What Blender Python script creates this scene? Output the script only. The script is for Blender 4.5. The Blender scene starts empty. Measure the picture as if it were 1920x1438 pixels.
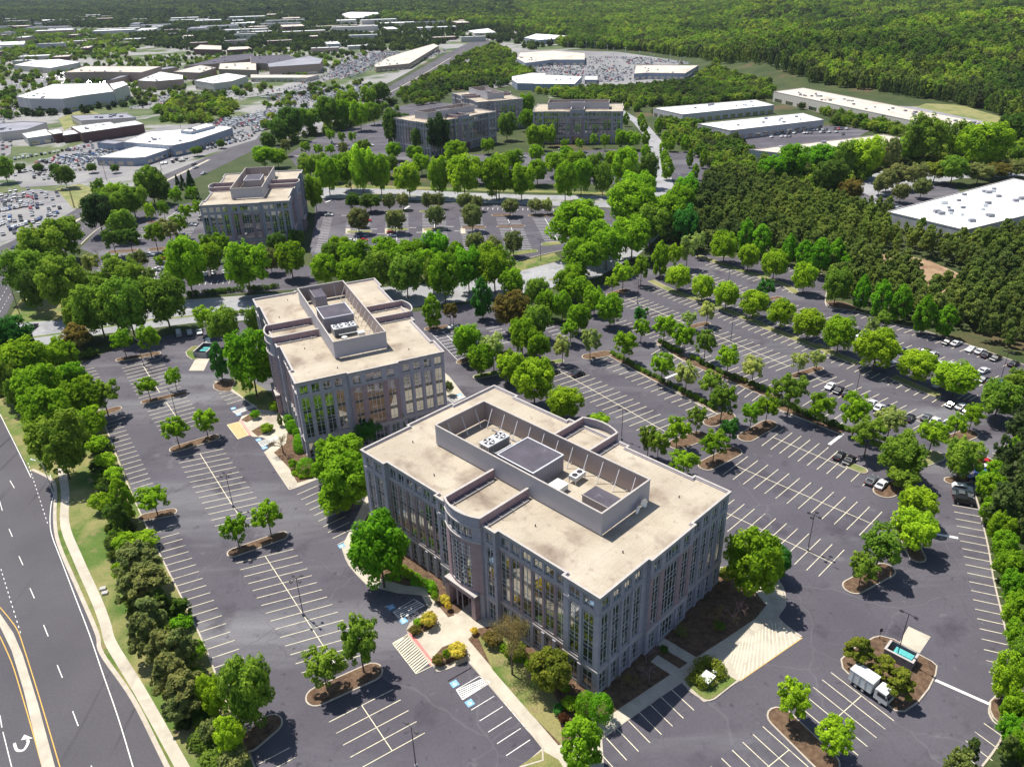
import bpy, bmesh, math, random
import numpy as np
from mathutils import Vector, Matrix
random.seed(7); rng = np.random.default_rng(7)
C = bpy.data.collections.new('scene_content'); bpy.context.scene.collection.children.link(C)
scn = bpy.context.scene
R = math.radians
# ---------------------------------------------------------------- camera
F, PIT, ROL, CH = 1459.7, 0.482, -0.0263, 110.63
cp, sp = math.cos(PIT), math.sin(PIT)
FW = np.array([0, cp, -sp]); U0 = np.array([0, sp, cp]); X0 = np.array([1.0, 0, 0])
RT = math.cos(ROL)*X0 + math.sin(ROL)*U0; UP = -math.sin(ROL)*X0 + math.cos(ROL)*U0
cd = bpy.data.cameras.new('camera'); cam = bpy.data.objects.new('camera', cd); C.objects.link(cam)
M = Matrix.Identity(4)
for i in range(3):
    M[i][0] = RT[i]; M[i][1] = UP[i]; M[i][2] = -FW[i]
M[2][3] = CH
cam.matrix_world = M
cd.sensor_width = 36; cd.sensor_fit = 'HORIZONTAL'; cd.lens = F/1920*36
cd.clip_start = 1; cd.clip_end = 40000
scn.camera = cam
# ---------------------------------------------------------------- light
SEL = R(64.5); SD = Vector((-0.742*math.cos(SEL), 0.670*math.cos(SEL), math.sin(SEL)))
w = bpy.data.worlds.new('World'); scn.world = w; w.use_nodes = True
nt = w.node_tree; sky = nt.nodes.new('ShaderNodeTexSky'); sky.sky_type = 'NISHITA'; sky.sun_disc = False
sky.sun_elevation = SEL; sky.sun_rotation = R(-48); sky.altitude = 300; sky.air_density = 1.0; sky.dust_density = 1.0
nt.links.new(sky.outputs[0], nt.nodes['Background'].inputs[0]); nt.nodes['Background'].inputs[1].default_value = 0.10
sl = bpy.data.lights.new('sun', 'SUN'); sl.energy = 4.9; sl.angle = R(0.5); sl.color = (1.0, 0.955, 0.88)
so = bpy.data.objects.new('sun', sl); C.objects.link(so); so.rotation_euler = SD.to_track_quat('Z', 'Y').to_euler()
scn.view_settings.view_transform = 'Standard'; scn.view_settings.look = 'None'; scn.view_settings.exposure = 0.45; scn.view_settings.gamma = 1
scn.cycles.max_bounces = 6; scn.cycles.diffuse_bounces = 3; scn.cycles.glossy_bounces = 3; scn.cycles.transmission_bounces = 2
scn.cycles.volume_bounces = 0
# ---------------------------------------------------------------- image point -> world point
TL = dict(T1=(1120,460,5.99),T2=(1400,460,5.99),T3=(1000,600,5.99),T4=(1280,640,5.99),T5=(1600,560,5.99),T6=(1540,760,5.045),
 T7=(1330,820,5.99),T8=(780,540,5.99),V1=(590,360,5.99),V2=(880,360,5.99),V3=(120,360,5.99),V4=(100,580,5.99),V5=(1100,1160,5.053),
 V6=(1340,1000,5.045),V7=(1540,1153,3.34),V8=(380,720,3.966),C3=(0,360,2.663),C4=(600,360,2.663),C5=(1220,360,2.663),
 C6=(0,898,2.663),C7=(600,898,2.663),C8=(1220,898,2.663),F1=(0,130,3.994),F2=(0,0,4),F3=(480,0,4),F4=(960,0,4),F5=(480,150,4),
 F6=(900,150,4),F7=(1440,0,4),F8=(1380,180,3.556),G=(0,0,1))
def P(t, x, y):
    a = TL[t]; return (a[0]+x/a[2], a[1]+y/a[2])
def W(p, z=0.0):
    d = FW*F + (p[0]-960)*RT - (p[1]-719)*UP; k = (z-CH)/d[2]
    return np.array([d[0]*k, d[1]*k])
def WP(t, pts, z=0.0): return [W(P(t, *q), z) for q in pts]
def proj(X):
    X = np.atleast_2d(X) - np.array([0, 0, CH]); d = X @ FW
    d = np.where(d < 1, 1, d)
    return np.stack([960+F*(X@RT)/d, 719-F*(X@UP)/d], 1)
# ---------------------------------------------------------------- object helpers
def tag(o, label=None, cat=None, group=None, kind=None):
    if label: o['label'] = label
    if cat: o['category'] = cat
    if group: o['group'] = group
    if kind: o['kind'] = kind
    return o
def empty(name, loc=(0,0,0), rz=0.0):
    o = bpy.data.objects.new(name, None); C.objects.link(o); o.location = loc; o.rotation_euler = (0,0,rz); o.empty_display_size = .5; return o
class MB:
    def __init__(s): s.v = []; s.f = []; s.m = []
    def poly(s, pts, m=0):
        n = len(s.v); s.v += [tuple(p) for p in pts]; s.f.append(list(range(n, n+len(pts)))); s.m.append(m)
    def box(s, x0, x1, y0, y1, z0, z1, m=0, T=None, mt=None):
        c = [(x0,y0,z0),(x1,y0,z0),(x1,y1,z0),(x0,y1,z0),(x0,y0,z1),(x1,y0,z1),(x1,y1,z1),(x0,y1,z1)]
        if T: c = [tuple(T @ Vector(q)) for q in c]
        n = len(s.v); s.v += c
        for i, q in enumerate([(0,3,2,1),(4,5,6,7),(0,1,5,4),(1,2,6,5),(2,3,7,6),(3,0,4,7)]):
            s.f.append([n+a for a in q]); s.m.append(mt if (mt is not None and i == 1) else m)
    def prism(s, pts, z0, z1, m=0, mt=None, cap=True):
        a = sum(pts[i-1][0]*pts[i][1]-pts[i][0]*pts[i-1][1] for i in range(len(pts)))
        if a < 0: pts = pts[::-1]
        k = len(pts); n = len(s.v)
        s.v += [(p[0],p[1],z0) for p in pts] + [(p[0],p[1],z1) for p in pts]
        for i in range(k):
            j = (i+1) % k; s.f.append([n+i, n+j, n+k+j, n+k+i]); s.m.append(m)
        if cap: s.f.append([n+k+i for i in range(k)]); s.m.append(m if mt is None else mt)
    def tube(s, a, b, r0, r1, k=6, m=0, cap=True):
        a = Vector(a); b = Vector(b); d = (b-a).normalized(); x = d.orthogonal().normalized(); y = d.cross(x); n = len(s.v)
        for p, r in ((a, r0), (b, r1)):
            for i in range(k):
                t = 2*math.pi*i/k; s.v.append(tuple(p + x*math.cos(t)*r + y*math.sin(t)*r))
        for i in range(k):
            j = (i+1) % k; s.f.append([n+i, n+j, n+k+j, n+k+i]); s.m.append(m)
        if cap: s.f.append([n+k+i for i in range(k)]); s.m.append(m)
    def build(s, name, mats, parent=None, loc=None, rz=None, smooth=False, mesh_only=False):
        me = bpy.data.meshes.new(name); me.from_pydata(s.v, [], s.f)
        for q in (mats if isinstance(mats, (list, tuple)) else [mats]): me.materials.append(q)
        me.polygons.foreach_set('material_index', s.m)
        if smooth: me.polygons.foreach_set('use_smooth', [True]*len(s.f))
        me.update()
        if mesh_only: return me
        o = bpy.data.objects.new(name, me); C.objects.link(o)
        if parent: o.parent = parent
        if loc is not None: o.location = loc
        if rz is not None: o.rotation_euler = (0,0,rz)
        return o
def put(name, me, parent=None, loc=(0,0,0), rz=0.0, sc=(1,1,1)):
    o = bpy.data.objects.new(name, me); C.objects.link(o); o.parent = parent; o.location = loc; o.rotation_euler = (0,0,rz); o.scale = sc; return o
def copy_tree(o, parent=None):
    c = o.copy(); C.objects.link(c); c.parent = parent
    for ch in o.children: copy_tree(ch, c)
    return c
# ---------------------------------------------------------------- materials
def base_mat(name, rough=0.85, spec=0.3):
    m = bpy.data.materials.new(name); m.use_nodes = True; b = m.node_tree.nodes['Principled BSDF']
    b.inputs['Roughness'].default_value = rough; b.inputs['Specular IOR Level'].default_value = spec
    return m, m.node_tree, b
def mixc(nt, fac, a, b):
    n = nt.nodes.new('ShaderNodeMix'); n.data_type = 'RGBA'
    for s, v in ((n.inputs[0], fac), (n.inputs[6], a), (n.inputs[7], b)):
        if hasattr(v, 'links'): nt.links.new(v, s)
        elif isinstance(v, (int, float)): s.default_value = v
        else: s.default_value = (*v, 1)
    return n.outputs[2]
def noise(nt, scale, detail=4, rough=0.55, lo=0.35, hi=0.65, dist=0.0, stretch=None, coord='Object'):
    tc = nt.nodes.new('ShaderNodeTexCoord'); src = tc.outputs[coord]
    if stretch:
        mp = nt.nodes.new('ShaderNodeMapping'); nt.links.new(src, mp.inputs[0]); mp.inputs['Scale'].default_value = stretch[0]; mp.inputs['Rotation'].default_value = (0,0,stretch[1]); src = mp.outputs[0]
    n = nt.nodes.new('ShaderNodeTexNoise'); nt.links.new(src, n.inputs['Vector']); n.inputs['Scale'].default_value = scale
    n.inputs['Detail'].default_value = detail; n.inputs['Roughness'].default_value = rough; n.inputs['Distortion'].default_value = dist
    r = nt.nodes.new('ShaderNodeMapRange'); nt.links.new(n.outputs[0], r.inputs[0]); r.inputs[1].default_value = lo; r.inputs[2].default_value = hi
    return r.outputs[0]
def noisy(name, c1, c2, scale=0.3, c3=None, s3=0.05, lo3=.5, hi3=.7, rough=0.9, fine=6.0, fa=0.15, stretch=None, bump=0.0, spec=0.2, c4=None, s4=1.0, lo4=.6, hi4=.75):
    m, nt, b = base_mat(name, rough, spec)
    col = mixc(nt, noise(nt, scale, 6), c1, c2)
    if c3: col = mixc(nt, noise(nt, s3, 5, .6, lo3, hi3, .4, stretch), col, c3)
    if c4: col = mixc(nt, noise(nt, s4, 5, .6, lo4, hi4), col, c4)
    f = noise(nt, fine, 3, .6, .2, .8)
    col = mixc(nt, f, col, tuple(0 for _ in range(3))) if False else col
    mul = nt.nodes.new('ShaderNodeMix'); mul.data_type = 'RGBA'; mul.blend_type = 'MULTIPLY'; mul.inputs[0].default_value = 1
    nt.links.new(col, mul.inputs[6]); g = mixc(nt, f, (1-fa,)*3, (1+fa,)*3); nt.links.new(g, mul.inputs[7])
    nt.links.new(mul.outputs[2], b.inputs['Base Color'])
    if bump:
        bp = nt.nodes.new('ShaderNodeBump'); bp.inputs['Strength'].default_value = bump; bp.inputs['Distance'].default_value = .3
        nt.links.new(f, bp.inputs['Height']); nt.links.new(bp.outputs[0], b.inputs['Normal'])
    return m
def plain(name, c, rough=0.7, spec=0.3, metal=0.0):
    m, nt, b = base_mat(name, rough, spec); b.inputs['Metallic'].default_value = metal
    col = mixc(nt, noise(nt, 1.3, 4), tuple(x*.9 for x in c), tuple(min(1, x*1.08) for x in c)); nt.links.new(col, b.inputs['Base Color']); return m
mt = {}
mt['asphalt'] = noisy('asphalt', (.080,.073,.086), (.100,.092,.107), .05, c3=(.20,.197,.205), s3=.05, lo3=.51, hi3=.80, fine=2.0, fa=.12, stretch=((.18,1,1), R(50)), c4=(.050,.044,.056), s4=.09, lo4=.56, hi4=.74)
def seams(m, sc, c, wd, fc):
    nt = m.node_tree; b = nt.nodes['Principled BSDF']; l = b.inputs['Base Color'].links[0]; src = l.from_socket
    tc = nt.nodes.new('ShaderNodeTexCoord'); n = nt.nodes.new('ShaderNodeTexNoise'); n.inputs['Scale'].default_value = .15; nt.links.new(tc.outputs['Object'], n.inputs['Vector'])
    ad = nt.nodes.new('ShaderNodeVectorMath'); ad.operation = 'MULTIPLY_ADD'; ad.inputs[1].default_value = (5,5,0); nt.links.new(n.outputs['Color'], ad.inputs[0]); nt.links.new(tc.outputs['Object'], ad.inputs[2])
    v = nt.nodes.new('ShaderNodeTexVoronoi'); v.feature = 'DISTANCE_TO_EDGE'; v.inputs['Scale'].default_value = sc; nt.links.new(ad.outputs[0], v.inputs['Vector'])
    k = nt.nodes.new('ShaderNodeMapRange'); k.inputs[1].default_value = 0; k.inputs[2].default_value = wd; k.inputs[3].default_value = fc; k.inputs[4].default_value = 0; nt.links.new(v.outputs['Distance'], k.inputs[0])
    nt.links.new(mixc(nt, k.outputs[0], src, c), b.inputs['Base Color'])
seams(mt['asphalt'], .035, (.17,.165,.175), .006, .3); seams(mt['asphalt'], .11, (.05,.044,.054), .008, .35)
def spots(m, sc, lo, hi, c, f):
    nt = m.node_tree; b = nt.nodes['Principled BSDF']; src = b.inputs['Base Color'].links[0].from_socket; k = nt.nodes.new('ShaderNodeMath'); k.operation = 'MULTIPLY'; k.inputs[1].default_value = f
    nt.links.new(noise(nt, sc, 3, .5, lo, hi), k.inputs[0]); nt.links.new(mixc(nt, k.outputs[0], src, c), b.inputs['Base Color'])
spots(mt['asphalt'], .55, .64, .72, (.035,.03,.038), .55); spots(mt['asphalt'], .30, .66, .76, (.20,.195,.20), .35)
def joints(m, step, f):
    nt = m.node_tree; b = nt.nodes['Principled BSDF']; src = b.inputs['Base Color'].links[0].from_socket; tc = nt.nodes.new('ShaderNodeTexCoord'); sx = nt.nodes.new('ShaderNodeSeparateXYZ'); nt.links.new(tc.outputs['Object'], sx.inputs[0])
    q = nt.nodes.new('ShaderNodeMath'); q.operation = 'DIVIDE'; q.inputs[1].default_value = step; nt.links.new(sx.outputs[0], q.inputs[0]); k = nt.nodes.new('ShaderNodeMath'); k.operation = 'FRACT'; nt.links.new(q.outputs[0], k.inputs[0])
    l = nt.nodes.new('ShaderNodeMath'); l.operation = 'LESS_THAN'; l.inputs[1].default_value = .03; nt.links.new(k.outputs[0], l.inputs[0]); j = nt.nodes.new('ShaderNodeMath'); j.operation = 'MULTIPLY'; j.inputs[1].default_value = f; nt.links.new(l.outputs[0], j.inputs[0])
    nt.links.new(mixc(nt, j.outputs[0], src, (.22,.17,.13)), b.inputs['Base Color'])
mt['road'] = noisy('road_asphalt', (.080,.075,.083), (.105,.099,.107), .04, c3=(.05,.045,.054), s3=.12, lo3=.6, hi3=.68, fine=2.5, fa=.14, stretch=((4,.12,1), R(25)))
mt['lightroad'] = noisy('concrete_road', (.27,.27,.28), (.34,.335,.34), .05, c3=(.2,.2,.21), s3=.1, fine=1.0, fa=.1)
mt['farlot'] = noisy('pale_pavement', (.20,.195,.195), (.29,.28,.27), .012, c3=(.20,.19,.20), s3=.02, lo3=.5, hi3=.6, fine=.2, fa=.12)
mt['concrete'] = noisy('concrete', (.43,.385,.305), (.53,.48,.385), .3, c3=(.35,.30,.24), s3=.15, fine=3, fa=.06)
mt['kerb'] = noisy('kerb_concrete', (.40,.35,.28), (.50,.44,.36), .5, fine=3, fa=.08)
mt['mulch'] = noisy('mulch', (.12,.07,.042), (.20,.13,.08), 1.2, c3=(.08,.05,.035), s3=.5, fine=8, fa=.35, bump=.6)
mt['lawn'] = noisy('lawn', (.06,.12,.018), (.12,.17,.035), .15, c3=(.24,.22,.085), s3=.09, lo3=.40, hi3=.58, fine=3, fa=.3, bump=.4, c4=(.25,.19,.10), s4=.22, lo4=.58, hi4=.70)
mt['drylawn'] = noisy('dry_grass', (.20,.21,.07), (.28,.25,.12), .2, c3=(.10,.15,.04), s3=.06, fine=3, fa=.2, bump=.3)
mt['woodfloor'] = noisy('wood_floor', (.035,.055,.016), (.065,.08,.028), .04, c3=(.13,.08,.05), s3=.02, lo3=.58, hi3=.72, fine=1, fa=.3)
mt['clearing'] = noisy('bare_earth', (.26,.17,.10), (.38,.27,.17), .12, c3=(.15,.08,.05), s3=.1, fine=1.5, fa=.25)
mt['suburb'] = noisy('suburb_ground', (.05,.085,.025), (.12,.14,.06), .02, c3=(.27,.26,.25), s3=.012, lo3=.47, hi3=.53, fine=.05, fa=.2)
mt['white'] = noisy('white_paint', (.80,.79,.74), (.66,.65,.61), .8, c3=(.38,.36,.36), s3=.9, lo3=.58, hi3=.72, fine=5, fa=.08); mt['yellowpaint'] = noisy('pale_yellow_paint', (.76,.70,.50), (.62,.57,.42), .6, c3=(.34,.31,.27), s3=.7, lo3=.56, hi3=.72, fine=5, fa=.08)
mt['yellow'] = plain('yellow_paint', (.62,.36,.06), .6); mt['pink'] = plain('pink_paving', (.62,.20,.18), .8); mt['blue'] = plain('blue_paint', (.20,.40,.62), .6)
mt['tan'] = plain('tan_paving', (.50,.36,.16), .8); mt['dark'] = plain('dark_metal', (.035,.03,.035), .5, .4)
mt['steel'] = plain('pale_steel', (.55,.56,.58), .4, .5, .3)
def wallmat(name, c, c2, jx=0.0):
    m, nt, b = base_mat(name, .75, .35)
    col = mixc(nt, noise(nt, .9, 5), c, c2)
    col = mixc(nt, noise(nt, 1.0, 5, .6, .55, .8, 0, ((1.5,1.5,.12), 0)), col, tuple(x*.78 for x in c))
    tc = nt.nodes.new('ShaderNodeTexCoord'); sx = nt.nodes.new('ShaderNodeSeparateXYZ'); nt.links.new(tc.outputs['Object'], sx.inputs[0])
    k = nt.nodes.new('ShaderNodeMath'); k.operation = 'FRACT'; q = nt.nodes.new('ShaderNodeMath'); q.operation = 'MULTIPLY'; q.inputs[1].default_value = 1/1.02
    nt.links.new(sx.outputs[2], q.inputs[0]); nt.links.new(q.outputs[0], k.inputs[0])
    l = nt.nodes.new('ShaderNodeMath'); l.operation = 'LESS_THAN'; l.inputs[1].default_value = .05; nt.links.new(k.outputs[0], l.inputs[0])
    j = nt.nodes.new('ShaderNodeMath'); j.operation = 'MULTIPLY'; j.inputs[1].default_value = .35; nt.links.new(l.outputs[0], j.inputs[0])
    col = mixc(nt, j.outputs[0], col, tuple(x*.5 for x in c)); nt.links.new(col, b.inputs['Base Color']); return m
mt['stone'] = wallmat('grey_stone', (.325,.305,.355), (.385,.365,.415)); mt['mauve'] = wallmat('mauve_stone', (.29,.205,.225), (.35,.25,.265))
mt['trim'] = noisy('pale_trim', (.40,.365,.34), (.48,.44,.41), .8, fine=4, fa=.06)
mt['roof'] = noisy('gravel_roof', (.37,.315,.24), (.455,.395,.305), .12, c3=(.20,.15,.115), s3=.09, lo3=.49, hi3=.70, fine=3.0, fa=.14, c4=(.50,.44,.35), s4=.07, lo4=.5, hi4=.75)
joints(mt['roof'], 4.3, .22); spots(mt['roof'], .5, .60, .72, (.24,.18,.14), .5)
mt['darkroof'] = noisy('dark_roof', (.075,.068,.085), (.105,.095,.115), .3, c3=(.2,.18,.2), s3=.35, lo3=.64, hi3=.78, fine=4, fa=.15)
mt['whiteroof'] = noisy('white_roof', (.76,.78,.76), (.84,.85,.82), .06, c3=(.60,.62,.60), s3=.05, lo3=.55, hi3=.8, fine=.6, fa=.05)
mt['tanroof'] = noisy('tan_roof', (.52,.46,.39), (.62,.55,.47), .05, c3=(.40,.34,.28), s3=.05, fine=.8, fa=.08)
mt['greyroof'] = noisy('grey_roof', (.22,.22,.25), (.30,.30,.33), .05, fine=.5, fa=.1)
def ribbed(name, c, axis=0, sc=2.2, horiz=False):
    m, nt, b = base_mat(name, .6, .4); tc = nt.nodes.new('ShaderNodeTexCoord'); wv = nt.nodes.new('ShaderNodeTexWave')
    wv.bands_direction = 'DIAGONAL'; mp = nt.nodes.new('ShaderNodeMapping'); mp.inputs['Scale'].default_value = (1,1,0); nt.links.new(tc.outputs['Object'], mp.inputs[0]); nt.links.new(mp.outputs[0], wv.inputs[0])
    wv.inputs['Scale'].default_value = sc; wv.inputs['Distortion'].default_value = 0
    col = mixc(nt, wv.outputs[0], tuple(x*.86 for x in c), tuple(min(1,x*1.05) for x in c)); col = mixc(nt, noise(nt, .5, 5, .6, .4, .8), col, tuple(x*.9 for x in c))
    nt.links.new(col, b.inputs['Base Color']); return m
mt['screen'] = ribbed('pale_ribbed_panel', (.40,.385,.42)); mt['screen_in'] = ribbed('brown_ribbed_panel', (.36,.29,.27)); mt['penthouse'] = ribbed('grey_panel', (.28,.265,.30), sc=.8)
mt['warewall'] = ribbed('warehouse_panel', (.48,.46,.47), sc=.35); mt['tanwall'] = ribbed('tan_wall', (.56,.52,.46), sc=.3); mt['brick'] = ribbed('dark_brick', (.12,.06,.055), sc=.8); mt['bluewall'] = ribbed('blue_grey_wall', (.27,.31,.39), sc=.3)
mt['mallwall'] = ribbed('mall_wall', (.36,.27,.22), sc=.25)
def glassmat():
    m, nt, b = base_mat('window_glass', .04, .9); b.inputs['Base Color'].default_value = (.018,.022,.020,1); b.inputs['IOR'].default_value = 2.5
    tc = nt.nodes.new('ShaderNodeTexCoord'); n = nt.nodes.new('ShaderNodeTexNoise'); nt.links.new(tc.outputs['Object'], n.inputs['Vector']); n.inputs['Scale'].default_value = .35
    oi = nt.nodes.new('ShaderNodeObjectInfo')
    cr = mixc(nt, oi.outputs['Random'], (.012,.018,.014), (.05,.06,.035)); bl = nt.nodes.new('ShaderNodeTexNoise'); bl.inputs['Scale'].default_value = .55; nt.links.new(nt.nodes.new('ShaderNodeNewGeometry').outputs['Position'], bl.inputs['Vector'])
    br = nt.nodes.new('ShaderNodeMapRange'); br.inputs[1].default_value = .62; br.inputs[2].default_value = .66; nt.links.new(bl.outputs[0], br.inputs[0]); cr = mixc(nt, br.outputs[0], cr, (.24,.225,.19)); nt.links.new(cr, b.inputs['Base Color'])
    bp = nt.nodes.new('ShaderNodeBump'); bp.inputs['Strength'].default_value = .12; bp.inputs['Distance'].default_value = .12; nt.links.new(n.outputs[0], bp.inputs['Height']); nt.links.new(bp.outputs[0], b.inputs['Normal'])
    return m
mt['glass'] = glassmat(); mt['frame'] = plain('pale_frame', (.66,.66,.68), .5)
mt['void'] = plain('dark_recess', (.03,.026,.03), .8)
mt['bark'] = noisy('bark', (.10,.075,.055), (.17,.13,.10), 3, fine=8, fa=.25)
def leafmat(name, cols=None):
    m = bpy.data.materials.new(name); m.use_nodes = True; nt = m.node_tree; nt.nodes.clear()
    out = nt.nodes.new('ShaderNodeOutputMaterial'); oi = nt.nodes.new('ShaderNodeObjectInfo')
    if cols is None: base = oi.outputs['Color']
    else:
        rp = nt.nodes.new('ShaderNodeValToRGB'); nt.links.new(oi.outputs['Random'], rp.inputs[0]); e = rp.color_ramp.elements
        e[0].color = (*cols[0], 1); e[1].color = (*cols[-1], 1); e[1].position = 1
        for i, c in enumerate(cols[1:-1]): q = e.new((i+1)/(len(cols)-1)); q.color = (*c, 1)
        base = rp.outputs[0]
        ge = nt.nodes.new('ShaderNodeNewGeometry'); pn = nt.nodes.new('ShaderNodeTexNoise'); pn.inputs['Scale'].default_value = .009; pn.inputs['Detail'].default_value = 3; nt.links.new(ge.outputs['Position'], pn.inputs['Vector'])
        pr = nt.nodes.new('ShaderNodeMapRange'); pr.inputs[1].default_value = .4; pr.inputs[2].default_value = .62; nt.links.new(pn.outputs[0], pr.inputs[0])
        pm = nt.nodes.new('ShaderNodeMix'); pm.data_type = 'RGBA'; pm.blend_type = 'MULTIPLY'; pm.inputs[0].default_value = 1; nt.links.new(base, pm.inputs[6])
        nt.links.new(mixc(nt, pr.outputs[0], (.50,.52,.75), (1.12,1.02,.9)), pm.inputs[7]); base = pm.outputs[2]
    at = nt.nodes.new('ShaderNodeAttribute'); at.attribute_name = 'tint'
    g = nt.nodes.new('ShaderNodeMix'); g.data_type = 'RGBA'; g.blend_type = 'MULTIPLY'; g.inputs[0].default_value = 1
    gr = nt.nodes.new('ShaderNodeMix'); gr.data_type = 'RGBA'; nt.links.new(at.outputs['Fac'], gr.inputs[0]); gr.inputs[6].default_value = (.42,.55,.5,1); gr.inputs[7].default_value = (1.65,1.42,1.3,1)
    nt.links.new(base, g.inputs[6]); nt.links.new(gr.outputs[2], g.inputs[7])
    d = nt.nodes.new('ShaderNodeBsdfDiffuse'); t = nt.nodes.new('ShaderNodeBsdfTranslucent'); mx = nt.nodes.new('ShaderNodeMixShader'); mx.inputs[0].default_value = .5
    nt.links.new(g.outputs[2], d.inputs[0]); nt.links.new(g.outputs[2], t.inputs[0]); nt.links.new(d.outputs[0], mx.inputs[1]); nt.links.new(t.outputs[0], mx.inputs[2]); nt.links.new(mx.outputs[0], out.inputs[0])
    return m
mt['leaf'] = leafmat('leaves')
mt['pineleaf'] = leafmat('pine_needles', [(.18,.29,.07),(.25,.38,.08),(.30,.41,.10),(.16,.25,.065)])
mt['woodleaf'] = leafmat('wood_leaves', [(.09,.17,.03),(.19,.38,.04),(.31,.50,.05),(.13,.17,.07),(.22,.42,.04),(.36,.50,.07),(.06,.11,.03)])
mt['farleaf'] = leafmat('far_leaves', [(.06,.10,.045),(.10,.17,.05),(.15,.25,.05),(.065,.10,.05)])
# ---------------------------------------------------------------- flat pieces
def arr(p): return [(float(q[0]), float(q[1])) for q in p]
def sheet(name, pts, mat, z, kind='structure'):
    b = bmesh.new(); vs = [b.verts.new((p[0], p[1], z)) for p in arr(pts)]
    f = b.faces.new(vs); f.normal_update()
    if f.normal.z < 0: f.normal_flip()
    bmesh.ops.triangulate(b, faces=b.faces[:]); me = bpy.data.meshes.new(name); b.to_mesh(me); b.free(); me.materials.append(mt[mat])
    o = bpy.data.objects.new(name, me); C.objects.link(o); o['kind'] = kind; return o
def strip(mb, pts, wd, z, m=0, h=None, side=0.0):
    P_ = [np.array(p, float) for p in pts]; L = []; Rr = []
    for i, p in enumerate(P_):
        a = P_[max(0, i-1)]; b = P_[min(len(P_)-1, i+1)]; d = (b-a)/(np.linalg.norm(b-a)+1e-9); n = np.array([-d[1], d[0]])
        L.append(p+n*(wd/2+side)); Rr.append(p-n*(wd/2-side))
    for i in range(len(P_)-1):
        q = [Rr[i], Rr[i+1], L[i+1], L[i]]
        if h is None: mb.poly([(a[0], a[1], z) for a in q], m)
        else: mb.prism([(a[0], a[1]) for a in q], z, h, m)
def seg(mb, a, b, wd, z, m=0): strip(mb, [a, b], wd, z, m)
def smooth_line(pts, n=6):
    pts = [np.array(p, float) for p in pts]; out = []
    for i in range(len(pts)-1):
        p0 = pts[max(0, i-1)]; p1 = pts[i]; p2 = pts[i+1]; p3 = pts[min(len(pts)-1, i+2)]
        for k in range(n):
            t = k/n; out.append(.5*((2*p1)+(-p0+p2)*t+(2*p0-5*p1+4*p2-p3)*t*t+(-p0+3*p1-3*p2+p3)*t**3))
    out.append(pts[-1]); return out
# terrain: flat campus, low wooded hills beyond
def sst(a, b, x): t = np.clip((x-a)/(b-a), 0, 1); return t*t*(3-2*t)
def HZ(x, y):
    x = np.asarray(x, float); y = np.asarray(y, float)
    w_ = sst(720, 1100, y)*sst(.21, .32, x/np.maximum(y, 1))
    h = w_*(16+22*np.sin(x/170+1.)*np.sin(y/210)+11*np.sin(x/75+y/110))
    return h + sst(2500, 6000, y)*45*(1+.6*np.sin(x/900)+.3*np.sin(x/300+y/700))
def ground():
    rr = np.concatenate([[0], np.geomspace(60, 30000, 110)]); na = 160; V = []; Fc = []
    for i, r in enumerate(rr):
        for k in range(na):
            a = 2*math.pi*k/na; V.append((r*math.cos(a), 150+r*math.sin(a)))
    V = np.array(V); z = HZ(V[:, 0], V[:, 1]); z[np.hypot(V[:,0], V[:,1]-150) < 350] = 0
    for i in range(len(rr)-1):
        for k in range(na):
            j = (k+1) % na; a, b, c, d = i*na+k, i*na+j, (i+1)*na+j, (i+1)*na+k
            Fc.append((a, d, c, b) if i else (a, d, c))
    me = bpy.data.meshes.new('ground'); me.from_pydata([(*v, h) for v, h in zip(V, z)], [], Fc); me.materials.append(mt['woodfloor'])
    o = bpy.data.objects.new('ground', me); C.objects.link(o); o['kind'] = 'structure'
ground()
# ---------------------------------------------------------------- ground sheets (all laid 6 mm or more apart)
def GP(pts, z=0.0): return [W(q, z) for q in pts]
CAMPUS = [(151,680),(150,690),(195,792),(233,893),(281,1001),(327,1093),(375,1191),(413,1285),(440,1350),(478,1438),(500,1530),(1750,1530),(1840,1438),(1881,1375),(1862,1352),(1854,1330),(1870,1300),(1900,1265),(1892,1213),(1877,1146),(1862,1082),(1852.7,1025.7),(1835.8,952.5),(1828,915),(1850,887),(1857,860),(1885,838),(1990,800),(1990,690),(1920,684),(1817,647),(1755,627),(1712,615),(1673.5,606.7),(1600,582),(1560,577),(1547,567),(1549,519),(1493.5,501.7),(1423,481.7),(1342,483),(1330,476),(1290,478),(1220,502),(1120,538),(1104,548),(1108,570),(1107,600),(1060,612),(1020,602),(994,587),(940,575),(887,568),(780,585),(480,600),(367,617),(300,632),(215,655)]
RD_L = [(-90,640),(0,777),(56,882),(96,898),(103,920),(102,975),(109,1022),(146,1108),(180,1187),(188,1225),(248,1311),(312,1438),(345,1500),(-240,1500),(-400,1000),(-300,640),(-150,560),(-60,500),(0,463),(162.7,383),(238,355),(320,323),(400,290),(560,225),(725,165),(840,100),(880,80),(915,74),(925,84),(860,110),(850,120),(730,185),(560,250),(470,285),(388,325),(315,358),(207,417),(150,458),(110,482),(48,500),(15,530),(26,560),(12,590),(2,600),(-40,610)]
XROAD = [(-30,606),(22,606),(124,600),(342,562.8),(477,553),(700,540),(850,530),(970,510),(1050,489.6),(1130,455),(1190,425),(1215,400),(1225,380),(1290,380),(1285,400),(1245,435),(1195,480),(1120,520),(1032,540),(927,560),(776,575),(480,600),(360,606),(264,618),(195,626),(110,640),(53,657),(20,645),(-30,625)]
NROAD = [(590,372),(600,350),(700,352),(880,362),(1000,366),(1150,368),(1215,372),(1230,360),(1228,330),(1222,300),(1212,260),(1185,228),(1140,200),(1150,196),(1215,235),(1245,270),(1250,300),(1262,345),(1275,365),(1290,380),(1225,400),(1150,390),(1000,385),(880,380),(700,372)]
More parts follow.
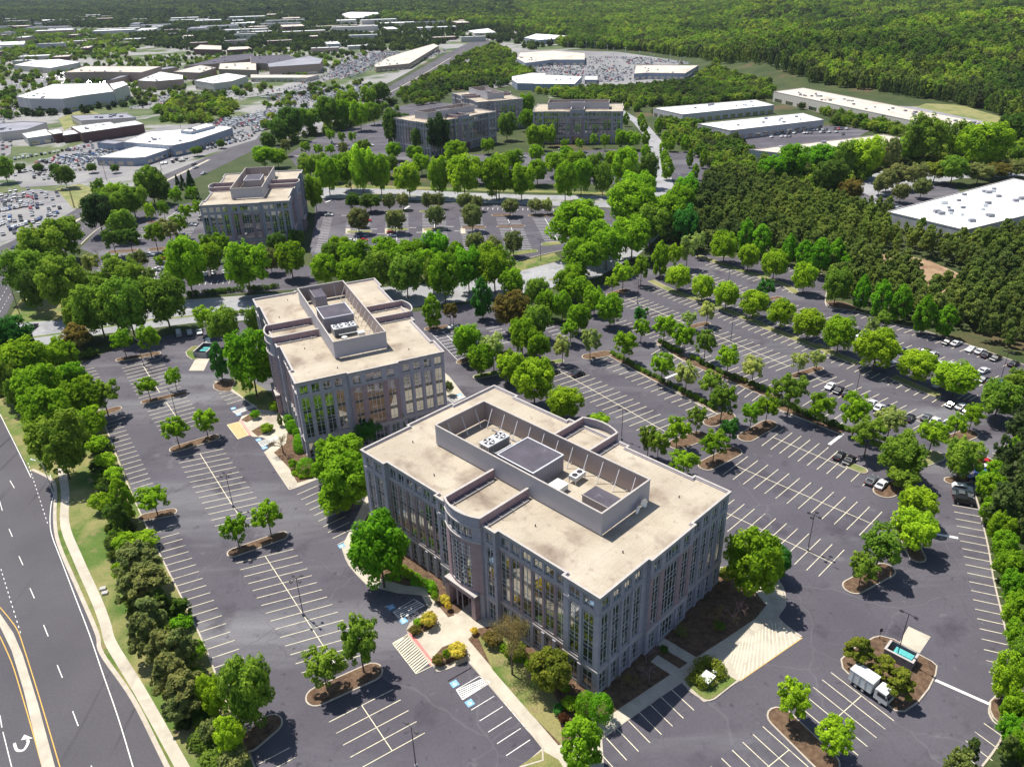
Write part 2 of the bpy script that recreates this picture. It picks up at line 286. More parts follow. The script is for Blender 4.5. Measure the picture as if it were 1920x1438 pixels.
LOTB3R = [(590,372),(700,374),(880,382),(1150,392),(1162,425),(1160,440),(1125,455),(1050,470),(965,492),(880,500),(600,500),(580,470),(590,420)]
LOTB3L = [(150,466),(186,430),(215,400),(300,392),(385,375),(400,430),(400,480),(595,500),(595,540),(480,548),(345,556),(200,575),(150,540),(185,480)]
sheet('suburb_ground', GP([(-1500,1000),(-900,640),(-400,600),(-90,560),(0,463),(163,383),(320,323),(480,262),(620,205),(740,150),(830,100),(1000,130),(1030,185),(1240,165),(1330,135),(1100,98),(1040,60),(1000,33),(600,25),(0,45),(-1500,120)]), 'suburb', .02)
sheet('parking_lot', GP(CAMPUS), 'asphalt', .01)
sheet('main_road', GP(RD_L), 'road', .032)
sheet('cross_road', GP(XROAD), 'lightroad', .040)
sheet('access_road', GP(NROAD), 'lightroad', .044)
sheet('parking_lot', GP(LOTB3R), 'asphalt', .014)
sheet('parking_lot', GP(LOTB3L), 'asphalt', .018)
sheet('parking_lot', GP([(1225,290),(1330,280),(1345,330),(1300,350),(1262,345)]), 'asphalt', .014)
sheet('parking_lot', GP([(840,292),(1150,280),(1228,290),(1225,330),(1150,345),(900,345)]), 'asphalt', .014)
sheet('parking_lot', GP([(540,290),(600,255),(720,225),(760,260),(780,300),(700,340),(560,320)]), 'asphalt', .014)
sheet('parking_lot', GP([(720,205),(800,190),(850,195),(830,230),(740,225)]), 'asphalt', .016)
sheet('parking_lot', GP([(1600,352),(1640,330),(1760,325),(1800,360),(1700,400),(1640,400)]), 'asphalt', .014)
sheet('warehouse_drive', GP([(1590,348),(1660,318),(1920,290),(1930,330),(1800,335),(1640,372)]), 'lightroad', .03)
sheet('warehouse_apron', GP([(1830,445),(1990,400),(2100,470),(1900,480)]), 'lightroad', .03)
sheet('parking_lot', GP([(1370,262),(1560,235),(1630,245),(1600,262),(1400,285)]), 'asphalt', .014)
sheet('loading_road', GP([(1515,160),(1600,175),(1900,232),(1900,245),(1590,192)]), 'greyroof', .03)
sheet('grass_slope', GP([(1575,172),(1640,175),(1720,185),(1810,200),(1905,228),(1900,240),(1720,202)]), 'drylawn', .036)
sheet('grass_slope', GP([(1340,125),(1440,140),(1530,162),(1500,168),(1440,152),(1360,136)]), 'drylawn', .036)
sheet('bare_clearing', GP([(1610,470),(1680,476),(1740,488),(1815,520),(1800,548),(1740,552),(1690,520),(1640,500)]), 'clearing', .02)
for pts in ([(500,205),(560,165),(700,160),(705,185),(640,215),(600,250),(520,262)],[(20,330),(150,270),(300,240),(430,225),(520,215),(480,262),(300,318),(150,345),(40,352)],
            [(1000,120),(1050,95),(1160,98),(1310,120),(1290,150),(1150,160),(1010,165)],[(0,370),(60,355),(110,360),(140,395),(60,440),(0,455)],[(880,100),(1000,95),(1010,120),(940,150),(850,140)],
            [(850,152),(900,98),(1000,108),(1012,150),(930,166)],[(240,205),(330,170),(420,180),(330,205)],[(420,190),(560,160),(640,130),(690,100),(700,110),(650,140),(560,170)],[(10,150),(120,135),(130,160),(20,175)],[(0,190),(30,205),(20,290),(0,300)],
            [(600,130),(680,98),(740,100),(640,150)]):
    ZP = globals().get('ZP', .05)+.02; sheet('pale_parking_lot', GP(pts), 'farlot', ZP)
sheet('road_verge', GP([(110,222),(160,205)]+[(190,215),(120,245)]), 'drylawn', .07)
sheet('road_verge', GP([(105,355),(150,345),(205,365),(150,392),(125,390)]), 'drylawn', .07)
sheet('belt_lawn', GP([(0,777),(56,882),(96,898),(103,920),(102,975),(109,1022),(146,1108),(188,1225),(248,1311),(330,1470),(500,1500),(440,1350),(375,1191),(281,1001),(195,792),(150,690),(60,650),(-40,640)]), 'lawn', .022)
sheet('corner_lawn', GP([(8,612),(22,590),(40,560),(120,560),(125,600),(22,606)]), 'lawn', .048)
sheet('verge_lawn', GP([P('V2',500,800),P('V2',950,685),P('V2',1030,760),P('V2',560,890),P('V2',530,860)]), 'lawn', .05)
sheet('verge_lawn', GP([(600,352),(600,345),(1180,362),(1180,366),(880,358)]), 'lawn', .05)
md = MB()
strip(md, [W(q) for q in [(52,634),(124,624),(285,600),(480,581),(620,572)]], 1.6, .052)
strip(md, [W(q) for q in [P('V2',890,990),P('V2',1040,960)]], 1.5, .052)
strip(md, [W(q) for q in [(700,364),(880,373),(1150,378)]], 1.2, .056)
o = md.build('median_lawn', mt['lawn']); o['kind'] = 'structure'
# building plots
sheet('paving', GP([(641,1025),(655,1060),(690,1098),(745,1112),(790,1116),(803,1140),(768,1168),(762,1180),(766,1192),(812,1247),(826,1258),(876,1238),(1017,1402),(976,1438),(940,1475),(1135,1475),(1129,1384),(1277,1279),(1290,1292),(1312,1308),(1328,1313),(1385,1276),(1503,1194),(1459,1159),(1472,1135),(1467,1100),(1440,1068),(1350,1062),(1150,900),(760,780)]), 'concrete', .028)
sheet('planting_bed', GP([(655,1022),(700,1080),(760,1098),(800,1100),(845,1150),(858,1150),(905,1110),(1090,1010),(760,850)]), 'mulch', .06)
sheet('planting_bed', GP([(878,1199),(897,1178),(930,1172),(1115,1290),(1119,1306),(1108,1360),(1085,1378),(1047,1397),(960,1296)]), 'mulch', .066)
sheet('planting_bed', GP([(1117,1308),(1343,1078),(1372,1072),(1405,1095),(1437,1135),(1416,1160),(1363,1195.6),(1300,1236),(1268,1257),(1149.5,1336),(1112,1358)]), 'mulch', .070)
sheet('lawn_patch', GP([P('C7',790,790),P('C7',900,760),P('C7',1110,960),P('C7',1200,1130),P('C7',1210,1330),P('C7',1060,1180),P('C7',860,950)]), 'lawn', .072)
sheet('lawn_patch', GP([P('C7',990,1438),P('C7',1110,1355),P('C7',1190,1400),P('C7',1240,1480),P('C7',980,1500)]), 'lawn', .072)
pw = MB()
strip(pw, WP('V5', [(640,375),(850,510)]), 2.2, .082); strip(pw, WP('V5', [(700,215),(1010,400)]), 2.2, .084)
o = pw.build('footpath', mt['concrete']); o['kind'] = 'structure'
sheet('delivery_pad', GP([P('V6',0,1215),P('V6',70,1330),P('V6',245,1395),P('V6',825,990),P('V6',610,830),P('V6',440,880),P('V6',130,1060)]), 'concrete', .034)
sheet('paving', GP([P('V8',80,-20),P('V8',330,-30),P('V8',560,120),P('V8',700,400),P('V8',820,560),P('V8',1000,600),P('V8',900,690),P('V8',800,728),P('V8',665,780),P('V8',625,755),P('V8',460,505),P('V8',540,440),P('V8',440,395),P('V8',370,392),P('V8',275,270),P('V8',290,240),P('V8',420,200),P('V8',280,95)]), 'concrete', .028)
sheet('planting_bed', GP([P('V8',530,510),P('V8',620,440),P('V8',640,290),P('V8',760,330),P('V8',860,600),P('V8',820,700),P('V8',705,735),P('V8',640,620)]), 'mulch', .06)
sheet('planting_bed', GP([P('V8',110,-10),P('V8',200,20),P('V8',420,190),P('V8',600,205),P('V8',560,100),P('V8',300,-60)]), 'lawn', .06)
for pts in ([(285,268),(345,225),(420,205),(425,235),(330,285)],[(362,350),(440,305),(520,300),(525,345),(410,390)]):
    sheet('planting_bed', GP([P('V8',*q) for q in pts]), 'mulch', .062)
for pts in ([(432,755),(500,700),(560,655),(590,700),(560,745),(470,785)],[(555,900),(610,840),(660,820),(735,850),(730,885),(600,940),(570,930)],[(530,560),(600,545),(665,620),(670,680),(640,690)]):
    sheet('planting_bed', GP([P('C7',*q) for q in pts]), 'mulch', .07)
sheet('corner_paving', GP([P('T8',300,930),P('T8',380,1000),P('T8',560,1230),P('T8',300,1240)]), 'concrete', .03)
sheet('dumpster_pad', GP([P('V7',545,70),P('V7',685,135),P('V7',615,240),P('V7',490,170)]), 'concrete', .034)
sheet('dumpster_pad', GP([P('V4',1520,690),P('V4',1600,550),P('V4',1755,555),P('V4',1690,690)]), 'concrete', .034)
# sidewalk, kerbs, median
sw = MB(); strip(sw, smooth_line([W(P('C6',*q)) for q in [(305,-60),(325,60),(325,230),(390,400),(480,600),(525,720),(550,810),(620,930),(700,1060),(890,1400),(960,1530)]]), 1.9, .06)
o = sw.build('sidewalk', mt['concrete']); o['kind'] = 'structure'
kb = MB()
strip(kb, smooth_line([W(q) for q in [(60,880),(97,900),(104,925),(103,975),(111,1022),(148,1108),(182,1187),(191,1225),(250,1311),(314,1438),(348,1500)]]), .75, .0, 0, .09)
for l, wd in (([(151,684),(195,792),(233,893),(281,1001),(327,1093),(375,1191),(413,1285),(440,1350),(478,1438),(490,1490)], .3), ([(1750,1530),(1840,1438),(1881,1375),(1862,1352),(1854,1330),(1870,1300),(1900,1265),(1892,1213),(1877,1146),(1862,1082),(1852.7,1025.7),(1835.8,952.5),(1828,915),(1850,887)], .3),
   ([(1920,684),(1817,647),(1755,627),(1712,615),(1673.5,606.7),(1600,582),(1560,577),(1547,567),(1549,519),(1493.5,501.7),(1423,481.7),(1342,483)], .35), ([(641,1025),(655,1060),(690,1098)], .3), ([(766,1192),(812,1247),(826,1258),(876,1238)], .3), ([(876,1238),(1017,1402),(976,1438),(940,1475)], .3),
   ([(1129,1384),(1277,1279),(1290,1292),(1312,1308),(1328,1313),(1385,1276)], .3), ([(1503,1194),(1459,1159),(1472,1135),(1467,1100),(1440,1068)], .35),
   ([P('V8',275,270),P('V8',370,392)], .3), ([P('V8',460,505),P('V8',625,755),P('V8',665,780),P('V8',800,728)], .35), ([(48,657),(12,640),(5,618),(22,600)], .5),
   ([P('T1',660,1110),P('T1',960,1300),P('T1',1260,1430),P('T4',460,420),P('T4',900,600),P('T4',1010,640)], .4), ([P('T3',840,400),P('T3',1180,590),P('T3',1500,760),P('T3',1917,985),P('T4',400,820)], .4), ([P('T4',1000,750),P('T4',1440,910),P('T4',1720,1010),P('T4',1800,1040)], .4),
   ([P('C4',985,400),P('C4',1200,345)], .4), ([P('C3',910,545),P('C3',1270,520)], .5), ([P('V2',500,790),P('V2',760,720),P('V2',1080,650)], .4), ([P('V3',-20,260),P('V3',250,130),P('V3',480,30)], .6), ([P('V3',190,590),P('V3',350,440),P('V3',520,340)], .6)):
    strip(kb, smooth_line([W(q) for q in l], 3), wd, .0, 0, .12)
o = kb.build('kerb', mt['kerb']); o['kind'] = 'structure'
mdn = MB(); mdn.prism(arr(GP([P('C6',*q) for q in [(-200,560),(0,672),(68,770),(115,880),(190,1120),(282,1460),(215,1460),(120,1060),(60,860),(0,735),(-200,600)]])), 0, .14)
o = mdn.build('concrete_median', mt['concrete']); o['kind'] = 'structure'
mdn = MB(); strip(mdn, smooth_line([W(q) for q in [P('V3',20,400),P('V3',210,290),(238,372),(300,345),(392,300)]]), 2.2, 0, 0, .12); strip(mdn, smooth_line([W(q) for q in [(560,236),(730,174),(845,109)]]), 1.2, 0, 0, .1)
o = mdn.build('concrete_median', mt['concrete']); o['kind'] = 'structure'
# ---------------------------------------------------------------- painted lines
LN = MB(); ZL = .046
def bay(A, B, end, S0, E, spine=False, n=None, Ln=None, m=1, wd=None, sp=2.74, trim=0):
    a, b, s0, e = W(A), W(B), W(S0), W(E); v = b-a; wd = wd or .14+.00035*max(0, s0[1]-120)
    if Ln: v = v/np.linalg.norm(v)*Ln
    d = e-s0; k = n or max(1, round(np.linalg.norm(d)/sp))
    for i in range(k+1):
        s = s0+d*i/k
        p, q = (s-v, s) if end == 'B' else ((s, s+v) if end == 'A' else (s-v/2, s+v/2))
        seg(LN, p, q, wd, ZL, m)
    if spine:
        o_ = {'B': -v/2, 'A': v/2, 'M': v*0}[end]; seg(LN, s0+o_, e+o_, wd, ZL+.006, m)
p = P
bay(p('V4',770,665),p('V4',1212,556),'A',p('V4',770,665),p('V4',955,998),True)
bay(p('V4',1030,1110),p('V4',1505,987),'A',p('V4',1030,1110),p('V4',1215,1405),True)
bay(p('C3',880,1330),p('C3',1115,1283),'A',p('C3',880,1330),p('C6',1090,265),True)
bay(p('C6',1180,420),p('C6',1465,350),'A',p('C6',1180,420),p('C6',1503,968),True)
bay(p('C7',45,1213),p('C7',365,1050),'A',p('C7',45,1213),p('C7',190,1450),True)
bay(p('V4',315,690),p('V4',465,655),'B',p('V4',465,655),p('V4',560,830))
bay(p('V4',585,1325),p('V4',785,1272),'B',p('V4',760,1230),p('C6',775,45))
bay(p('C6',750,275),p('C6',880,240),'B',p('C6',880,240),p('C6',1265,985),Ln=5.3)
bay(p('C6',1280,1428),p('C6',1448,1340),'B',p('C6',1448,1340),p('C6',1500,1440),n=2)
bay(p('V8',160,125),p('V8',285,88),'A',p('V8',122,72),p('V8',182,150),n=3)
bay(p('V8',703,822),p('V8',822,770),'A',p('V8',703,822),p('C6',1685,327),Ln=5.6)
bay(p('C7',755,1153),p('C7',870,1083),'A',p('C7',755,1153),p('C7',930,1380),n=4,m=0)
bay(p('C7',640,1008),p('C7',755,942),'A',p('C7',640,1008),p('C7',640,1008),n=1,m=0)
bay(p('V5',150,1130),p('V5',360,1358),'A',p('V5',60,1195),p('V5',805,670),Ln=5.3)
bay(p('C8',560,1235),p('C8',785,1435),'A',p('C8',560,1235),p('C8',300,1435),True,Ln=10.6)
bay(p('C8',900,965),p('C8',1215,1207),'A',p('C8',900,965),p('C8',720,1115),True)
bay(p('C8',1507,160),p('C8',1645,185),'A',p('C8',1507,130),p('C8',1700,1020))
bay(p('T6',1620,453),p('T6',1690,487),'A',p('T6',1560,485),p('T6',1830,310),Ln=5)
bay(p('C8',1622,1258),p('C8',1755,1355),'A',p('C8',1663,1218),p('C8',1430,1445))
bay(p('T7',205,1055),p('T7',510,800),'B',p('T7',280,698),p('T7',1514,1262),True)
bay(p('T7',255,468),p('T7',535,255),'B',p('T7',430,215),p('T6',693,1057),True)
bay(p('T4',990,1213),p('T4',1235,1022),'B',p('T4',1135,985),p('T7',1660,243),True)
bay(p('T7',1470,447),p('T7',1570,355),'A',p('T7',1590,495),p('T6',610,850))
bay(p('T3',607,907),p('T3',948,787),'B',p('T3',440,510),p('T3',1675,1195),True)
bay(p('T3',815,543),p('T3',958,495),'A',p('T3',697,475),p('T4',200,865))
bay(p('T4',665,628),p('T4',765,555),'B',p('T1',705,1170),p('T4',880,595))
bay(p('T1',325,690),p('T1',580,613),'B',p('T1',470,572),p('T1',1100,828),True)
bay(p('T1',1345,1128),p('T1',1623,1033),'B',p('T1',1345,917),p('T4',1325,225),True)
bay(p('T4',1455,512),p('T4',1727,395),'B',p('T4',1640,362),p('T5',925,1330),True)
bay(p('T4',520,347),p('T4',655,295),'B',p('T1',330,843),p('T4',1045,465))
bay(p('T4',1620,850),p('T4',1725,780),'B',p('T4',1450,660),p('T4',1870,860))
bay(p('T1',955,660),p('T1',1062,622),'A',p('T1',510,490),p('T5',1095,1250))
bay(p('T1',325,690),p('T1',580,613),'B',p('T1',1185,302),p('T1',1755,493),True)
bay(p('T1',325,690),p('T1',580,613),'B',p('T2',445,625),p('T5',1740,905),True)
bay(p('T1',1650,373),p('T1',1765,333),'A',p('T1',1210,230),p('T2',462,532))
bay(p('T1',955,660),p('T1',1062,622),'B',p('T1',1060,478),p('T2',845,1035))
bay(p('T1',955,660),p('T1',1062,622),'B',p('T5',1270,1065),p('T5',1400,1085),n=2)
bay(p('T1',1650,373),p('T1',1765,333),'A',p('T2',60,160),p('T2',740,380))
bay(p('T5',530,372),p('T5',625,335),'A',p('T2',1055,745),p('T5',1890,830))
q = dict(m=0)
bay(p('V1',100,310),p('V1',205,300),'B',p('V1',205,270),p('V1',120,670),**q)
bay(p('V1',375,270),p('V1',635,265),'B',p('V1',635,262),p('V1',600,640),True,**q)
bay(p('V1',800,245),p('V1',1050,243),'B',p('V1',1050,240),p('V1',1062,620),True,**q)
bay(p('V1',1205,240),p('V1',1460,240),'B',p('V1',1460,240),p('V1',1510,600),True,**q)
bay(p('V1',1620,260),p('V1',1870,258),'B',p('V2',140,290),p('V2',235,690),True,**q)
bay(p('V2',300,297),p('V2',563,297),'B',p('V2',563,297),p('V2',705,640),True,**q)
bay(p('V2',710,300),p('V2',985,297),'A',p('V2',710,300),p('V2',850,560),True,**q)
bay(p('V2',1560,375),p('V2',1645,400),'A',p('V2',1545,365),p('V2',1590,475),**q)
bay(p('V2',790,220),p('V2',790,197),'A',p('V2',150,200),p('V2',1230,218),**q)
bay(p('T8',285,605),p('T8',530,553),'A',p('T8',180,515),p('T8',470,800),True,**q); seg(LN, W(p('T8',172,510)), W(p('T8',480,825)), .15, ZL, 0)
bay(p('T8',855,520),p('T8',1000,488),'A',p('T8',790,460),p('T8',960,625),**q)
bay(p('T8',1530,545),p('T8',1640,515),'B',p('T8',1520,400),p('T8',1720,570),**q)
bay(p('V3',880,400),p('V3',1130,395),'M',p('V3',1290,205),p('V3',830,525),True,**q)
bay(p('V3',480,712),p('V3',760,712),'M',p('V3',620,705),p('V3',440,1000),True,**q)
bay(p('V3',870,860),p('V3',1110,850),'M',p('V3',1080,740),p('V3',1000,1050),True,**q)
bay(p('V3',1290,300),p('V3',1540,300),'M',p('V3',1460,200),p('V3',1300,480),**q)
bay(p('V3',1610,1045),p('V3',1625,1005),'A',p('V3',1450,1050),p('V3',1850,1030),n=6,**q)
bay(p('F6',850,640),p('F6',900,640),'M',p('F6',700,560),p('F6',700,620),n=4,**q)
bay(p('F5',300,570),p('F5',480,575),'M',p('F5',300,570),p('F5',430,600),n=8,Ln=5,**q)
# stop bars / white blocks
for t, a, b, wd in (('C8',(1425,275),(1535,295),.75),('C8',(1420,1003),(1695,1125),.6),('T4',(1645,1160),(1800,1040),.8),('T3',(1485,655),(1655,585),.75),('V1',(120,120),(200,88),.9),('V1',(1005,195),(1065,160),.9),
   ('V1',(300,265),(385,265),.4),('V1',(620,420),(705,420),.4),('V1',(705,472),(785,470),.4),('V1',(1060,403),(1140,403),.4),('V1',(1140,457),(1215,455),.4),('V1',(1480,390),(1565,390),.4),('V1',(1570,442),(1660,440),.4),('V3',(1205,605),(1240,575),.7),('V4',(1733,320),(1735,375),1.6)):
    seg(LN, W(p(t,*a)), W(p(t,*b)), wd, ZL+.01, 0)
for x in (350,790,1210,1640):
    LN.poly([(*W(p('V1',*c_)), ZL+.012) for c_ in ((x,470),(x+55,468),(x+50,410),(x-2,412))], 3)
# roadway lines
def pl(t, pts, wd, m=0, z=.05, n=4): strip(LN, smooth_line([W(p(t,*c_)) for c_ in pts], n), wd, z, m)
pl('C6', [(250,-20),(270,60),(255,130),(250,220),(262,290),(300,390),(380,600),(445,770),(510,960),(590,1190),(665,1438),(690,1520)], .17)
pl('C3', [(0,1110),(40,1190),(95,1300),(155,1425)], .17)
pl('C6', [(0,640),(50,700),(90,760),(125,860),(200,1100),(300,1438)], .16, 2); pl('C6', [(0,785),(60,920),(110,1080),(160,1250),(212,1438)], .16, 2)
pl('C6', [(15,1262),(62,1450)], .14)
for a, b in [((50,8),(72,45)),((-2,110),(12,158)),((45,248),(62,288)),((95,385),(115,430)),((150,545),(172,595)),((218,728),(241,785)),((286,928),(312,992)),((363,1158),(391,1232)),((455,1430),(480,1490)),((0,1180),(10,1240))]:
    seg(LN, W(p('C6',*a)), W(p('C6',*b)), .16, .05, 0)
def dots(t, a, b, n, fr=.4, wd=.14, m=0):
    A, B = W(p(t,*a)), W(p(t,*b))
    for i in range(n): seg(LN, A+(B-A)*i/n, A+(B-A)*(i+fr)/n, wd, .05, m)
dots('C6', (140,-80), (242,235), 16, .4); dots('C6', (5,450), (108,785), 14, .4)
dots('V3', (-40,345), (330,150), 5, .45); dots('V3', (60,560), (300,330), 7, .4); dots('C3', (0,330), (90,270), 2, .5); dots('F1', (400,1165), (640,1085), 4, .5); dots('C3',(0,600),(60,500),6,.4); dots('C3',(0,540),(40,470),4,.4)
dots('C3', (930,590), (1270,545), 6, .4); dots('C3', (930,570),(1250,530), 5, .3); dots('V2', (600,970), (1000,860), 5, .4); dots('V2', (700,930), (1000,820), 4, .4); dots('C3', (120,710), (300,680), 4, .4)
dots('F3', (1080,640),(1440,430), 14, .4); dots('F3', (1060,690),(1480,460), 14, .4); strip(LN, [W(q) for q in [P('F3',1060,665),P('F3',1300,545)]], .25, .05, 2); strip(LN, [W(q) for q in [P('F3',1360,500),P('F3',1560,370)]], .25, .05, 2)
# turn arrow (curved shaft and head)
def A_(x, y): return W(p('C6',x,y))
strip(LN, smooth_line([A_(72,1318),(A_(85,1352)),A_(118,1352),A_(140,1318),A_(138,1300)], 6), .42, .052, 0)
LN.poly([(*A_(105,1303), .053),(*A_(165,1293), .053),(*A_(122,1275), .053)][::-1], 0)
# hatching
def lerp(a, b, t): return a+(b-a)*t
def hatch(t, q, n, wd, m, border=None, skew=0.0, z=.06):
    Q = [W(p(t,*c_)) for c_ in q]
    for i in range(n):
        u = (i+.5)/n; v = min(1, max(0, u+skew)); seg(LN, lerp(Q[0],Q[1],u), lerp(Q[3],Q[2],v), wd, z, m)
    if border is not None:
        for i in range(4): seg(LN, Q[i], Q[(i+1)%4], .14, z+.005, border)
hatch('C7', [(362,820),(480,972),(562,932),(440,775)], 16, .3, 1, 1, -.09)
LN.poly([(*W(p('C7',*c_)), .05) for c_ in ((440,772),(458,766),(570,915),(552,933))][::-1], 4)
hatch('C7', [(680,1052),(712,1102),(852,1015),(795,985)], 6, .24, 0, 0, .30); hatch('C7', [(365,665),(403,702),(522,632),(470,600)], 5, .2, 0, 0, .25)
LN.poly([(*W(p('V8',*c_)), .05) for c_ in ((180,303),(262,410),(345,382),(270,278))], 5); hatch('V8', [(182,305),(262,410),(343,381),(270,280)], 9, .12, 1, 1)
LN.poly([(*W(p('V8',*c_)), .052) for c_ in ((270,276),(290,272),(368,380),(345,386))], 4)
hatch('V8', [(222,205),(255,225),(405,165),(370,150)], 5, .25, 0, 0, .25); hatch('V8', [(412,432),(440,468),(560,410),(545,380)], 6, .22, 0, 0, .25)
hatch('T8', [(320,1250),(420,1300),(560,1220),(480,1215)], 5, .25, 0, None, .2)
Qp = [W(p('V6',*c_)) for c_ in ((130,1110),(245,1390),(820,990),(560,835))]
for i in range(-5, 14):
    u = (i+.5)/14; a0, a1 = lerp(Qp[0],Qp[3],u+.42), lerp(Qp[1],Qp[2],u); t0 = max(0, (1-(u+.42))/-1e9) if u+.42 <= 1 else ((u+.42)-1)/.42; t1 = 1 if u >= 0 else 1+u/.42
    if t1 > t0: seg(LN, lerp(a0,a1,t0), lerp(a0,a1,t1), .14, .05, 1)
pl('V6', [(245,1392),(830,988)], .12, 2, .056)
# wheelchair squares
def hc(t, x, y, s=1.25):
    c_ = W(p(t,x,y)); d = W(p('C7',930,1380))-W(p('C7',755,1153)); d /= np.linalg.norm(d); e = np.array([-d[1], d[0]])
    LN.poly([(*(c_+d*a*s*.55+e*b*s*.55), .055) for a, b in ((-1,-1),(1,-1),(1,1),(-1,1))], 6)
    f = lambda a, b: c_+e*a*s*.5+d*b*s*-.5
    strip(LN, [f(-.1+.38*math.cos(t_), -.25+.38*math.sin(t_)) for t_ in np.linspace(1.9, 6.6, 9)], .1, .062, 0)
    strip(LN, [f(-.15,.55), f(-.1,0), f(.3,0), f(.5,-.5)], .1, .064, 0); strip(LN, [f(-.22,.66), f(-.05,.66)], .16, .064, 0)
for t, x, y in (('C7',672,1022),('C7',748,1118),('C7',418,708),('C7',355,640),('C7',108,334),('V8',228,182),('V8',268,226),('V8',415,415),('V8',460,474),('T8',490,1200)): hc(t, x, y)
for y0 in range(14):
    A0 = W(p('C7',742+22*y0,905+26*y0)); B0 = W(p('C7',742+22*y0+15,905+26*y0+18)); seg(LN, A0, B0, .12, .05, 0)
o = LN.build('parking_markings', [mt['white'], mt['yellowpaint'], mt['yellow'], mt['concrete'], mt['pink'], mt['tan'], mt['blue']]); o['kind'] = 'structure'
# ---------------------------------------------------------------- kerbed islands
ISL = []
def capsule(a, b, r, n=8):
    d = b-a; th = math.atan2(d[1], d[0]); out = []
    for c_, s in ((b, -math.pi/2), (a, math.pi/2)):
        for i in range(n+1):
            t = th+s+math.pi*i/n; out.append((c_[0]+r*math.cos(t), c_[1]+r*math.sin(t)))
    return out
def offset_in(pts, d):
    n = len(pts); a = sum(pts[i-1][0]*pts[i][1]-pts[i][0]*pts[i-1][1] for i in range(n))
    if a < 0: pts = pts[::-1]
    out = []
    for i in range(n):
        p0, p1, p2 = [np.array(pts[j % n]) for j in (i-1, i, i+1)]
        e1 = (p1-p0)/(np.linalg.norm(p1-p0)+1e-9); e2 = (p2-p1)/(np.linalg.norm(p2-p1)+1e-9)
        nn = np.array([-e1[1]-e2[1], e1[0]+e2[0]]); nn /= (np.linalg.norm(nn)+1e-9); out.append(tuple(p1+nn*d))
    return out
def island(outline, fill='mulch'):
    ISL.append(1); e = .0013*(len(ISL) % 40)
    m = MB(); outline = arr(outline); m.prism(outline, 0, .15+e, 0); m.prism(offset_in(outline, .28), .15, .21+e, 1)
    o = m.build('planting_island', [mt['kerb'], mt[fill]]); o['kind'] = 'structure'
def cap(t, a, b, w_, fill='mulch'): island(capsule(W(p(t,*a)), W(p(t,*b)), w_/2), fill)
for a in (('V4',(755,566),(1155,502),3.2),('V4',(1035,1040),(1460,948),2.8),('C3',(880,1283),(1065,1228),3.6),('C6',(1170,368),(1405,285),3.2),('C7',(-10,1085),(255,965),4.4),('C6',(725,192),(850,168),3.2),('V4',(500,1185),(700,1125),3.6),
   ('C6',(1250,1310),(1350,1225),4.2),('T8',(140,462),(460,425),3.2),('T8',(1330,880),(1620,822),2.6,'lawn'),('T8',(500,835),(600,790),3),('T8',(690,1000),(900,955),3,'lawn'),('T3',(620,415),(810,380),4.5),('T4',(270,1395),(570,1240),4.6),
   ('T4',(-60,1160),(190,1065),5),('T4',(320,915),(500,840),4.6),('T4',(710,1080),(970,935),4.6),('T4',(1250,395),(1530,305),3),('T1',(160,560),(300,515),4.5),('T1',(1070,920),(1220,880),3.2),('T2',(240,615),(360,590),3),
   ('T6',(590,820),(760,760),5),('T6',(930,530),(1070,480),5,'drylawn'),('T6',(1250,330),(1400,270),4.5),('T6',(1220,715),(1440,690),3),('T6',(290,580),(380,615),3,'drylawn'),('C8',(1010,540),(1170,455),4.2),('C8',(1250,230),(1330,390),3.6),
   ('C8',(650,1195),(870,1410),4.6),('V2',(290,263),(430,263),4,'mulch'),('V2',(345,392),(590,387),3.4),('V2',(700,270),(930,268),4),('V2',(460,700),(710,668),5,'lawn'),('V2',(865,590),(975,580),5,'lawn'),
   ('V1',(405,452),(600,450),4,'lawn'),('V1',(850,428),(1010,425),4,'lawn'),('V1',(1265,422),(1440,420),4,'lawn'),('V1',(1690,402),(1880,400),4),('V1',(1215,222),(1430,222),3.6,'lawn'),('V1',(820,222),(1040,220),3.6,'lawn'),
   ('V3',(970,345),(1190,335),4),('V3',(540,675),(780,658),4.2),('V3',(1000,645),(1240,630),4.5),('V3',(280,930),(490,925),4),('V3',(820,890),(900,890),3),('T5',(-30,1330),(60,1300),3)):
    cap(*a)
island(GP([p('C8',*c_) for c_ in [(947,900),(955,945),(985,975),(1060,1020),(1180,1130),(1220,1160),(1270,1163),(1335,1120),(1390,1050),(1425,980),(1432,935),(1405,910),(1330,870),(1215,800),(1145,782),(1110,790),(1000,850)]]))
island(GP([p('V5',*c_) for c_ in [(905,575),(955,650),(1060,742),(1110,775),(1160,783),(1215,765),(1400,620),(1432,585),(1290,500),(1200,440),(1010,480)]]), 'lawn')
island(GP([p('C8',*c_) for c_ in [(1690,1110),(1688,1150),(1705,1190),(1765,1245),(1790,1180),(1760,1100),(1710,1090)]]))
island(GP([p('V4',*c_) for c_ in [(1485,480),(1500,530),(1560,570),(1620,560),(1640,410),(1560,420)]]), 'lawn')
island(GP([p('V4',*c_) for c_ in [(1795,850),(1800,895),(1850,920),(1990,930),(2050,800),(1870,800)]]))
island(GP([p('T2',*c_) for c_ in [(880,640),(920,680),(1000,715),(1200,735),(1240,700),(1100,640),(930,625)]]))
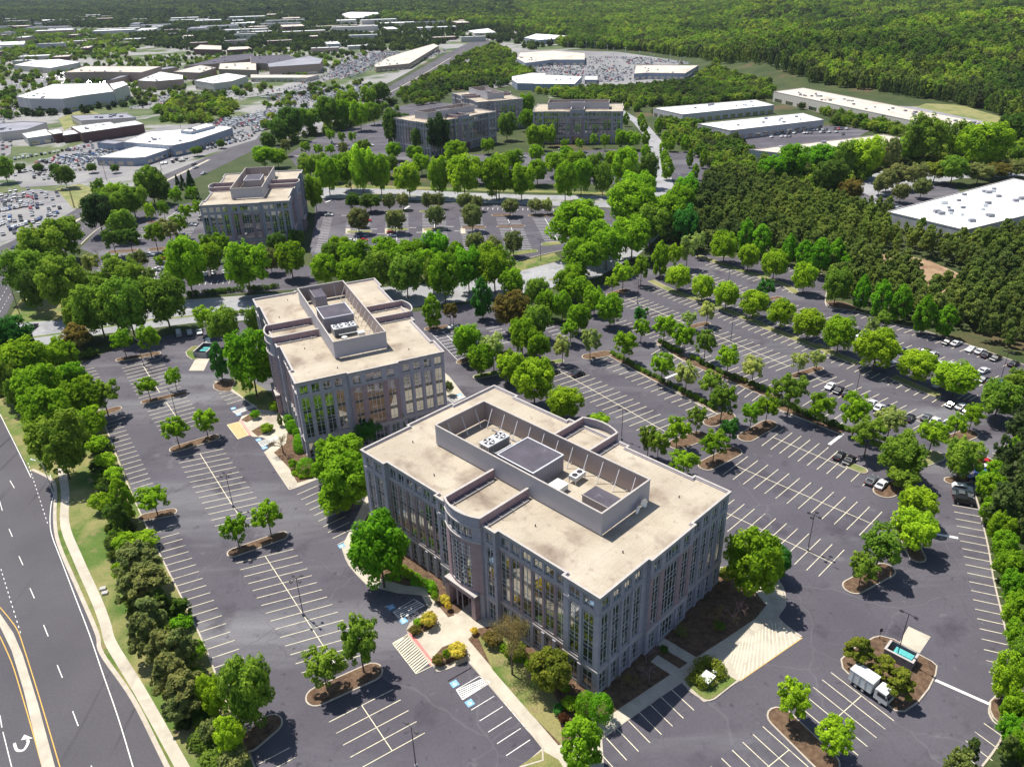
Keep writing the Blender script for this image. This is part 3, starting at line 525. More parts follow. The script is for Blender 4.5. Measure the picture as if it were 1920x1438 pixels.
for t, l, wd, mtl in (('T1',[(600,400),(830,510),(1080,600),(1340,690),(1560,780)],3.4,'drylawn'),('T5',[(-420,520),(-200,620)],3.4,'drylawn'),('T1',[(1560,780),(1850,890)],3.4,'drylawn'),('T2',[(160,900),(520,1040),(900,1190)],3.4,'drylawn'),('T2',[(900,1190),(1250,1330)],3.4,'drylawn'),('T5',[(440,880),(780,1020),(960,1090)],3.4,'drylawn'),
   ('T1',[(1130,120),(1330,190),(1560,270),(1900,370)],3.4,'drylawn'),('T2',[(80,330),(230,380),(430,450),(560,540)],3.4,'drylawn'),('T1',[(700,1080),(960,1260),(1330,1400)],3.0,'mulch'),('T4',[(120,250),(480,400),(900,580),(1060,640)],3.0,'mulch'),('T3',[(860,390),(1200,570),(1520,740)],2.6,'mulch'),('T3',[(1590,760),(1917,940)],2.6,'mulch'),('T4',[(0,590),(250,700),(400,790)],2.6,'mulch'),('T4',[(1050,720),(1450,880),(1720,990),(1800,1020)],3.2,'mulch')):
    ISL.append(1); e = .003*(len(ISL) % 20); m = MB(); strip(m, smooth_line([W(p(t,*c_)) for c_ in l]), wd, 0, 0, .11+e); strip(m, smooth_line([W(p(t,*c_)) for c_ in l]), wd-.5, .11, 1, .15+e)
    o = m.build('planting_island', [mt['kerb'], mt[mtl]]); o['kind'] = 'structure'
# ---------------------------------------------------------------- office buildings
def wall_face(mb, a, b, nrm, z0, z1, openings, depth, mfun):
    """wall from a to b (2D, outward normal nrm) with rectangular openings [(s0,s1,z0,z1)] and their reveals"""
    L = math.hypot(b[0]-a[0], b[1]-a[1]); d = ((b[0]-a[0])/L, (b[1]-a[1])/L)
    xs = sorted({0.0, L} | {o[0] for o in openings} | {o[1] for o in openings}); zs = sorted({z0, z1, *mfun.cuts} | {o[2] for o in openings} | {o[3] for o in openings})
    zs = [z for z in zs if z0 <= z <= z1]
    pt = lambda s, z, k=0.0: (a[0]+d[0]*s-nrm[0]*k, a[1]+d[1]*s-nrm[1]*k, z)
    for i in range(len(xs)-1):
        for j in range(len(zs)-1):
            cx, cz = (xs[i]+xs[i+1])/2, (zs[j]+zs[j+1])/2
            if any(o[0] < cx < o[1] and o[2] < cz < o[3] for o in openings): continue
            mb.poly([pt(xs[i], zs[j]), pt(xs[i+1], zs[j]), pt(xs[i+1], zs[j+1]), pt(xs[i], zs[j+1])], mfun(cz))
    for s0, s1, q0, q1 in openings:
        k = depth if q1-q0 > .5 else .2; mm = mfun((q0+q1)/2)
        mb.poly([pt(s0,q0), pt(s0,q0,k), pt(s0,q1,k), pt(s0,q1)], mm); mb.poly([pt(s1,q0,k), pt(s1,q0), pt(s1,q1), pt(s1,q1,k)], mm)
        mb.poly([pt(s0,q0), pt(s1,q0), pt(s1,q0,k), pt(s0,q0,k)], 2); mb.poly([pt(s0,q1,k), pt(s1,q1,k), pt(s1,q1), pt(s0,q1)], mm)
class MF:
    def __init__(s, mid): s.mid = mid; s.cuts = [5.3, 5.9, 18.2]
    def __call__(s, z):
        if s.mid and 5.9 < z < 18.2: return 1
        if s.mid and z < 5.3 and s.mid > 1: return 1
        return 0
ZT, ZM, ZB = (19.0, 21.3), (6.3, 17.9), (0.5, 4.7)
def win_mesh(w_, h, kind):
    """glass sheet, white bars and pale sill; local x along the wall, y outward"""
    m = MB(); m.box(-w_/2, w_/2, -.03, .0, 0, h, 0)
    def bar(x0, x1, z0, z1, t=.07): m.box(x0, x1, .0, t, z0, z1, 1)
    n = 2 if w_ < 3 else 4
    for i in range(1, n): x = -w_/2+w_*i/n; bar(x-.04, x+.04, 0, h, .07)
    if kind == 'top': zs = [.42]
    elif kind == 'mid': zs = [.9, 3.0, 3.9, 4.9, 7.0, 7.9, 8.9, 10.9]
    else: zs = [.9, 2.4]
    for z in zs:
        if z < h: bar(-w_/2, w_/2, z-.026, z+.026, .05)
    bar(-w_/2, -w_/2+.06, 0, h); bar(w_/2-.06, w_/2, 0, h); bar(-w_/2, w_/2, h-.06, h)
    if kind == 'mid':
        for z in (3.0, 7.0): m.box(-w_/2, w_/2, .0, .05, z+.04, z+.86, 2)
    return m.build('window', [mt['glass'], mt['frame'], mt['greenglass']], mesh_only=True)
mt['greenglass'] = plain('spandrel_glass', (.05,.055,.055), .12, .8)
WM = {}
def wmesh(w_, kind):
    k = (round(w_, 2), kind)
    if k not in WM: WM[k] = win_mesh(w_, {'top': 2.3, 'mid': 11.6, 'low': 4.2}[kind], kind)
    return WM[k]
FRONT = [(-24.6,-19.6,'c'), (-32.3,-19.6,'s')]
def seglist():
    f = []   # (a, b, [(offset, width)], mid flag)
    b6 = [2.733*(i+.5) for i in range(6)]
    for sy in (-1, 1):
        S = []
        S.append(((-32.3,-19.6), (-24.6,-19.6), [(2.3,2.3), (5.35,2.3)], 0))
        S.append(((-24.6,-19.6), (-24.6,-18.7), [], 0)); S.append(((-24.6,-18.7), (-8.2,-18.7), [(x,2.2) for x in b6], 2)); S.append(((-8.2,-18.7), (-8.2,-19.6), [], 0))
        S.append(((-8.2,-19.6), (-5,-19.6), [(1.6,1.8)], 0)); S.append(((-5,-19.6), (-5,-20.1), [], 0))
        S.append(((5,-20.1), (5,-19.6), [], 0)); S.append(((5,-19.6), (8.2,-19.6), [(1.6,1.8)], 0)); S.append(((8.2,-19.6), (8.2,-18.7), [], 0))
        S.append(((8.2,-18.7), (24.6,-18.7), [(x,2.2) for x in b6], 2)); S.append(((24.6,-18.7), (24.6,-19.6), [], 0)); S.append(((24.6,-19.6), (32.3,-19.6), [(2.35,2.3), (5.4,2.3)], 0))
        S.append(((32.3,-19.6), (32.3,-6.5), [(1.75,2.0),(4.7,2.0),(7.65,2.0),(10.6,2.0)], 0)); S.append(((32.3,-6.5), (33.0,-6.5), [], 0))
        S.append(((33.0,-6.5), (33.0,6.5), [(2.0,2.0),(6.5,4.2),(11.0,2.0)], 1)); S.append(((33.0,6.5), (32.3,6.5), [], 0))
        S.append(((32.3,6.5), (32.3,19.6), [(2.5,2.0),(5.45,2.0),(8.4,2.0),(11.35,2.0)], 0))
        if sy > 0: S = [((-a[0],-a[1]), (-b[0],-b[1]), w_, q) for a, b, w_, q in S]
        f += S
    return f
OUT = [(-32.3,-19.6),(-24.6,-19.6),(-24.6,-18.7),(-8.2,-18.7),(-8.2,-19.6),(8.2,-19.6),(8.2,-18.7),(24.6,-18.7),(24.6,-19.6),(32.3,-19.6),(32.3,-6.5),(33,-6.5),(33,6.5),(32.3,6.5)]
OUT = OUT + [(-a, -b) for a, b in OUT] 
OUT = [(32.3,19.6) if False else q for q in OUT]
# close the outline properly: front, right side, back, left side
OUT = [(-32.3,-19.6),(-24.6,-19.6),(-24.6,-18.7),(-8.2,-18.7),(-8.2,-19.6),(8.2,-19.6),(8.2,-18.7),(24.6,-18.7),(24.6,-19.6),(32.3,-19.6),(32.3,-6.5),(33,-6.5),(33,6.5),(32.3,6.5),(32.3,19.6),
       (24.6,19.6),(24.6,18.7),(8.2,18.7),(8.2,19.6),(-8.2,19.6),(-8.2,18.7),(-24.6,18.7),(-24.6,19.6),(-32.3,19.6),(-32.3,6.5),(-33,6.5),(-33,-6.5),(-32.3,-6.5)]
def arcpts(sy, r_=0.0, n=6):
    R_ = 9.6+r_; h = 5.0+r_*.6; cy = 20.1-math.sqrt(9.6**2-25); A = math.asin(min(1, h/R_)); out = []
    for i in range(n+1):
        t = -A+2*A*i/n; out.append((R_*math.sin(t), -(cy+R_*math.cos(t))))
    if sy > 0: out = [(-x, -y) for x, y in out]
    return out
def ring(mb, pts, w0, w1, z0, z1, m):
    a = offset_in(pts, w0); b = offset_in(pts, w1); n = len(a)
    for i in range(n):
        j = (i+1) % n
        for q in ([(*a[i],z0),(*a[j],z0),(*a[j],z1),(*a[i],z1)], [(*b[j],z0),(*b[i],z0),(*b[i],z1),(*b[j],z1)], [(*a[i],z1),(*a[j],z1),(*b[j],z1),(*b[i],z1)], [(*a[j],z0),(*a[i],z0),(*b[i],z0),(*b[j],z0)]): mb.poly(q, m)
def opn_for(w_, L):
    o = []
    for c_, ww in w_: o += [(c_-ww/2, c_+ww/2, *ZT), (c_-ww/2, c_+ww/2, *ZM), (c_-ww/2, c_+ww/2, *ZB)]
    return o
def office(name, loc, rz, label, group, eq):
    root = empty(name, (loc[0], loc[1], 0), rz); tag(root, label, 'office building', group)
    wl = MB(); stuffwin = MB(); kids = []
    for a, b, w_, q in seglist():
        L = math.hypot(b[0]-a[0], b[1]-a[1]); nrm = ((b[1]-a[1])/L, -(b[0]-a[0])/L)
        wall_face(wl, a, b, nrm, 0, 22.3, opn_for(w_, L), .32, MF(q))
        vis = (a[1] < -18 and b[1] < -18) or (a[0] > 31 and b[0] > 31); ang = math.atan2(b[1]-a[1], b[0]-a[0])
        for c_, ww in w_:
            for kind, z in (('top', ZT[0]), ('mid', ZM[0]), ('low', ZB[0])):
                px_, py_ = a[0]+(b[0]-a[0])/L*c_-nrm[0]*.3, a[1]+(b[1]-a[1])/L*c_-nrm[1]*.3
                if vis: put('window', wmesh(ww, kind), root, (px_, py_, z), ang+math.pi if False else ang, (1, -1, 1) if True else (1,1,1))
                else: kids.append((px_, py_, z, ang, ww, kind))
    # windows of the far faces: one part
    for px_, py_, z, ang, ww, kind in kids:
        T = Matrix.Translation((px_, py_, z)) @ Matrix.Rotation(ang, 4, 'Z'); h = {'top': 2.3, 'mid': 11.6, 'low': 4.2}[kind]
        stuffwin.box(-ww/2, ww/2, .0, .03, 0, h, 0, T); stuffwin.box(-.05, .05, -.09, 0, 0, h, 1, T)
        for zz in ([.42] if kind == 'top' else [.9,2.4] if kind == 'low' else [.9,3,3.9,4.9,7,7.9,8.9,10.9]): stuffwin.box(-ww/2, ww/2, -.07, 0, zz-.035, zz+.035, 1, T)
    o = stuffwin.build('window', [mt['glass'], mt['frame']], root); o['kind'] = 'stuff'
    # curved central bays
    for sy in (-1, 1):
        ap = arcpts(sy); bays = MB(); gl = MB()
        for i in range(6):
            a, b = ap[i], ap[i+1]; L = math.hypot(b[0]-a[0], b[1]-a[1]); nrm = ((b[1]-a[1])/L, -(b[0]-a[0])/L)
            op = []
            if 0 < i < 5:
                op = [(.06, L-.06, *ZT), (.03 if i > 1 else .5, L-.03 if i < 4 else L-.5, 6.9, 17.4), (.001, L-.001, .0, 4.9)]
                op[2] = (.001, L-.001, .01, 4.9)
            mf = MF(1 if i in (0, 5) or True else 0); wall_face(wl, a, b, nrm, 0, 24.0, op, .3 if i else .1, mf)
            T = Matrix.Translation((a[0]-nrm[0]*.28, a[1]-nrm[1]*.28, 0)) @ Matrix.Rotation(math.atan2(b[1]-a[1], b[0]-a[0]), 4, 'Z')
            if 0 < i < 5:
                gl.box(0, L, 0, .03, 6.9, 17.4, 0, T); gl.box(0, L, 0, .03, 19, 21.3, 0, T)
                for zz in np.arange(7.6, 17.4, 1.02): gl.box(0, L, -.08, 0, zz-.05, zz+.05, 1, T)
                for xx in (.0, L/2): gl.box(xx-.05, xx+.05, -.1, 0, 6.9, 17.4, 1, T); gl.box(xx-.05, xx+.05, -.1, 0, 19, 21.3, 1, T)
                gl.box(0, L, -.07, 0, 19.5, 19.58, 1, T)
        gl.build('curved_window', [mt['glass'], mt['frame']], root)
        yb = -16.3 if sy < 0 else 16.3; dm = MB(); dm.box(-3.4, 3.4, min(yb, yb+.1), max(yb, yb+.1), .02, 4.9, 0)
        for x in (-3.3,-1.7,0,1.7,3.3): dm.box(x-.06, x+.06, yb-.08 if sy < 0 else yb+.1, yb if sy < 0 else yb+.18, .02, 4.9, 1)
        for z in (2.4, 3.6): dm.box(-3.4, 3.4, yb-.07 if sy < 0 else yb+.1, yb if sy < 0 else yb+.17, z-.05, z+.05, 1)
        dm.build('door', [mt['glass'], mt['frame']], root)
        y1 = sy*16.2; pm = MB(); s_ = sy
        for x in (-3.45, 3.45): pm.box(x-.25, x+.25, min(s_*16.2, s_*20.6), max(s_*16.2, s_*20.6), .01, 4.95, 0)
        pm.box(-3.7, 3.7, min(s_*16.2, s_*20.5), max(s_*16.2, s_*20.5), 4.95, 5.2, 0)
        fy0, fy1 = sorted((s_*20.75, s_*21.9)); pm.box(-4.3, -3.2, fy0, fy1, 0, 5.6, 0); pm.box(3.2, 4.3, fy0, fy1, 0, 5.6, 0); pm.box(-4.3, 4.3, fy0, fy1, 5.1, 6.0, 0); pm.box(-4.42, 4.42, fy0-.06, fy1+.06, 6.0, 6.22, 1)
        pm.build('entrance_portal', [mt['mauve'], mt['trim']], root)
    wl.build('wall', [mt['stone'], mt['mauve'], mt['trim']], root)
    tr = MB(); ring(tr, OUT, -.38, .22, 22.3, 22.58, 0); ring(tr, OUT, -.14, .2, 5.3, 5.72, 0); ring(tr, OUT, -.08, .2, 18.2, 18.5, 1); ring(tr, OUT, -.18, .25, 21.75, 22.0, 0)
    for a, b, w_, q in seglist():
        L = math.hypot(b[0]-a[0], b[1]-a[1]); ang = math.atan2(b[1]-a[1], b[0]-a[0]); 
        T = Matrix.Translation((a[0], a[1], 0)) @ Matrix.Rotation(ang, 4, 'Z')
        for c_, ww in w_:
            for z in (ZT[0],): tr.box(c_-ww/2-.12, c_+ww/2+.12, -.16, .2, z-.22, z-.01, 0, T)
            tr.box(c_-ww/2-.1, c_+ww/2+.1, -.10, .1, ZT[1]+.02, ZT[1]+.14, 1, T)
        xs = [c_-ww/2 for c_, ww in w_]
        if len(w_) > 1:   # square piers of the ground floor
            e = sorted([(w_[i][0]+w_[i][1]/2+w_[i+1][0]-w_[i+1][1]/2)/2 for i in range(len(w_)-1)])
            for x in e: tr.box(x-.36, x+.36, -.30, .0-.003, 0, 5.3, 1, T)
            if not q:
                for x in e: tr.box(x-.28, x+.28, -.16, .0-.003, 5.72, 18.2, 1, T)
    for sy in (-1, 1):
        for a, b, z0, z1, k, mm in ((0,0,24.0,24.2,.12,0),(0,0,18.3,18.6,.2,0),(0,0,21.7,21.95,.16,0)):
            ap = arcpts(sy, k); bp = arcpts(sy, -.28)
            for i in range(6):
                q = [ap[i], ap[i+1], bp[i+1], bp[i]]; tr.prism(q, z0, z1, mm)
    tr.build('cornice', [mt['trim'], mt['stone']], root)
    rf = MB(); rf.prism(offset_in(OUT, .1), 21.9, 22.05, 0, 0)
    ring(rf, OUT, .0, .45, 22.05, 22.3, 1)
    for sy in (-1, 1):
        ap = arcpts(sy, -.05); rf.prism([(q[0], q[1]) for q in ap]+[(ap[-1][0], sy*18.0), (ap[0][0], sy*18.0)], 22.06, 22.1, 0, 0)
    rf.build('roof', [mt['roof'], mt['stone']], root)
    # raised walls flanking the central bays
    for sy in (-1, 1):
        for x in (-4.75, 4.75):
            m = MB(); y0, y1 = sorted((sy*7.3, sy*20.2)); m.box(x-.22, x+.22, y0, y1, 22.06, 24.0, 0); m.box(x-.25, x+.25, y0, y1, 24.0, 24.14, 1)
            for k in range(4): yy = y0+1.5+k*3; m.box(x-1.5 if x*1 > 0 or True else x, x+1.5, yy-.06, yy+.06, 22.5, 22.62, 1)
            m.box(x+.7, x+1.2, y0+.5, y1-1, 22.06, 22.4, 1)
            m.build('raised_parapet', [mt['mauve'], mt['trim']], root)
    sc = MB(); a = [(-22.5,-7.15),(22.5,-7.15),(22.5,7.15),(-22.5,7.15)]; ins = offset_in(a, .25)
    for i in range(4):
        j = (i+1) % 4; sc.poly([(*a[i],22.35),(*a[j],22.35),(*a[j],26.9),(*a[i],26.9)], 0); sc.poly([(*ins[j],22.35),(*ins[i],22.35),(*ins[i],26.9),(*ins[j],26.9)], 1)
        sc.poly([(*a[j],22.35),(*a[i],22.35),(*ins[i],22.35),(*ins[j],22.35)], 3)
    ring(sc, a, -.12, .36, 26.9, 27.12, 2)
    for x in np.arange(-21, 22, 3.5):
        for y in (-6.8, 6.8): sc.box(x-.1, x+.1, y-.1, y+.1, 22.06, 22.5, 2)
    scr = sc.build('roof_screen', [mt['screen'], mt['screen_in'], mt['trim'], mt['void']], root)
    for x in np.arange(-19.5, 21, 3.9):
        for sy in (-1, 1):
            if sy < 0 and (int(x) % 2): continue
            b = MB(); b.tube((x, sy*6.75, 26.3), (x, sy*4.9, 22.1), .09, .09, 4, 0); b.build('brace', mt['frame'], scr)
    for y in (-4, 0, 4):
        for sx in (-1, 1): b = MB(); b.tube((sx*22.1, y, 26.3), (sx*20.3, y, 22.1), .09, .09, 4, 0); b.build('brace', mt['frame'], scr)
    pent = eq.get('pent', (-5.9, 4.0, -5.1, 3.8, 25.9)); m = MB(); m.box(*pent[:4], 22.07, pent[4], 0, mt=1); m.build('penthouse', [mt['penthouse'], mt['darkroof']], root); tr = MB(); ring(tr, [(pent[0],pent[2]),(pent[1],pent[2]),(pent[1],pent[3]),(pent[0],pent[3])], -.08, .25, pent[4]-.1, pent[4]+.12, 0)
    tr.build('penthouse_cap', mt['frame'], root)
    if 'box' in eq:
        for bx in eq['box']: m = MB(); m.box(*bx[:4], 22.07, bx[4], 0, mt=1); m.box(bx[0]-.1, bx[1]+.1, bx[2]-.14, bx[2]-.02, bx[4]-.02, bx[4]+.2, 2); m.build('plant_room', [mt['penthouse'], mt['darkroof'], mt['trim']], root)
    dr = MB()
    for x, y in eq.get('vents', [(-27,-10),(28,-8),(12,-13),(26,12),(-14,-15),(-28,3)]):
        dr = MB(); dr.tube((x,y,22.0), (x,y,22.5), .12, .12, 6, 0); dr.build('roof_vent', mt['dark'], root)
    for y, x0, x1 in ((5.2,-18,-2),(-5.9,6,20)):
        pm = MB(); pm.tube((x0,y,22.4),(x1,y,22.4),.11,.11,6,0)
        for xx in np.arange(x0, x1, 2.5): pm.box(xx-.1, xx+.1, y-.25, y+.25, 22.06, 22.3, 0)
        pm.build('roof_pipe', mt['steel'], root)
    return root
YB = -0.7922
B1 = office('office_building', (4.387, 130.819), YB, 'grey stone office block nearest the camera with pale ribbed screen on its gravel roof', 'grey stone office blocks of the office park', dict(box=[(13.9,19.9,-2.2,1.8,24.3)]))
B2 = office('office_building', (-49.326, 209.048), -1.1395, 'grey office block second nearest, beside the dumpster lawn, dark tall plant room on its roof', 'grey stone office blocks of the office park', dict(pent=(-6.3,3.2,-5.2,3.4,26.0), box=[(-21.2,-14.2,-3.7,-.2,26.2)]))
B3 = office('office_building', (-123.0, 383.0), R(-82.6), 'grey office block standing alone near the curving main road, left of the far bays', 'grey stone office blocks of the office park', dict(pent=(-12,0,-5,3,25.5), vents=[(-25,-10),(-28,8)]))
B4 = office('office_building', (-43.3, 592.3), R(44.8), 'far grey office block half hidden by two dark trees, turned edge on', 'grey stone office blocks of the office park', dict())
B5 = office('office_building', (-15.3, 688.0), R(-68.6), 'farthest grey office block, rising behind the one with two dark trees', 'grey stone office blocks of the office park', dict())
B6 = office('office_building', (55.2, 609.4), R(-8.1), 'far grey office block with its long face square to the camera', 'grey stone office blocks of the office park', dict())
def on(b, x, y, z=22.06, rz=0.0):
    Mx = Matrix.Translation(b.location) @ Matrix.Rotation(b.rotation_euler.z, 4, 'Z'); v = Mx @ Vector((x, y, z)); return v, b.rotation_euler.z+rz
# ---------------------------------------------------------------- rooftop plant (stands on the roofs)
mt['coil'] = plain('dark_coil', (.16,.17,.19), .6); mt['unit'] = plain('pale_unit_casing', (.66,.68,.68), .5)
def chiller(b, x, y, sx, sy, h, nf, label, rz=0.0):
    v, r_ = on(b, x, y, rz=rz); t = empty('rooftop_chiller', v, r_); tag(t, label, 'rooftop chiller', 'rooftop chillers')
    m = MB(); m.box(-sx/2+.15, sx/2-.15, -sy/2+.15, sy/2-.15, .35, h-.25, 0); m.box(-sx/2, sx/2, -sy/2, sy/2, h-.25, h, 1)
    for i in range(7): xx = -sx/2+.05+i*(sx-.1)/6; m.box(xx-.05, xx+.05, -sy/2, -sy/2+.1, .1, h-.25, 1); m.box(xx-.05, xx+.05, sy/2-.1, sy/2, .1, h-.25, 1)
    m.build('casing', [mt['coil'], mt['unit']], t)
    for k in range(nf):
        yy = (k-(nf-1)/2)*sy/nf; f = MB(); n = 20; rr = min(sx, sy/nf)*.43
        ringp = [(rr*math.cos(2*math.pi*i/n), yy+rr*math.sin(2*math.pi*i/n)) for i in range(n)]; f.prism(ringp, h+.0, h+.22, 0, cap=False); f.prism([(q[0]*.999, yy+(q[1]-yy)*.97) for q in ringp], h, h+.03, 1)
        for i in range(5):
            a = 2*math.pi*i/5; f.poly([(.1*math.cos(a), yy+.1*math.sin(a), h+.14),(rr*.9*math.cos(a), yy+rr*.9*math.sin(a), h+.14),(rr*.9*math.cos(a+.55), yy+rr*.9*math.sin(a+.55), h+.17),(.1*math.cos(a+.9), yy+.1*math.sin(a+.9), h+.16)], 2)
        f.build('fan', [mt['unit'], mt['void'], mt['frame']], t)
    pm = MB(); pm.tube((sx/2,-sy*.3,1.0),(sx/2+.9,-sy*.3,1.0),.16,.16,8,0); pm.tube((sx/2+.9,-sy*.3-.1,1.0),(sx/2+.9,sy*.45,1.0),.16,.16,8,0); pm.tube((sx/2+.9,sy*.45,1.0),(sx/2,sy*.45,1.0),.16,.16,8,0)
    pm.build('pipe', mt['unit'], t)
chiller(B1, -11.9, .0, 2.8, 6.4, 2.7, 2, 'pale two fan chiller inside the roof screen of the nearest office block')
chiller(B2, 7.0, -.6, 3.4, 6.6, 2.6, 2, 'two fan chiller in front of the dark plant room on the second office block')
for x, y, lb in ((8.1, 3.2, 'small two fan condenser on a frame against the ribbed screen'),):
    v, r_ = on(B1, x, y, rz=R(3)); t = empty('condenser', v, r_); tag(t, lb, 'condenser')
    m = MB(); m.box(-.9,.9,-1.6,1.6,.8,1.7,0); m.build('casing', mt['unit'], t)
    for k in (-.75,.75):
        m = MB(); m.prism([(.6*math.cos(a), k+.6*math.sin(a)) for a in np.linspace(0, 6.1, 14)], 1.7, 1.76, 0); m.build('fan', mt['dark'], t)
    for sx in (-.8,.8):
        for sy in (-1.5,1.5): m = MB(); m.box(sx-.06,sx+.06,sy-.06,sy+.06,0,.8,0); m.build('leg', mt['frame'], t)
v, r_ = on(B1, 7.6, -1.8); t = empty('air_handler', v, r_); tag(t, 'white box air handler beside the dark roofed penthouse on the nearest roof', 'air handler')
m = MB(); m.box(-1.3,1.3,-1.35,1.35,.2,1.4,0); m.build('casing', mt['unit'], t); m = MB(); m.box(-1.4,1.4,-1.45,1.45,1.4,1.5,0); m.build('lid', mt['white'], t)
v, r_ = on(B2, 12.6, .5); t = empty('air_handler', v, r_); tag(t, 'white drum and box unit at the near end of the second roof', 'air handler')
m = MB(); m.tube((0,-2.5,0),(0,-2.5,1.5),.8,.8,12,0); m.build('drum', mt['unit'], t); m = MB(); m.box(-2.6,-1.0,1.8,3.6,0,1.3,0); m.build('casing', mt['unit'], t)
def dish(b, x, y, z, rz, r, lb):
    v, r0 = on(b, x, y, z); t = empty('satellite_dish', v, r0+rz); tag(t, lb, 'satellite dish', 'satellite dishes on the roof screen')
    m = MB(); n = 18
    for i in range(n):
        a0, a1 = 2*math.pi*i/n, 2*math.pi*(i+1)/n
        for k in range(3):
            q0, q1 = k/3, (k+1)/3; f = lambda q, a: (.55+.35*q*q*r, q*r*math.cos(a), .3+q*r*math.sin(a)); m.poly([f(q0,a0), f(q1,a0), f(q1,a1), f(q0,a1)])
    m.build('reflector', mt['white'], t); m = MB(); m.tube((0,0,.3),(1.3,0,.4),.05,.03,6); m.build('feed_arm', mt['frame'], t)
dish(B1, 22.62, 4.2, 23.6, R(-8), .85, 'upper white satellite dish on the end wall of the roof screen'); dish(B1, 22.62, 2.2, 22.9, R(10), .85, 'lower left white satellite dish on the end wall of the roof screen'); dish(B1, 22.62, 4.9, 22.5, R(0), .5, 'smallest satellite dish beside the wall foot of the roof screen')
# ---------------------------------------------------------------- far buildings
ROOFPX = []
def far_building(name, roof_px, h, wall, roof, label, group=None, win=0, units=0, zb=0, pts=None):
    pts = pts or [tuple(W(q, h)) for q in roof_px]; cx = sum(q[0] for q in pts)/len(pts); cy = sum(q[1] for q in pts)/len(pts)
    t = empty(name, (cx, cy, zb)); tag(t, label, 'building', group); loc = [(q[0]-cx, q[1]-cy) for q in pts]
    a = sum(loc[i-1][0]*loc[i][1]-loc[i][0]*loc[i-1][1] for i in range(len(loc))); loc = loc if a > 0 else loc[::-1]
    ROOFPX.append([tuple(q) for q in proj(np.array([(q[0], q[1], h) for q in pts]))])
    m = MB(); m.prism(loc, -1, h-.25, 0, cap=False); m.build('wall', mt[wall], t)
    b = bmesh.new(); vs = [b.verts.new((q[0], q[1], h-.3)) for q in loc]; f = b.faces.new(vs); bmesh.ops.triangulate(b, faces=b.faces[:]); me = bpy.data.meshes.new('roof'); b.to_mesh(me); b.free(); me.materials.append(mt[roof]); put('roof', me, t)
    m = MB(); ring(m, loc, -.15, .35, h-.3, h+.15, 0); m.build('parapet', mt['trim' if roof != 'greyroof' else 'greyroof'], t)
    if win:
        for i in range(len(loc)):
            a_, b_ = loc[i], loc[(i+1)%len(loc)]; L = math.hypot(b_[0]-a_[0], b_[1]-a_[1]); nrm = ((b_[1]-a_[1])/L, -(b_[0]-a_[0])/L)
            toward = nrm[0]*(-(cx+a_[0]))+nrm[1]*(-(cy+a_[1]))
            if toward < 0 or L < 12: continue
            n = int(min(win, L/7)); T = Matrix.Translation((a_[0], a_[1], 0)) @ Matrix.Rotation(math.atan2(b_[1]-a_[1], b_[0]-a_[0]), 4, 'Z')
            for k in range(n):
                w_ = MB(); c_ = L*(k+.5)/n; w_.box(c_-L/n*.32, c_+L/n*.32, -.06, .1, .4, min(3.2, h*.55), 0, T); w_.build('window', mt['glass'], t)
    if units:
        rg = random.Random(int(cx*7+cy)); 
        for k in range(units):
            u, v = rg.uniform(.08,.92), rg.uniform(.15,.85); q = loc
            x = (1-u)*(1-v)*q[0][0]+u*(1-v)*q[1][0]+u*v*q[2][0]+(1-u)*v*q[-1][0]; y = (1-u)*(1-v)*q[0][1]+u*(1-v)*q[1][1]+u*v*q[2][1]+(1-u)*v*q[-1][1]; s = rg.uniform(.7, 1.5)
            m = MB(); m.box(x-s, x+s, y-s*.7, y+s*.7, h-.29, h+s*.75, 0); m.build('rooftop_unit', mt['steel' if rg.random() < .3 else 'greyroof'], t)
    return t
far_building('warehouse', [(1664,397),(1810,431.7),(2010,383),(1985,352),(1900,335)], 9, 'warewall', 'whiteroof', 'large white roofed warehouse at the right edge behind the pine wood', units=26)
far_building('warehouse', [(1280,215),(1452,197.5),(1415,187.5),(1225,203)], 7, 'warewall', 'whiteroof', 'upper of two long white roofed units beyond the pine wood', 'long white roofed units', win=12, units=9)
far_building('warehouse', [(1370,245),(1545,225),(1505,212.5),(1308,232.5)], 7, 'warewall', 'whiteroof', 'lower of two long white roofed units, beside a small car park', 'long white roofed units', win=12, units=9)
far_building('warehouse', [(1405,281),(1485,290),(1708,262.5),(1655,252.5)], 7, 'warewall', 'tanroof', 'tan roofed unit half sunk behind bright green trees', units=16)
far_building('warehouse', [(1451,172),(1841,254),(1889,239),(1505,165)], 9, 'tanwall', 'tanroof', 'very long tan roofed warehouse below the grass slope', win=14, units=34)
def fp(t, *q): return [P(t, *a) for a in q]
far_building('dealership', fp('F4',(35,440),(100,475),(300,450),(545,450),(545,400),(300,380),(60,395)), 7, 'bluewall', 'tanroof', 'tan roofed showroom at the back of the car yard by the dark wood edge', win=5, units=8)
far_building('dealership', fp('F4',(150,630),(470,632),(525,575),(230,562)), 8, 'bluewall', 'whiteroof', 'white roofed block in front of the far car yard', win=5, units=3)
far_building('dealership', fp('F4',(0,600),(40,626),(150,628),(260,552),(150,548),(0,575)), 7, 'bluewall', 'whiteroof', 'white roofed wing joined to the block before the far car yard', units=2)
far_building('dealership', fp('F4',(915,555),(1010,548),(1300,552),(1400,492),(930,490)), 7, 'bluewall', 'tanroof', 'wide showroom with white front at the right end of the car yard', win=6, units=6)
far_building('service_block', fp('F4',(545,600),(640,600),(640,572),(550,572)), 5, 'bluewall', 'whiteroof', 'small white block between the two car yard buildings', win=2)
far_building('dealership', fp('F1',(920,545),(1290,572),(1440,540),(1740,440),(1690,425),(1110,468)), 8, 'bluewall', 'whiteroof', 'long white roofed blue grey car dealership beside the main road', 'the dealership by the main road', win=8, units=6)
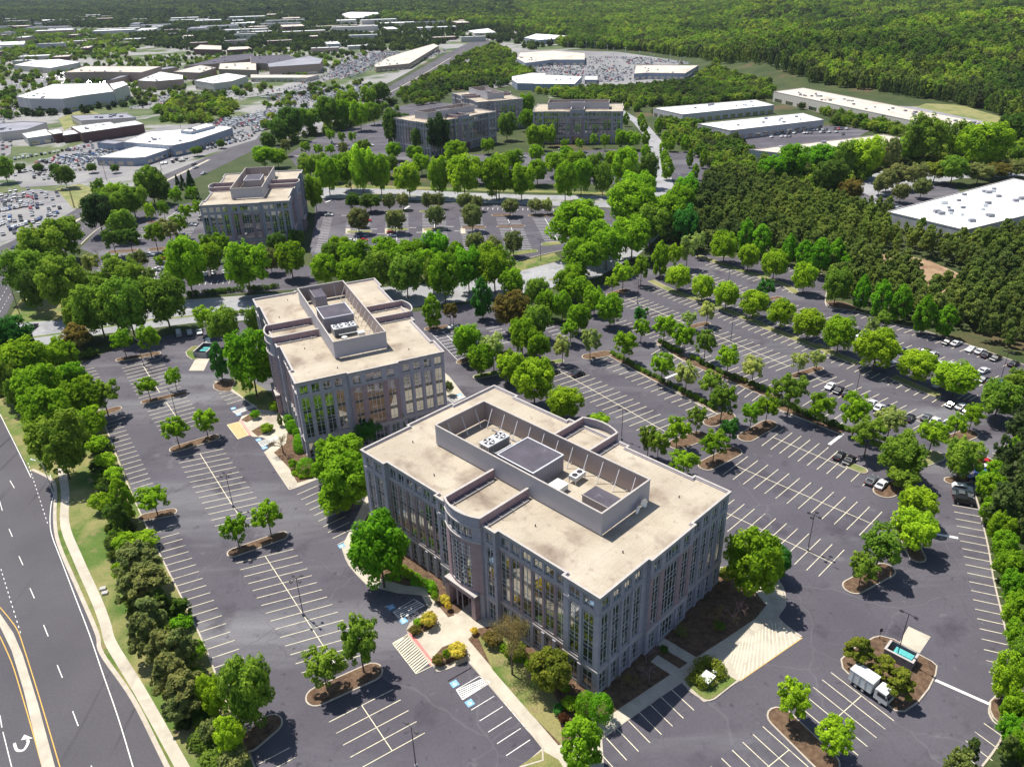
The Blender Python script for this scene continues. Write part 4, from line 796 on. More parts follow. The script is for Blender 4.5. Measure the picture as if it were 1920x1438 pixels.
far_building('showroom', fp('F1',(720,660),(1000,665),(1090,658),(1290,590),(1290,572),(1040,572)), 5.5, 'bluewall', 'whiteroof', 'low angular showroom with glass front at the dealership corner', 'the dealership by the main road', win=9)
far_building('workshop', fp('F1',(1350,460),(1430,468),(1610,420),(1540,405)), 10, 'bluewall', 'whiteroof', 'raised white roofed workshop at the back of the dealership', units=3)
far_building('workshop', fp('F1',(725,550),(860,560),(950,540),(800,528)), 6, 'bluewall', 'greyroof', 'small grey roofed block at the left of the dealership')
far_building('shop', fp('F1',(165,482),(205,518),(400,490),(340,448)), 6, 'warewall', 'whiteroof', 'small white roofed shop by a patch of lawn', win=3)
far_building('shop', fp('F1',(400,487),(470,477),(440,448),(350,458)), 7, 'brick', 'whiteroof', 'brick shop with raised white roof joining two white roofed shops', win=2)
far_building('shop', fp('F1',(470,497),(610,478),(560,455),(475,462)), 6, 'brick', 'whiteroof', 'narrow brick shop between taller white roofed ones')
far_building('shop', fp('F1',(530,430),(610,477),(910,434),(820,395)), 8, 'brick', 'whiteroof', 'dark brick store with broad white roof left of the dealership', units=4)
far_building('shop', fp('F1',(850,408),(910,432),(1075,410),(1010,385)), 8, 'brick', 'whiteroof', 'dark brick wing at the end of the white roofed store')
far_building('shop', fp('F1',(530,347),(605,387),(1018,362),(940,330)), 7, 'tanwall', 'greyroof', 'grey roofed building behind the dark brick store', units=8, win=4)
far_building('shop', fp('F1',(-60,470),(0,475),(200,452),(350,400),(180,392),(-60,410)), 7, 'tanwall', 'greyroof', 'grey brown roofed building cut by the left edge', units=5)
far_building('department_store', fp('F1',(120,205),(215,220),(470,222),(600,200),(850,168),(800,105),(400,112)), 13, 'warewall', 'whiteroof', 'big angular white department store at left', win=4, units=6)
far_building('mall_wing', fp('F1',(850,155),(960,115),(920,90),(820,110)), 14, 'tanwall', 'whiteroof', 'tall white block joined to the white department store', win=2)
far_building('mall_wing', fp('F2',(480,545),(770,540),(1060,545),(1210,500),(640,498)), 12, 'mallwall', 'tanroof', 'brown walled department store with flat tan roof', win=4, units=8)
far_building('mall_wing', fp('F2',(1030,605),(1160,612),(1370,595),(1370,565),(1200,540)), 10, 'mallwall', 'whiteroof', 'white roofed mall entrance wing', units=5)
far_building('mall_wing', fp('F2',(1455,605),(1600,628),(1740,610),(1855,572),(1700,550)), 10, 'tanwall', 'whiteroof', 'white roofed mall wing with pinkish walls', win=3, units=4)
far_building('mall_wing', fp('F2',(1300,540),(1500,548),(1620,510),(1500,490)), 9, 'mallwall', 'tanroof', 'low tan roofed link of the mall', units=4)
far_building('mall_wing', fp('F2',(800,610),(1000,560),(1330,505),(1280,500),(950,550)), 8, 'mallwall', 'greyroof', 'long narrow grey roofed mall passage')
far_building('mall_wing', fp('F2',(1380,500),(1600,480),(1900,440),(1900,400),(1700,420)), 9, 'mallwall', 'darkroof', 'dark roofed mall hall with white skylights', units=5)
far_building('mall_wing', fp('F2',(1640,520),(1920,528),(1920,465),(1650,478)), 9, 'mallwall', 'tanroof', 'tan roofed block of the mall beside its dark hall', units=5)
far_building('mall_wing', fp('F3',(-40,470),(100,478),(300,440),(240,412),(-40,425)), 10, 'mallwall', 'darkroof', 'dark roofed mall block with dark red parapet', units=3)
far_building('mall_wing', fp('F3',(95,505),(480,480),(500,445),(400,420),(290,440),(90,478)), 12, 'mallwall', 'greyroof', 'grey brown walled anchor store with white portal', win=3)
far_building('parking_deck', fp('F3',(-40,585),(380,585),(470,565),(-40,560)), 5, 'tanwall', 'tanroof', 'long low parking deck in front of the mall', win=9)
far_building('strip_mall', fp('F3',(885,490),(900,505),(1150,478),(1370,345),(1330,330),(1100,395),(990,430)), 7, 'mallwall', 'tanroof', 'long strip mall following the main road', units=10, win=10)
far_building('shop', fp('F3',(1590,232),(1640,250),(1800,245),(1740,215)), 8, 'tanwall', 'whiteroof', 'white roofed store where the main road bends away', units=3)
far_building('shop', fp('F3',(640,110),(700,140),(930,125),(930,95),(700,92)), 7, 'tanwall', 'whiteroof', 'big pale store far off before the dark wood', units=4)
far_building('apartments', fp('F2',(1450,370),(1660,375),(1660,345),(1500,338)), 9, 'brick', 'tanroof', 'red brick apartments with orange tiled roof beyond the mall', 'red brick apartments')
far_building('apartments', fp('F2',(1700,378),(1890,368),(1860,350),(1720,355)), 8, 'brick', 'tanroof', 'lower red brick apartments right of the orange roofed ones', 'red brick apartments')
far_building('shop', fp('F2',(100,490),(380,512),(600,470),(440,445),(250,455)), 8, 'tanwall', 'whiteroof', 'long white store beyond the left car park', units=4)
far_building('shop', fp('F2',(-30,340),(180,335),(190,310),(-30,318)), 8, 'tanwall', 'whiteroof', 'pale store at the far left edge', units=2)
far_building('shop', fp('F4',(90,285),(200,302),(410,290),(410,270),(180,255)), 8, 'bluewall', 'whiteroof', 'blue grey block beyond the far car yards', units=3)
far_building('shop', fp('F4',(250,190),(440,190),(450,178),(270,174)), 7, 'tanwall', 'whiteroof', 'thin white roofed store deep in the trees')
far_building('shop', fp('F4',(860,185),(950,195),(985,178),(880,172)), 7, 'tanwall', 'whiteroof', 'lone white building inside the far wood')
far_building('house', fp('F7',(1615,250),(1640,250),(1655,200),(1630,185)), 10, 'tanwall', 'greyroof', 'pale house among the trees of the wooded hill')
WORLD_B = [np.array([o.location.x, o.location.y]) for o in C.objects if o.get('category') in ('building', 'office building')]
NB0 = len(WORLD_B); rg = random.Random(5); k = 0; cand = []
tries = 0
while k < 95 and tries < 12000:
    tries += 1
    x, y = rg.uniform(-30, 900), (rg.uniform(32, 66) if k < 60 else rg.uniform(60, 128))
    if y > 84 and x > 700 or (y > 100 and x > 200) or (x > 600 and y > 60 and k < 60): continue
    c0 = W((x, y)); big = 1.75 if k < 60 else .85; w_, d_ = rg.uniform(22, 70)*big, rg.uniform(14, 32)*big; th = rg.choice([.2, .25, -1.3])+rg.uniform(-.1,.1)
    if any(math.hypot(c0[0]-q[0], c0[1]-q[1]) < (100 if i < NB0 else (95 if k < 60 else 50)) for i, q in enumerate(WORLD_B)): continue
    WORLD_B.append(c0); cand.append((x, c0, w_, d_, th)); k += 1
def ordw(n):
    o1 = 'first second third fourth fifth sixth seventh eighth ninth tenth eleventh twelfth thirteenth fourteenth fifteenth sixteenth seventeenth eighteenth nineteenth'.split()
    if n < 20: return o1[n-1]
    t, u = divmod(n, 10); tn = {2:'twent',3:'thirt',4:'fort',5:'fift',6:'sixt',7:'sevent',8:'eight',9:'ninet'}[t]
    return tn+'ieth' if u == 0 else tn+'y-'+o1[u-1]
cand.sort(key=lambda c_: c_[0])
for n_, (x, c0, w_, d_, th) in enumerate(cand):
    e = np.array([math.cos(th), math.sin(th)]); f = np.array([-e[1], e[0]])
    rf_, wl_, ds = rg.choice([('whiteroof','tanwall','white roofed'),('whiteroof','mallwall','brown walled white roofed'),('tanroof','brick','dark brick tan roofed'),('greyroof','tanwall','grey roofed'),('whiteroof','warewall','pale white roofed')])
    far_building('commercial_building', None, rg.choice([6,7,9,11]), wl_, rf_, f'{ds} low building, {ordw(n_+1)} from the left among those scattered toward the horizon', 'low buildings toward the horizon', units=2, pts=[tuple(c0+e*a*w_/2+f*b*d_/2) for a, b in ((-1,-1),(1,-1),(1,1),(-1,1))])
# ---------------------------------------------------------------- foliage meshes
def leaf_mesh(name, clumps, nleaf, size, mat, seed, inner=0.25, flat=.5, up=.35):
    """many small leaf faces on clumps [(x,y,z,r)] of a crown of about unit radius"""
    g = np.random.default_rng(seed); cs = np.array(clumps); wgt = cs[:,3]**2; idx = g.choice(len(cs), nleaf, p=wgt/wgt.sum())
    d = g.normal(size=(nleaf,3)); d /= np.linalg.norm(d, axis=1)[:,None]
    low = d[:,2] < -.3; d[low,2] *= -1 if False else .5; d /= np.linalg.norm(d, axis=1)[:,None]
    rad = cs[idx,3]*(1-inner*g.random(nleaf)**1.5); c = cs[idx,:3]+d*rad[:,None]
    cen = c-c.mean(0); cen /= (np.linalg.norm(cen, axis=1)[:,None]+1e-6)
    n = d*.55+cen*.35+np.array([0,0,up])+g.normal(size=(nleaf,3))*flat; n /= np.linalg.norm(n, axis=1)[:,None]
    a = np.cross(n, g.normal(size=(nleaf,3))); a /= np.linalg.norm(a, axis=1)[:,None]; b = np.cross(n, a)
    s = size*(.6+.8*g.random(nleaf))[:,None]; a *= s; b *= s*.72
    v = np.stack([c-a, c-b*.9+a*.1, c+a, c+b*.9-a*.1], 1).reshape(-1,3)
    me = bpy.data.meshes.new(name); me.vertices.add(len(v)); me.vertices.foreach_set('co', v.ravel().astype(np.float32))
    me.loops.add(len(v)); me.loops.foreach_set('vertex_index', np.arange(len(v), dtype=np.int32)); me.polygons.add(nleaf)
    me.polygons.foreach_set('loop_start', np.arange(0, len(v), 4, dtype=np.int32)); me.polygons.foreach_set('loop_total', np.full(nleaf, 4, dtype=np.int32))
    ct = g.random(len(cs)); t = np.clip(.5*ct[idx]+.5*g.random(nleaf), 0, 1); at = me.attributes.new('tint', 'FLOAT', 'FACE'); at.data.foreach_set('value', t.astype(np.float32))
    me.materials.append(mat); me.update(); me.validate(); return me
def crown_clumps(seed, kind):
    g = random.Random(seed); out = []
    def add(x, y, z, r): out.append((x, y, z, r))
    if kind == 'round':
        for i in range(95):
            u = g.uniform(-.85, 1); a = g.uniform(0, 6.28); q = math.sqrt(max(0, 1-u*u)); k = g.uniform(.62, .88); add(q*math.cos(a)*k, q*math.sin(a)*k, u*k, g.uniform(.11, .24))
        for i in range(6): add(g.uniform(-.3,.3), g.uniform(-.3,.3), g.uniform(-.3,.4), .5)
    elif kind == 'broad':
        for i in range(120):
            u = g.uniform(-.9, 1); a = g.uniform(0, 6.28); q = math.sqrt(max(0, 1-u*u)); k = g.uniform(.5, .9)*(1+.12*math.sin(3*a+seed)); add(q*math.cos(a)*k, q*math.sin(a)*k, u*k, g.uniform(.09, .23))
        for i in range(6): add(g.uniform(-.35,.35), g.uniform(-.35,.35), g.uniform(-.4,.4), .42)
    elif kind == 'tall':
        for i in range(95):
            z = g.uniform(-.95, 1); w_ = (1-max(0, z)**1.6)*(.55+.45*min(1, (z+1)*1.2)); a = g.uniform(0, 6.28); k = g.uniform(.45, .8)*w_; add(math.cos(a)*k, math.sin(a)*k, z*.88, g.uniform(.09, .21))
    elif kind == 'light':
        for i in range(80):
            u = g.uniform(-.8, 1); a = g.uniform(0, 6.28); q = math.sqrt(max(0, 1-u*u)); k = g.uniform(.25, .88); add(q*math.cos(a)*k, q*math.sin(a)*k, u*k, g.uniform(.10, .21))
    elif kind == 'pine':
        for i in range(60):
            z = g.uniform(-.9, 1); w_ = (1-.65*max(0, z))*(.7+.3*g.random()); a = g.uniform(0, 6.28); k = g.uniform(.25, .85)*w_; add(math.cos(a)*k, math.sin(a)*k, z*.9, g.uniform(.09, .2))
    elif kind == 'cone':
        for i in range(40):
            z = g.uniform(-1, .95); w_ = (1-z)/2; a = g.uniform(0, 6.28); add(math.cos(a)*w_*.75, math.sin(a)*w_*.75, z, .14+.2*w_)
    elif kind == 'shrub':
        for i in range(22):
            u = g.uniform(-.2, 1); a = g.uniform(0, 6.28); q = math.sqrt(max(0, 1-u*u)); add(q*math.cos(a)*.72, q*math.sin(a)*.72, u*.72, g.uniform(.2, .34))
        add(0, 0, 0, .7)
    elif kind == 'ball':
        add(0, 0, 0, .97); 
        for i in range(30):
            u = g.uniform(-.6, 1); a = g.uniform(0, 6.28); q = math.sqrt(max(0, 1-u*u)); add(q*math.cos(a)*.8, q*math.sin(a)*.8, u*.8, .17)
    return out
NL = dict(round=10500, broad=11500, tall=8500, light=5600, pine=5500, cone=2200, shrub=1800, ball=4200)
SZ = dict(round=.052, broad=.052, tall=.054, light=.056, pine=.062, cone=.075, shrub=.09, ball=.05)
CM = {k: [leaf_mesh(k+'_crown', crown_clumps(10*i+3, k), NL[k], SZ[k], mt['leaf'], i+1, inner=.5 if k in ('light','pine') else .35, flat=.42 if k != 'pine' else .7) for i in range(3 if k in ('round','broad','light','pine','tall') else 1)] for k in NL}
def trunk_mesh(seed, limbs, spread=.55, top=.3):
    """unit-height trunk with limbs: z 0..1 up to the crown centre, limbs reach into the crown"""
    g = random.Random(seed); m = MB(); m.tube((0,0,0), (.01,.01,.55), .036, .026, 7, 0, False); m.tube((.01,.01,.55), (.0,.0,1.0+top), .026, .008, 6, 0)
    for i in range(limbs):
        a = 6.28*i/limbs+g.uniform(-.4,.4); z0 = g.uniform(.45,.8); e = (math.cos(a)*spread*g.uniform(.6,1), math.sin(a)*spread*g.uniform(.6,1), z0+g.uniform(.25,.6)); m.tube((0,0,z0), e, .016, .006, 5, 0)
        f = (e[0]*1.3+g.uniform(-.1,.1), e[1]*1.3+g.uniform(-.1,.1), e[2]+g.uniform(.05,.25)); m.tube(e, f, .006, .003, 4, 0)
    return m.build('trunk', mt['bark'], mesh_only=True)
TM = [trunk_mesh(i, 7) for i in range(3)]
LC = {'y': (.255,.45,.025), 'g': (.19,.37,.02), 'm': (.17,.31,.035), 'd': (.095,.19,.03), 'dd': (.06,.12,.035), 'p': (.31,.43,.12), 'o': (.19,.26,.035), 'ol': (.20,.26,.085), 'br': (.23,.20,.05), 'v': (.135,.35,.018), 'dg': (.06,.22,.035), 'bare': (.25,.21,.09), 'red': (.11,.045,.025), 'yl': (.72,.62,.10)}
for k_ in ('y','g','m','d','p','o','v','dg','ol'): LC[k_] = (LC[k_][0]*1.28, LC[k_][1]*1.18, LC[k_][2]*1.2)
NT = [0]
CR = dict(round=.3, broad=.38, tall=.3, light=.68, pine=.6, cone=.05, shrub=.0, ball=.0)
def tree_at(x, y, Rr, Ch, kind, col, label, group, name='tree', cb=None, cat='tree'):
    NT[0] += 1; i = NT[0]; g = random.Random(i*13); clear = CR[kind]*Rr if cb is None else cb
    t = empty(name, (x, y, 0), g.uniform(0, 6.28)); tag(t, label, cat, group); zc = clear+Ch
    v = CM[kind][i % len(CM[kind])]; c = put('crown', v, t, (0,0,zc), g.uniform(0,6.28), (Rr*1.04, Rr*1.04, Ch*1.03)); k = LC[col]; j = g.uniform(.85, 1.15)
    c.color = (k[0]*j*g.uniform(.92,1.08), k[1]*j, k[2]*j, 1)
    if kind not in ('shrub', 'ball'): put('trunk', TM[i % 3], t, (0,0,0), 0, (max(Rr*1.1, 2.4), max(Rr*1.1, 2.4), zc))
    return t
def px_tree(t, e, kind, col, label, group, name='tree', cat='tree'):
    cx, cy, w_, h_ = e[:4]; s = TL[t][2]; q = P(t, cx, cy); z = 5.0
    for _ in range(4):
        g = W(q, z); D = math.sqrt(g[0]**2+g[1]**2+(CH-z)**2); th = math.asin((CH-z)/D); dd = (np.array([g[0], g[1], z-CH])@FW)
        Rr = (w_/2/s)/F*dd; ee = (h_/2/s)/F*dd; c2 = ee*ee-(Rr*math.sin(th))**2; Ch = min(1.7*Rr, math.sqrt(max(c2, (.5*Rr)**2))/math.cos(th)); z = CR[kind]*Rr+Ch
    kx = {'light': 1.10, 'broad': 1.15, 'round': 1.12, 'tall': 1.15, 'pine': 1.12}.get(kind, 1.05); Rr *= kx; Ch *= kx*(1.13 if kind in ('broad','tall') else 1.02)
    return tree_at(g[0], g[1], Rr, Ch, kind, col, label, group, name, cat=cat)
ORD = 'first second third fourth fifth sixth seventh eighth ninth tenth eleventh twelfth thirteenth fourteenth fifteenth sixteenth seventeenth eighteenth nineteenth twentieth twenty-first twenty-second twenty-third twenty-fourth twenty-fifth twenty-sixth twenty-seventh twenty-eighth twenty-ninth thirtieth thirty-first thirty-second thirty-third thirty-fourth thirty-fifth'.split()
KN = dict(round='shade_tree', broad='shade_tree', tall='upright_tree', light='young_tree', pine='pine_tree', cone='conifer', shrub='shrub', ball='clipped_shrub')
def row(t, kind, col, desc, where, lst, nm=None):
    for i, e in enumerate(lst):
        k, c = (e[4] if len(e) > 4 and e[4] else kind), (e[5] if len(e) > 5 else col)
        px_tree(t, e, k, c, f'{ORD[i]} {desc} {where}', f'{desc}s {where}'.replace('from the', 'of the') if False else desc+' group '+where, nm or KN[k], 'shrub' if k in ('shrub','ball') else 'tree')
row('C5','round','y','round bright tree','from the far end, strip nearest the pine wood',[(370,275,130,130,0,'g'),(490,330,100,110),(620,365,120,130),(770,430,110,130)])
row('C5','tall','v','vivid green tree','from the far end, along the pine wood kerb',[(475,235,90,125),(550,255,110,120),(690,300,80,110),(765,325,100,105),(845,340,120,140),(925,330,110,120),(985,375,110,80),(930,480,125,145,'broad','m'),(1055,520,90,130),(1150,550,110,140),(1250,570,110,140),(1365,630,110,140),(1475,655,110,120)])
row('C5','round','y','round yellow green tree','from the far end, long strip across the upper car park',[(140,430,120,110),(260,480,110,110),(380,520,120,115),(515,560,140,120),(655,612,130,125),(790,665,150,130),(945,715,150,165),(1130,790,210,180),(1330,870,170,140),(1525,935,200,150)])
row('C5','light','p','thin young tree','from the far end, scattered on small upper car park islands',[(285,600,90,90),(195,635,80,70),(575,480,90,90,0,'dg'),(745,850,90,85),(835,835,90,80),(1105,670,70,80),(1165,640,90,80,0,'m'),(295,220,70,60),(240,255,80,100),(185,290,95,130),(125,320,80,110,0,'y')])
row('C5','light','g','leafy tree','from the far end, upper hedge strip between the bays',[(70,680,120,125),(165,720,110,120),(275,760,110,130,0,'m'),(390,830,120,120),(515,880,120,110,0,'p'),(700,1000,180,165,0,'m'),(850,1070,140,130),(1030,1100,150,180),(1090,1210,170,160,0,'m'),(1200,1150,160,140,0,'p'),(1260,1335,200,180,'broad','m')])
row('C5','light','g','leafy tree','from the far end, lower hedge strip between the bays',[(60,870,130,120),(180,915,120,120,0,'p'),(305,960,130,120,0,'m'),(360,1045,150,150,0,'m'),(585,1075,110,120),(505,1110,100,110),(235,1130,100,110,0,'m'),(135,1190,130,130),(400,1190,100,110,0,'dg'),(320,1260,150,130),(40,1260,110,130,0,'m'),(165,1350,150,110,0,'y')])
row('C5','light','y','spreading tree','from the left, islands at the right end of the rows',[(1410,1215,160,130),(1530,1165,100,110),(1610,1115,110,110,0,'g'),(1740,1050,170,150,'broad','m'),(1830,980,140,130,'broad','m'),(1555,1345,170,165,'broad','m')])
row('C4','light','g','mid green tree','from the left, islands right of the second office block',[(560,610,100,130,'tall'),(650,600,75,90,0,'br'),(810,550,110,150,'tall','dg'),(960,610,165,150,'broad','br'),(730,760,130,140,'broad','g'),(865,790,130,150,0,'p'),(805,850,120,120,'broad','g'),(935,830,80,90,0,'m'),(1080,660,130,125,'broad','m'),(1010,735,120,140,'broad','g'),(1085,780,110,120,'broad','g'),(1210,780,95,115,0,'p'),(1350,750,105,120,0,'p')])
row('C4','broad','g','full crowned tree','from the left, cluster at the campus entrance by the crossing',[(1080,510,110,115,0,'m'),(1130,570,90,110),(1210,580,90,110),(1290,640,105,115),(1250,690,100,90,'light','g'),(1290,500,110,100),(1230,470,120,110),(1370,550,90,105),(1450,600,120,120),(1270,420,110,90),(960,470,115,120)])
row('C4','broad','g','large rounded tree','from the left, big clump at the bend of the cross road',[(1290,190,265,190),(1310,340,185,150),(1430,280,190,165),(1560,90,220,180),(1560,235,180,155),(1650,180,150,150,0,'m'),(1740,130,160,150),(1800,60,130,130),(1830,190,120,150,0,'dg'),(1700,100,110,100,0,'m')])
row('C4','light','p','young tree','from the left, far corner of the upper car park',[(1515,410,110,110,0,'y'),(1605,385,90,115,0,'g'),(1700,350,95,130,'tall','g'),(1460,455,75,70,0,'y'),(1600,615,80,80,0,'dg'),(1605,685,90,90,0,'g'),(1520,760,130,125,0,'g'),(1825,730,90,110,0,'g')])
row('C4','broad','g','tall dense tree','from the left, belt behind the second office block',[(20,400,120,120),(100,290,110,100),(170,335,150,120),(330,320,150,120),(460,310,130,100),(580,285,130,115,0,'v'),(60,330,100,100,0,'m'),(160,410,130,110),(290,410,150,150,0,'m'),(380,370,120,120),(430,430,150,160,0,'m'),(520,370,120,110),(620,440,150,180),(740,400,140,170,0,'v'),(870,395,170,170),(680,320,90,90),(800,340,100,90,0,'m'),(560,430,90,130,0,'m')])
row('C4','broad','ol','olive crowned tree','from the left, across the far bays of the lone block',[(190,150,95,90),(375,150,95,85),(575,130,85,80),(760,135,90,95),(770,265,85,85),(865,290,85,85),(965,265,85,90),(170,50,70,60,'broad','d'),(250,55,100,60,'broad','d'),(345,55,60,60),(415,50,60,60),(540,50,70,60),(595,50,50,55),(720,50,75,60),(780,60,60,55),(950,80,80,60),(1075,75,65,55),(1135,75,55,55,0,'p'),(1260,80,70,50),(1330,75,60,50)])
row('C4','broad','g','bushy tree','from the left, between the two nearest blocks at the back',[(950,890,130,115,0,'y'),(1070,960,190,180,0,'y'),(1215,1065,170,135,0,'y'),(1390,1145,120,70,'shrub','y'),(1640,1240,110,130,'light','m')])
row('C3','broad','m','large tree','from the left, row between the lot and the cross road',[(390,640,130,150,0,'m'),(490,610,200,200),(640,600,185,225),(820,560,205,205),(380,720,150,110,'light','br'),(1020,630,120,110,'light','y'),(1120,680,140,145),(1275,670,80,140),(60,770,190,190,0,'dg')])
row('C3','broad','m','big tree','from the left, corner island at the road junction',[(125,420,190,190),(160,510,110,160,0,'d'),(310,480,205,210),(310,240,180,160),(200,310,210,180),(240,390,140,110)])
row('C3','broad','g','dense bright tree','from the top, belt between the main road and the lot',[(100,880,230,200),(190,1000,200,180,0,'g'),(235,1120,220,200),(60,960,120,180,0,'m'),(300,1290,250,250,0,'m'),(420,1050,180,170),(355,935,130,120,0,'v'),(310,830,145,130,0,'g'),(450,1165,140,125,0,'g'),(210,810,120,90,'shrub','d'),(90,1030,80,160,0,'m')])
row('C3','shrub','y','low bright shrub','from the top, belt beside the left hand bays',[(485,1265,110,95),(530,1345,100,85),(570,1410,95,75),(300,1160,110,100,0,'g')])
row('C3','light','g','small tree','from the top, islands of the left hand car park',[(610,745,105,110),(735,735,120,120),(735,975,110,90),(868,928,85,95),(510,1015,165,140,0,'m'),(875,1190,135,125),(1020,1145,130,120)])
row('C6','light','g','spreading green tree','from the top, islands of the near left car park',[(765,100,170,130),(1175,255,140,140),(1335,190,150,150),(1615,945,215,200,0,'m'),(1795,820,215,240,0,'m'),(1240,1080,230,290,'broad','m')])
row('C6','pine','ol','dark olive pine','from the top, thicket beside the near left bays',[(690,425,250,210),(740,520,250,200),(640,400,120,150,0,'m'),(650,560,160,160),(755,700,190,190),(720,790,190,200),(820,850,210,200),(900,860,190,190),(850,990,220,210),(930,1060,230,210),(900,1140,180,150),(610,120,120,170,'tall','g'),(900,640,120,100,0,'d'),(600,200,110,120,0,'d'),(800,620,130,120,0,'d')])
row('C6','shrub','v','bright understorey shrub','from the top, thicket beside the near left bays',[(500,120,110,100,0,'y'),(720,310,140,80,0,'y'),(570,180,100,120,0,'d'),(620,310,110,90,0,'g'),(905,720,110,90),(980,860,100,110,0,'g'),(1070,1100,130,170,'broad','y'),(1150,1300,140,160,'broad','y'),(1050,1260,110,120,0,'ol'),(1170,1400,160,110,0,'ol'),(600,460,90,90,0,'g'),(1010,1010,60,60,0,'o')])
row('C7','round','v','very bright dense tree','by the entrance of the nearest block',[(300,370,280,330)])
row('C3','broad','g','broad bright tree','left of the second block',[(1255,875,225,245,0,'v'),(1095,860,90,150,'tall','dg')])
row('V8','broad','g','deep green tree','from the left, clump between the two nearest blocks',[(1010,560,340,260,0,'g'),(1090,750,350,330,0,'g'),(900,650,150,160,0,'g'),(1215,360,190,160,0,'dg'),(990,880,250,160,0,'g')])
row('T8','tall','dg','dark upright tree','from the left, shaded gap behind the nearest roof',[(-195,1490,210,260),(-60,1370,120,90)])
row('C8','light','o','tree','from the left, near right car park islands',[(510,450,255,280,'broad','g'),(630,415,125,155,'round','dg'),(1150,340,220,200,0,'m'),(1060,445,150,140,0,'m'),(1325,135,170,150,'broad','y'),(1320,270,190,170,'broad','y'),(1040,870,170,150,'pine','o'),(1165,945,150,120,'pine','o'),(1250,1025,160,150,'pine','o'),(712,1105,180,185,0,'y'),(932,1290,195,195,0,'y'),(1270,0,150,100,'broad','m')])
row('C8','broad','g','bushy green tree','from the top, row along the right edge of the car park',[(1700,55,130,120),(1690,165,90,100),(1740,255,120,130),(1765,350,110,130),(1790,450,130,140),(1820,560,130,150,0,'v'),(1830,670,130,150),(1835,790,120,130),(1850,880,90,120,0,'m'),(1780,1010,145,200,0,'y'),(1815,1160,120,150),(1810,1270,120,130,0,'v'),(1850,1340,110,130)])
row('T6','broad','g','bushy green tree','from the top, above the parked cars at the right edge',[(1840,380,110,120),(1760,500,150,130),(1650,610,150,130),(1590,760,200,200,0,'v')])
row('C3','light','g','small round tree','from the left, bays left of the lone block',[(745,100,60,80,0,'y'),(815,88,60,80),(925,100,75,70),(990,80,60,70),(890,165,90,90),(770,215,100,110),(845,195,110,110,0,'ol'),(560,240,110,100,0,'d'),(645,235,110,100,0,'d'),(450,360,90,90,0,'p'),(560,355,90,90,0,'m'),(690,340,95,90,0,'ol'),(795,345,50,50,0,'y'),(745,425,70,90,0,'p'),(1030,260,85,90,0,'g'),(1110,265,95,110,0,'g')])
row('C3','broad','m','heavy crowned tree','from the left, around the bays of the lone block',[(490,120,145,140,0,'dd'),(560,85,130,120),(610,175,120,110),(540,40,110,80),(490,480,150,110),(630,440,170,145),(935,390,185,215,0,'g'),(1040,345,120,120,0,'g'),(1230,390,205,185,0,'g'),(1350,350,90,90,0,'ol'),(1380,270,90,90,0,'d'),(1475,240,80,70,0,'d'),(1450,350,130,130,0,'g')])
row('F1','broad','m','large tree','from the left, beside the main road near the lone block',[(870,950,170,130,0,'g'),(990,1000,200,170),(1130,880,210,190),(1200,930,140,130,0,'d'),(1320,950,110,120,'light','g'),(1440,935,90,100,'light','g'),(740,890,110,130,'light','m'),(480,810,150,110,'broad','d'),(30,760,140,130),(820,890,60,60,'light','g')])
row('F1','cone','dd','dark narrow conifer','from the left, trio beside the lone block',[(1325,840,50,130),(1365,850,60,150),(1430,870,110,190)])
row('F1','round','d','small round street tree','from the left, kerb in front of the dealership',[(150,735,75,50),(287,740,75,50),(408,738,75,50),(688,740,75,55),(860,745,65,50),(1475,612,85,55),(1652,560,65,50)])
row('F5','broad','g','dense tree','from the left, row along the far side of the access road',[(540,740,160,200),(700,700,190,190,0,'g'),(790,700,190,260,0,'y'),(930,730,150,210),(1145,760,185,190,0,'y'),(1370,750,150,220),(1560,745,250,230,0,'y'),(1820,750,210,230),(400,660,150,130,0,'m'),(640,640,140,110,0,'m'),(1000,650,120,120,0,'m'),(440,870,120,230,0,'g'),(1500,560,170,130,0,'g')])
row('F6','broad','g','dense tree','from the left, row right of centre along the access road',[(120,770,180,190),(310,780,180,190),(640,780,160,210),(760,740,150,200),(920,760,140,180,0,'m'),(1090,690,200,230,0,'y'),(1180,830,250,190,0,'g'),(1110,930,210,170,0,'g'),(430,700,150,130),(1260,690,140,190,0,'d'),(1560,830,170,150,0,'v'),(1470,920,150,130,0,'v')])
row('F6','broad','g','second rank tree','from the left, behind the tree row of the access road',[(150,640,130,120,0,'y'),(250,620,130,120),(560,640,150,120,0,'y'),(720,620,140,120),(860,660,130,140,0,'m'),(420,560,110,90),(990,620,120,120,0,'y'),(1130,600,100,120,0,'m')])
row('F6','tall','g','small upright tree','from the top, lining the drive to the far blocks',[(1095,305,55,70),(1210,310,65,75),(1230,360,70,75),(1340,355,70,90),(1390,440,75,70),(1430,485,80,80,0,'y'),(1375,520,70,80,0,'y'),(1385,590,75,80,0,'y'),(1405,675,110,120,0,'y'),(1540,485,75,90),(1575,600,60,100),(1675,605,60,100),(1615,700,65,85),(1245,550,85,80),(1245,450,70,80)])
row('F5','broad','d','dark tree','from the left, against the edge on far block',[(1030,390,150,190,0,'d'),(1230,460,120,140,0,'d'),(1375,430,170,210,0,'dd'),(1030,540,110,90,0,'g'),(1190,560,120,90,0,'g'),(1120,290,60,50)])
row('F5','broad','m','full tree','from the left, group by the farthest car park',[(260,340,170,170,0,'d'),(390,310,170,130),(180,390,150,130,0,'d'),(530,260,150,170,'broad','m'),(640,260,150,150,0,'g'),(780,280,130,150,0,'g'),(880,260,110,110),(690,160,160,110,0,'m'),(850,150,110,120),(940,110,120,110,0,'d'),(60,580,170,110,0,'g'),(160,590,130,90,0,'g'),(90,470,110,90,0,'d')])
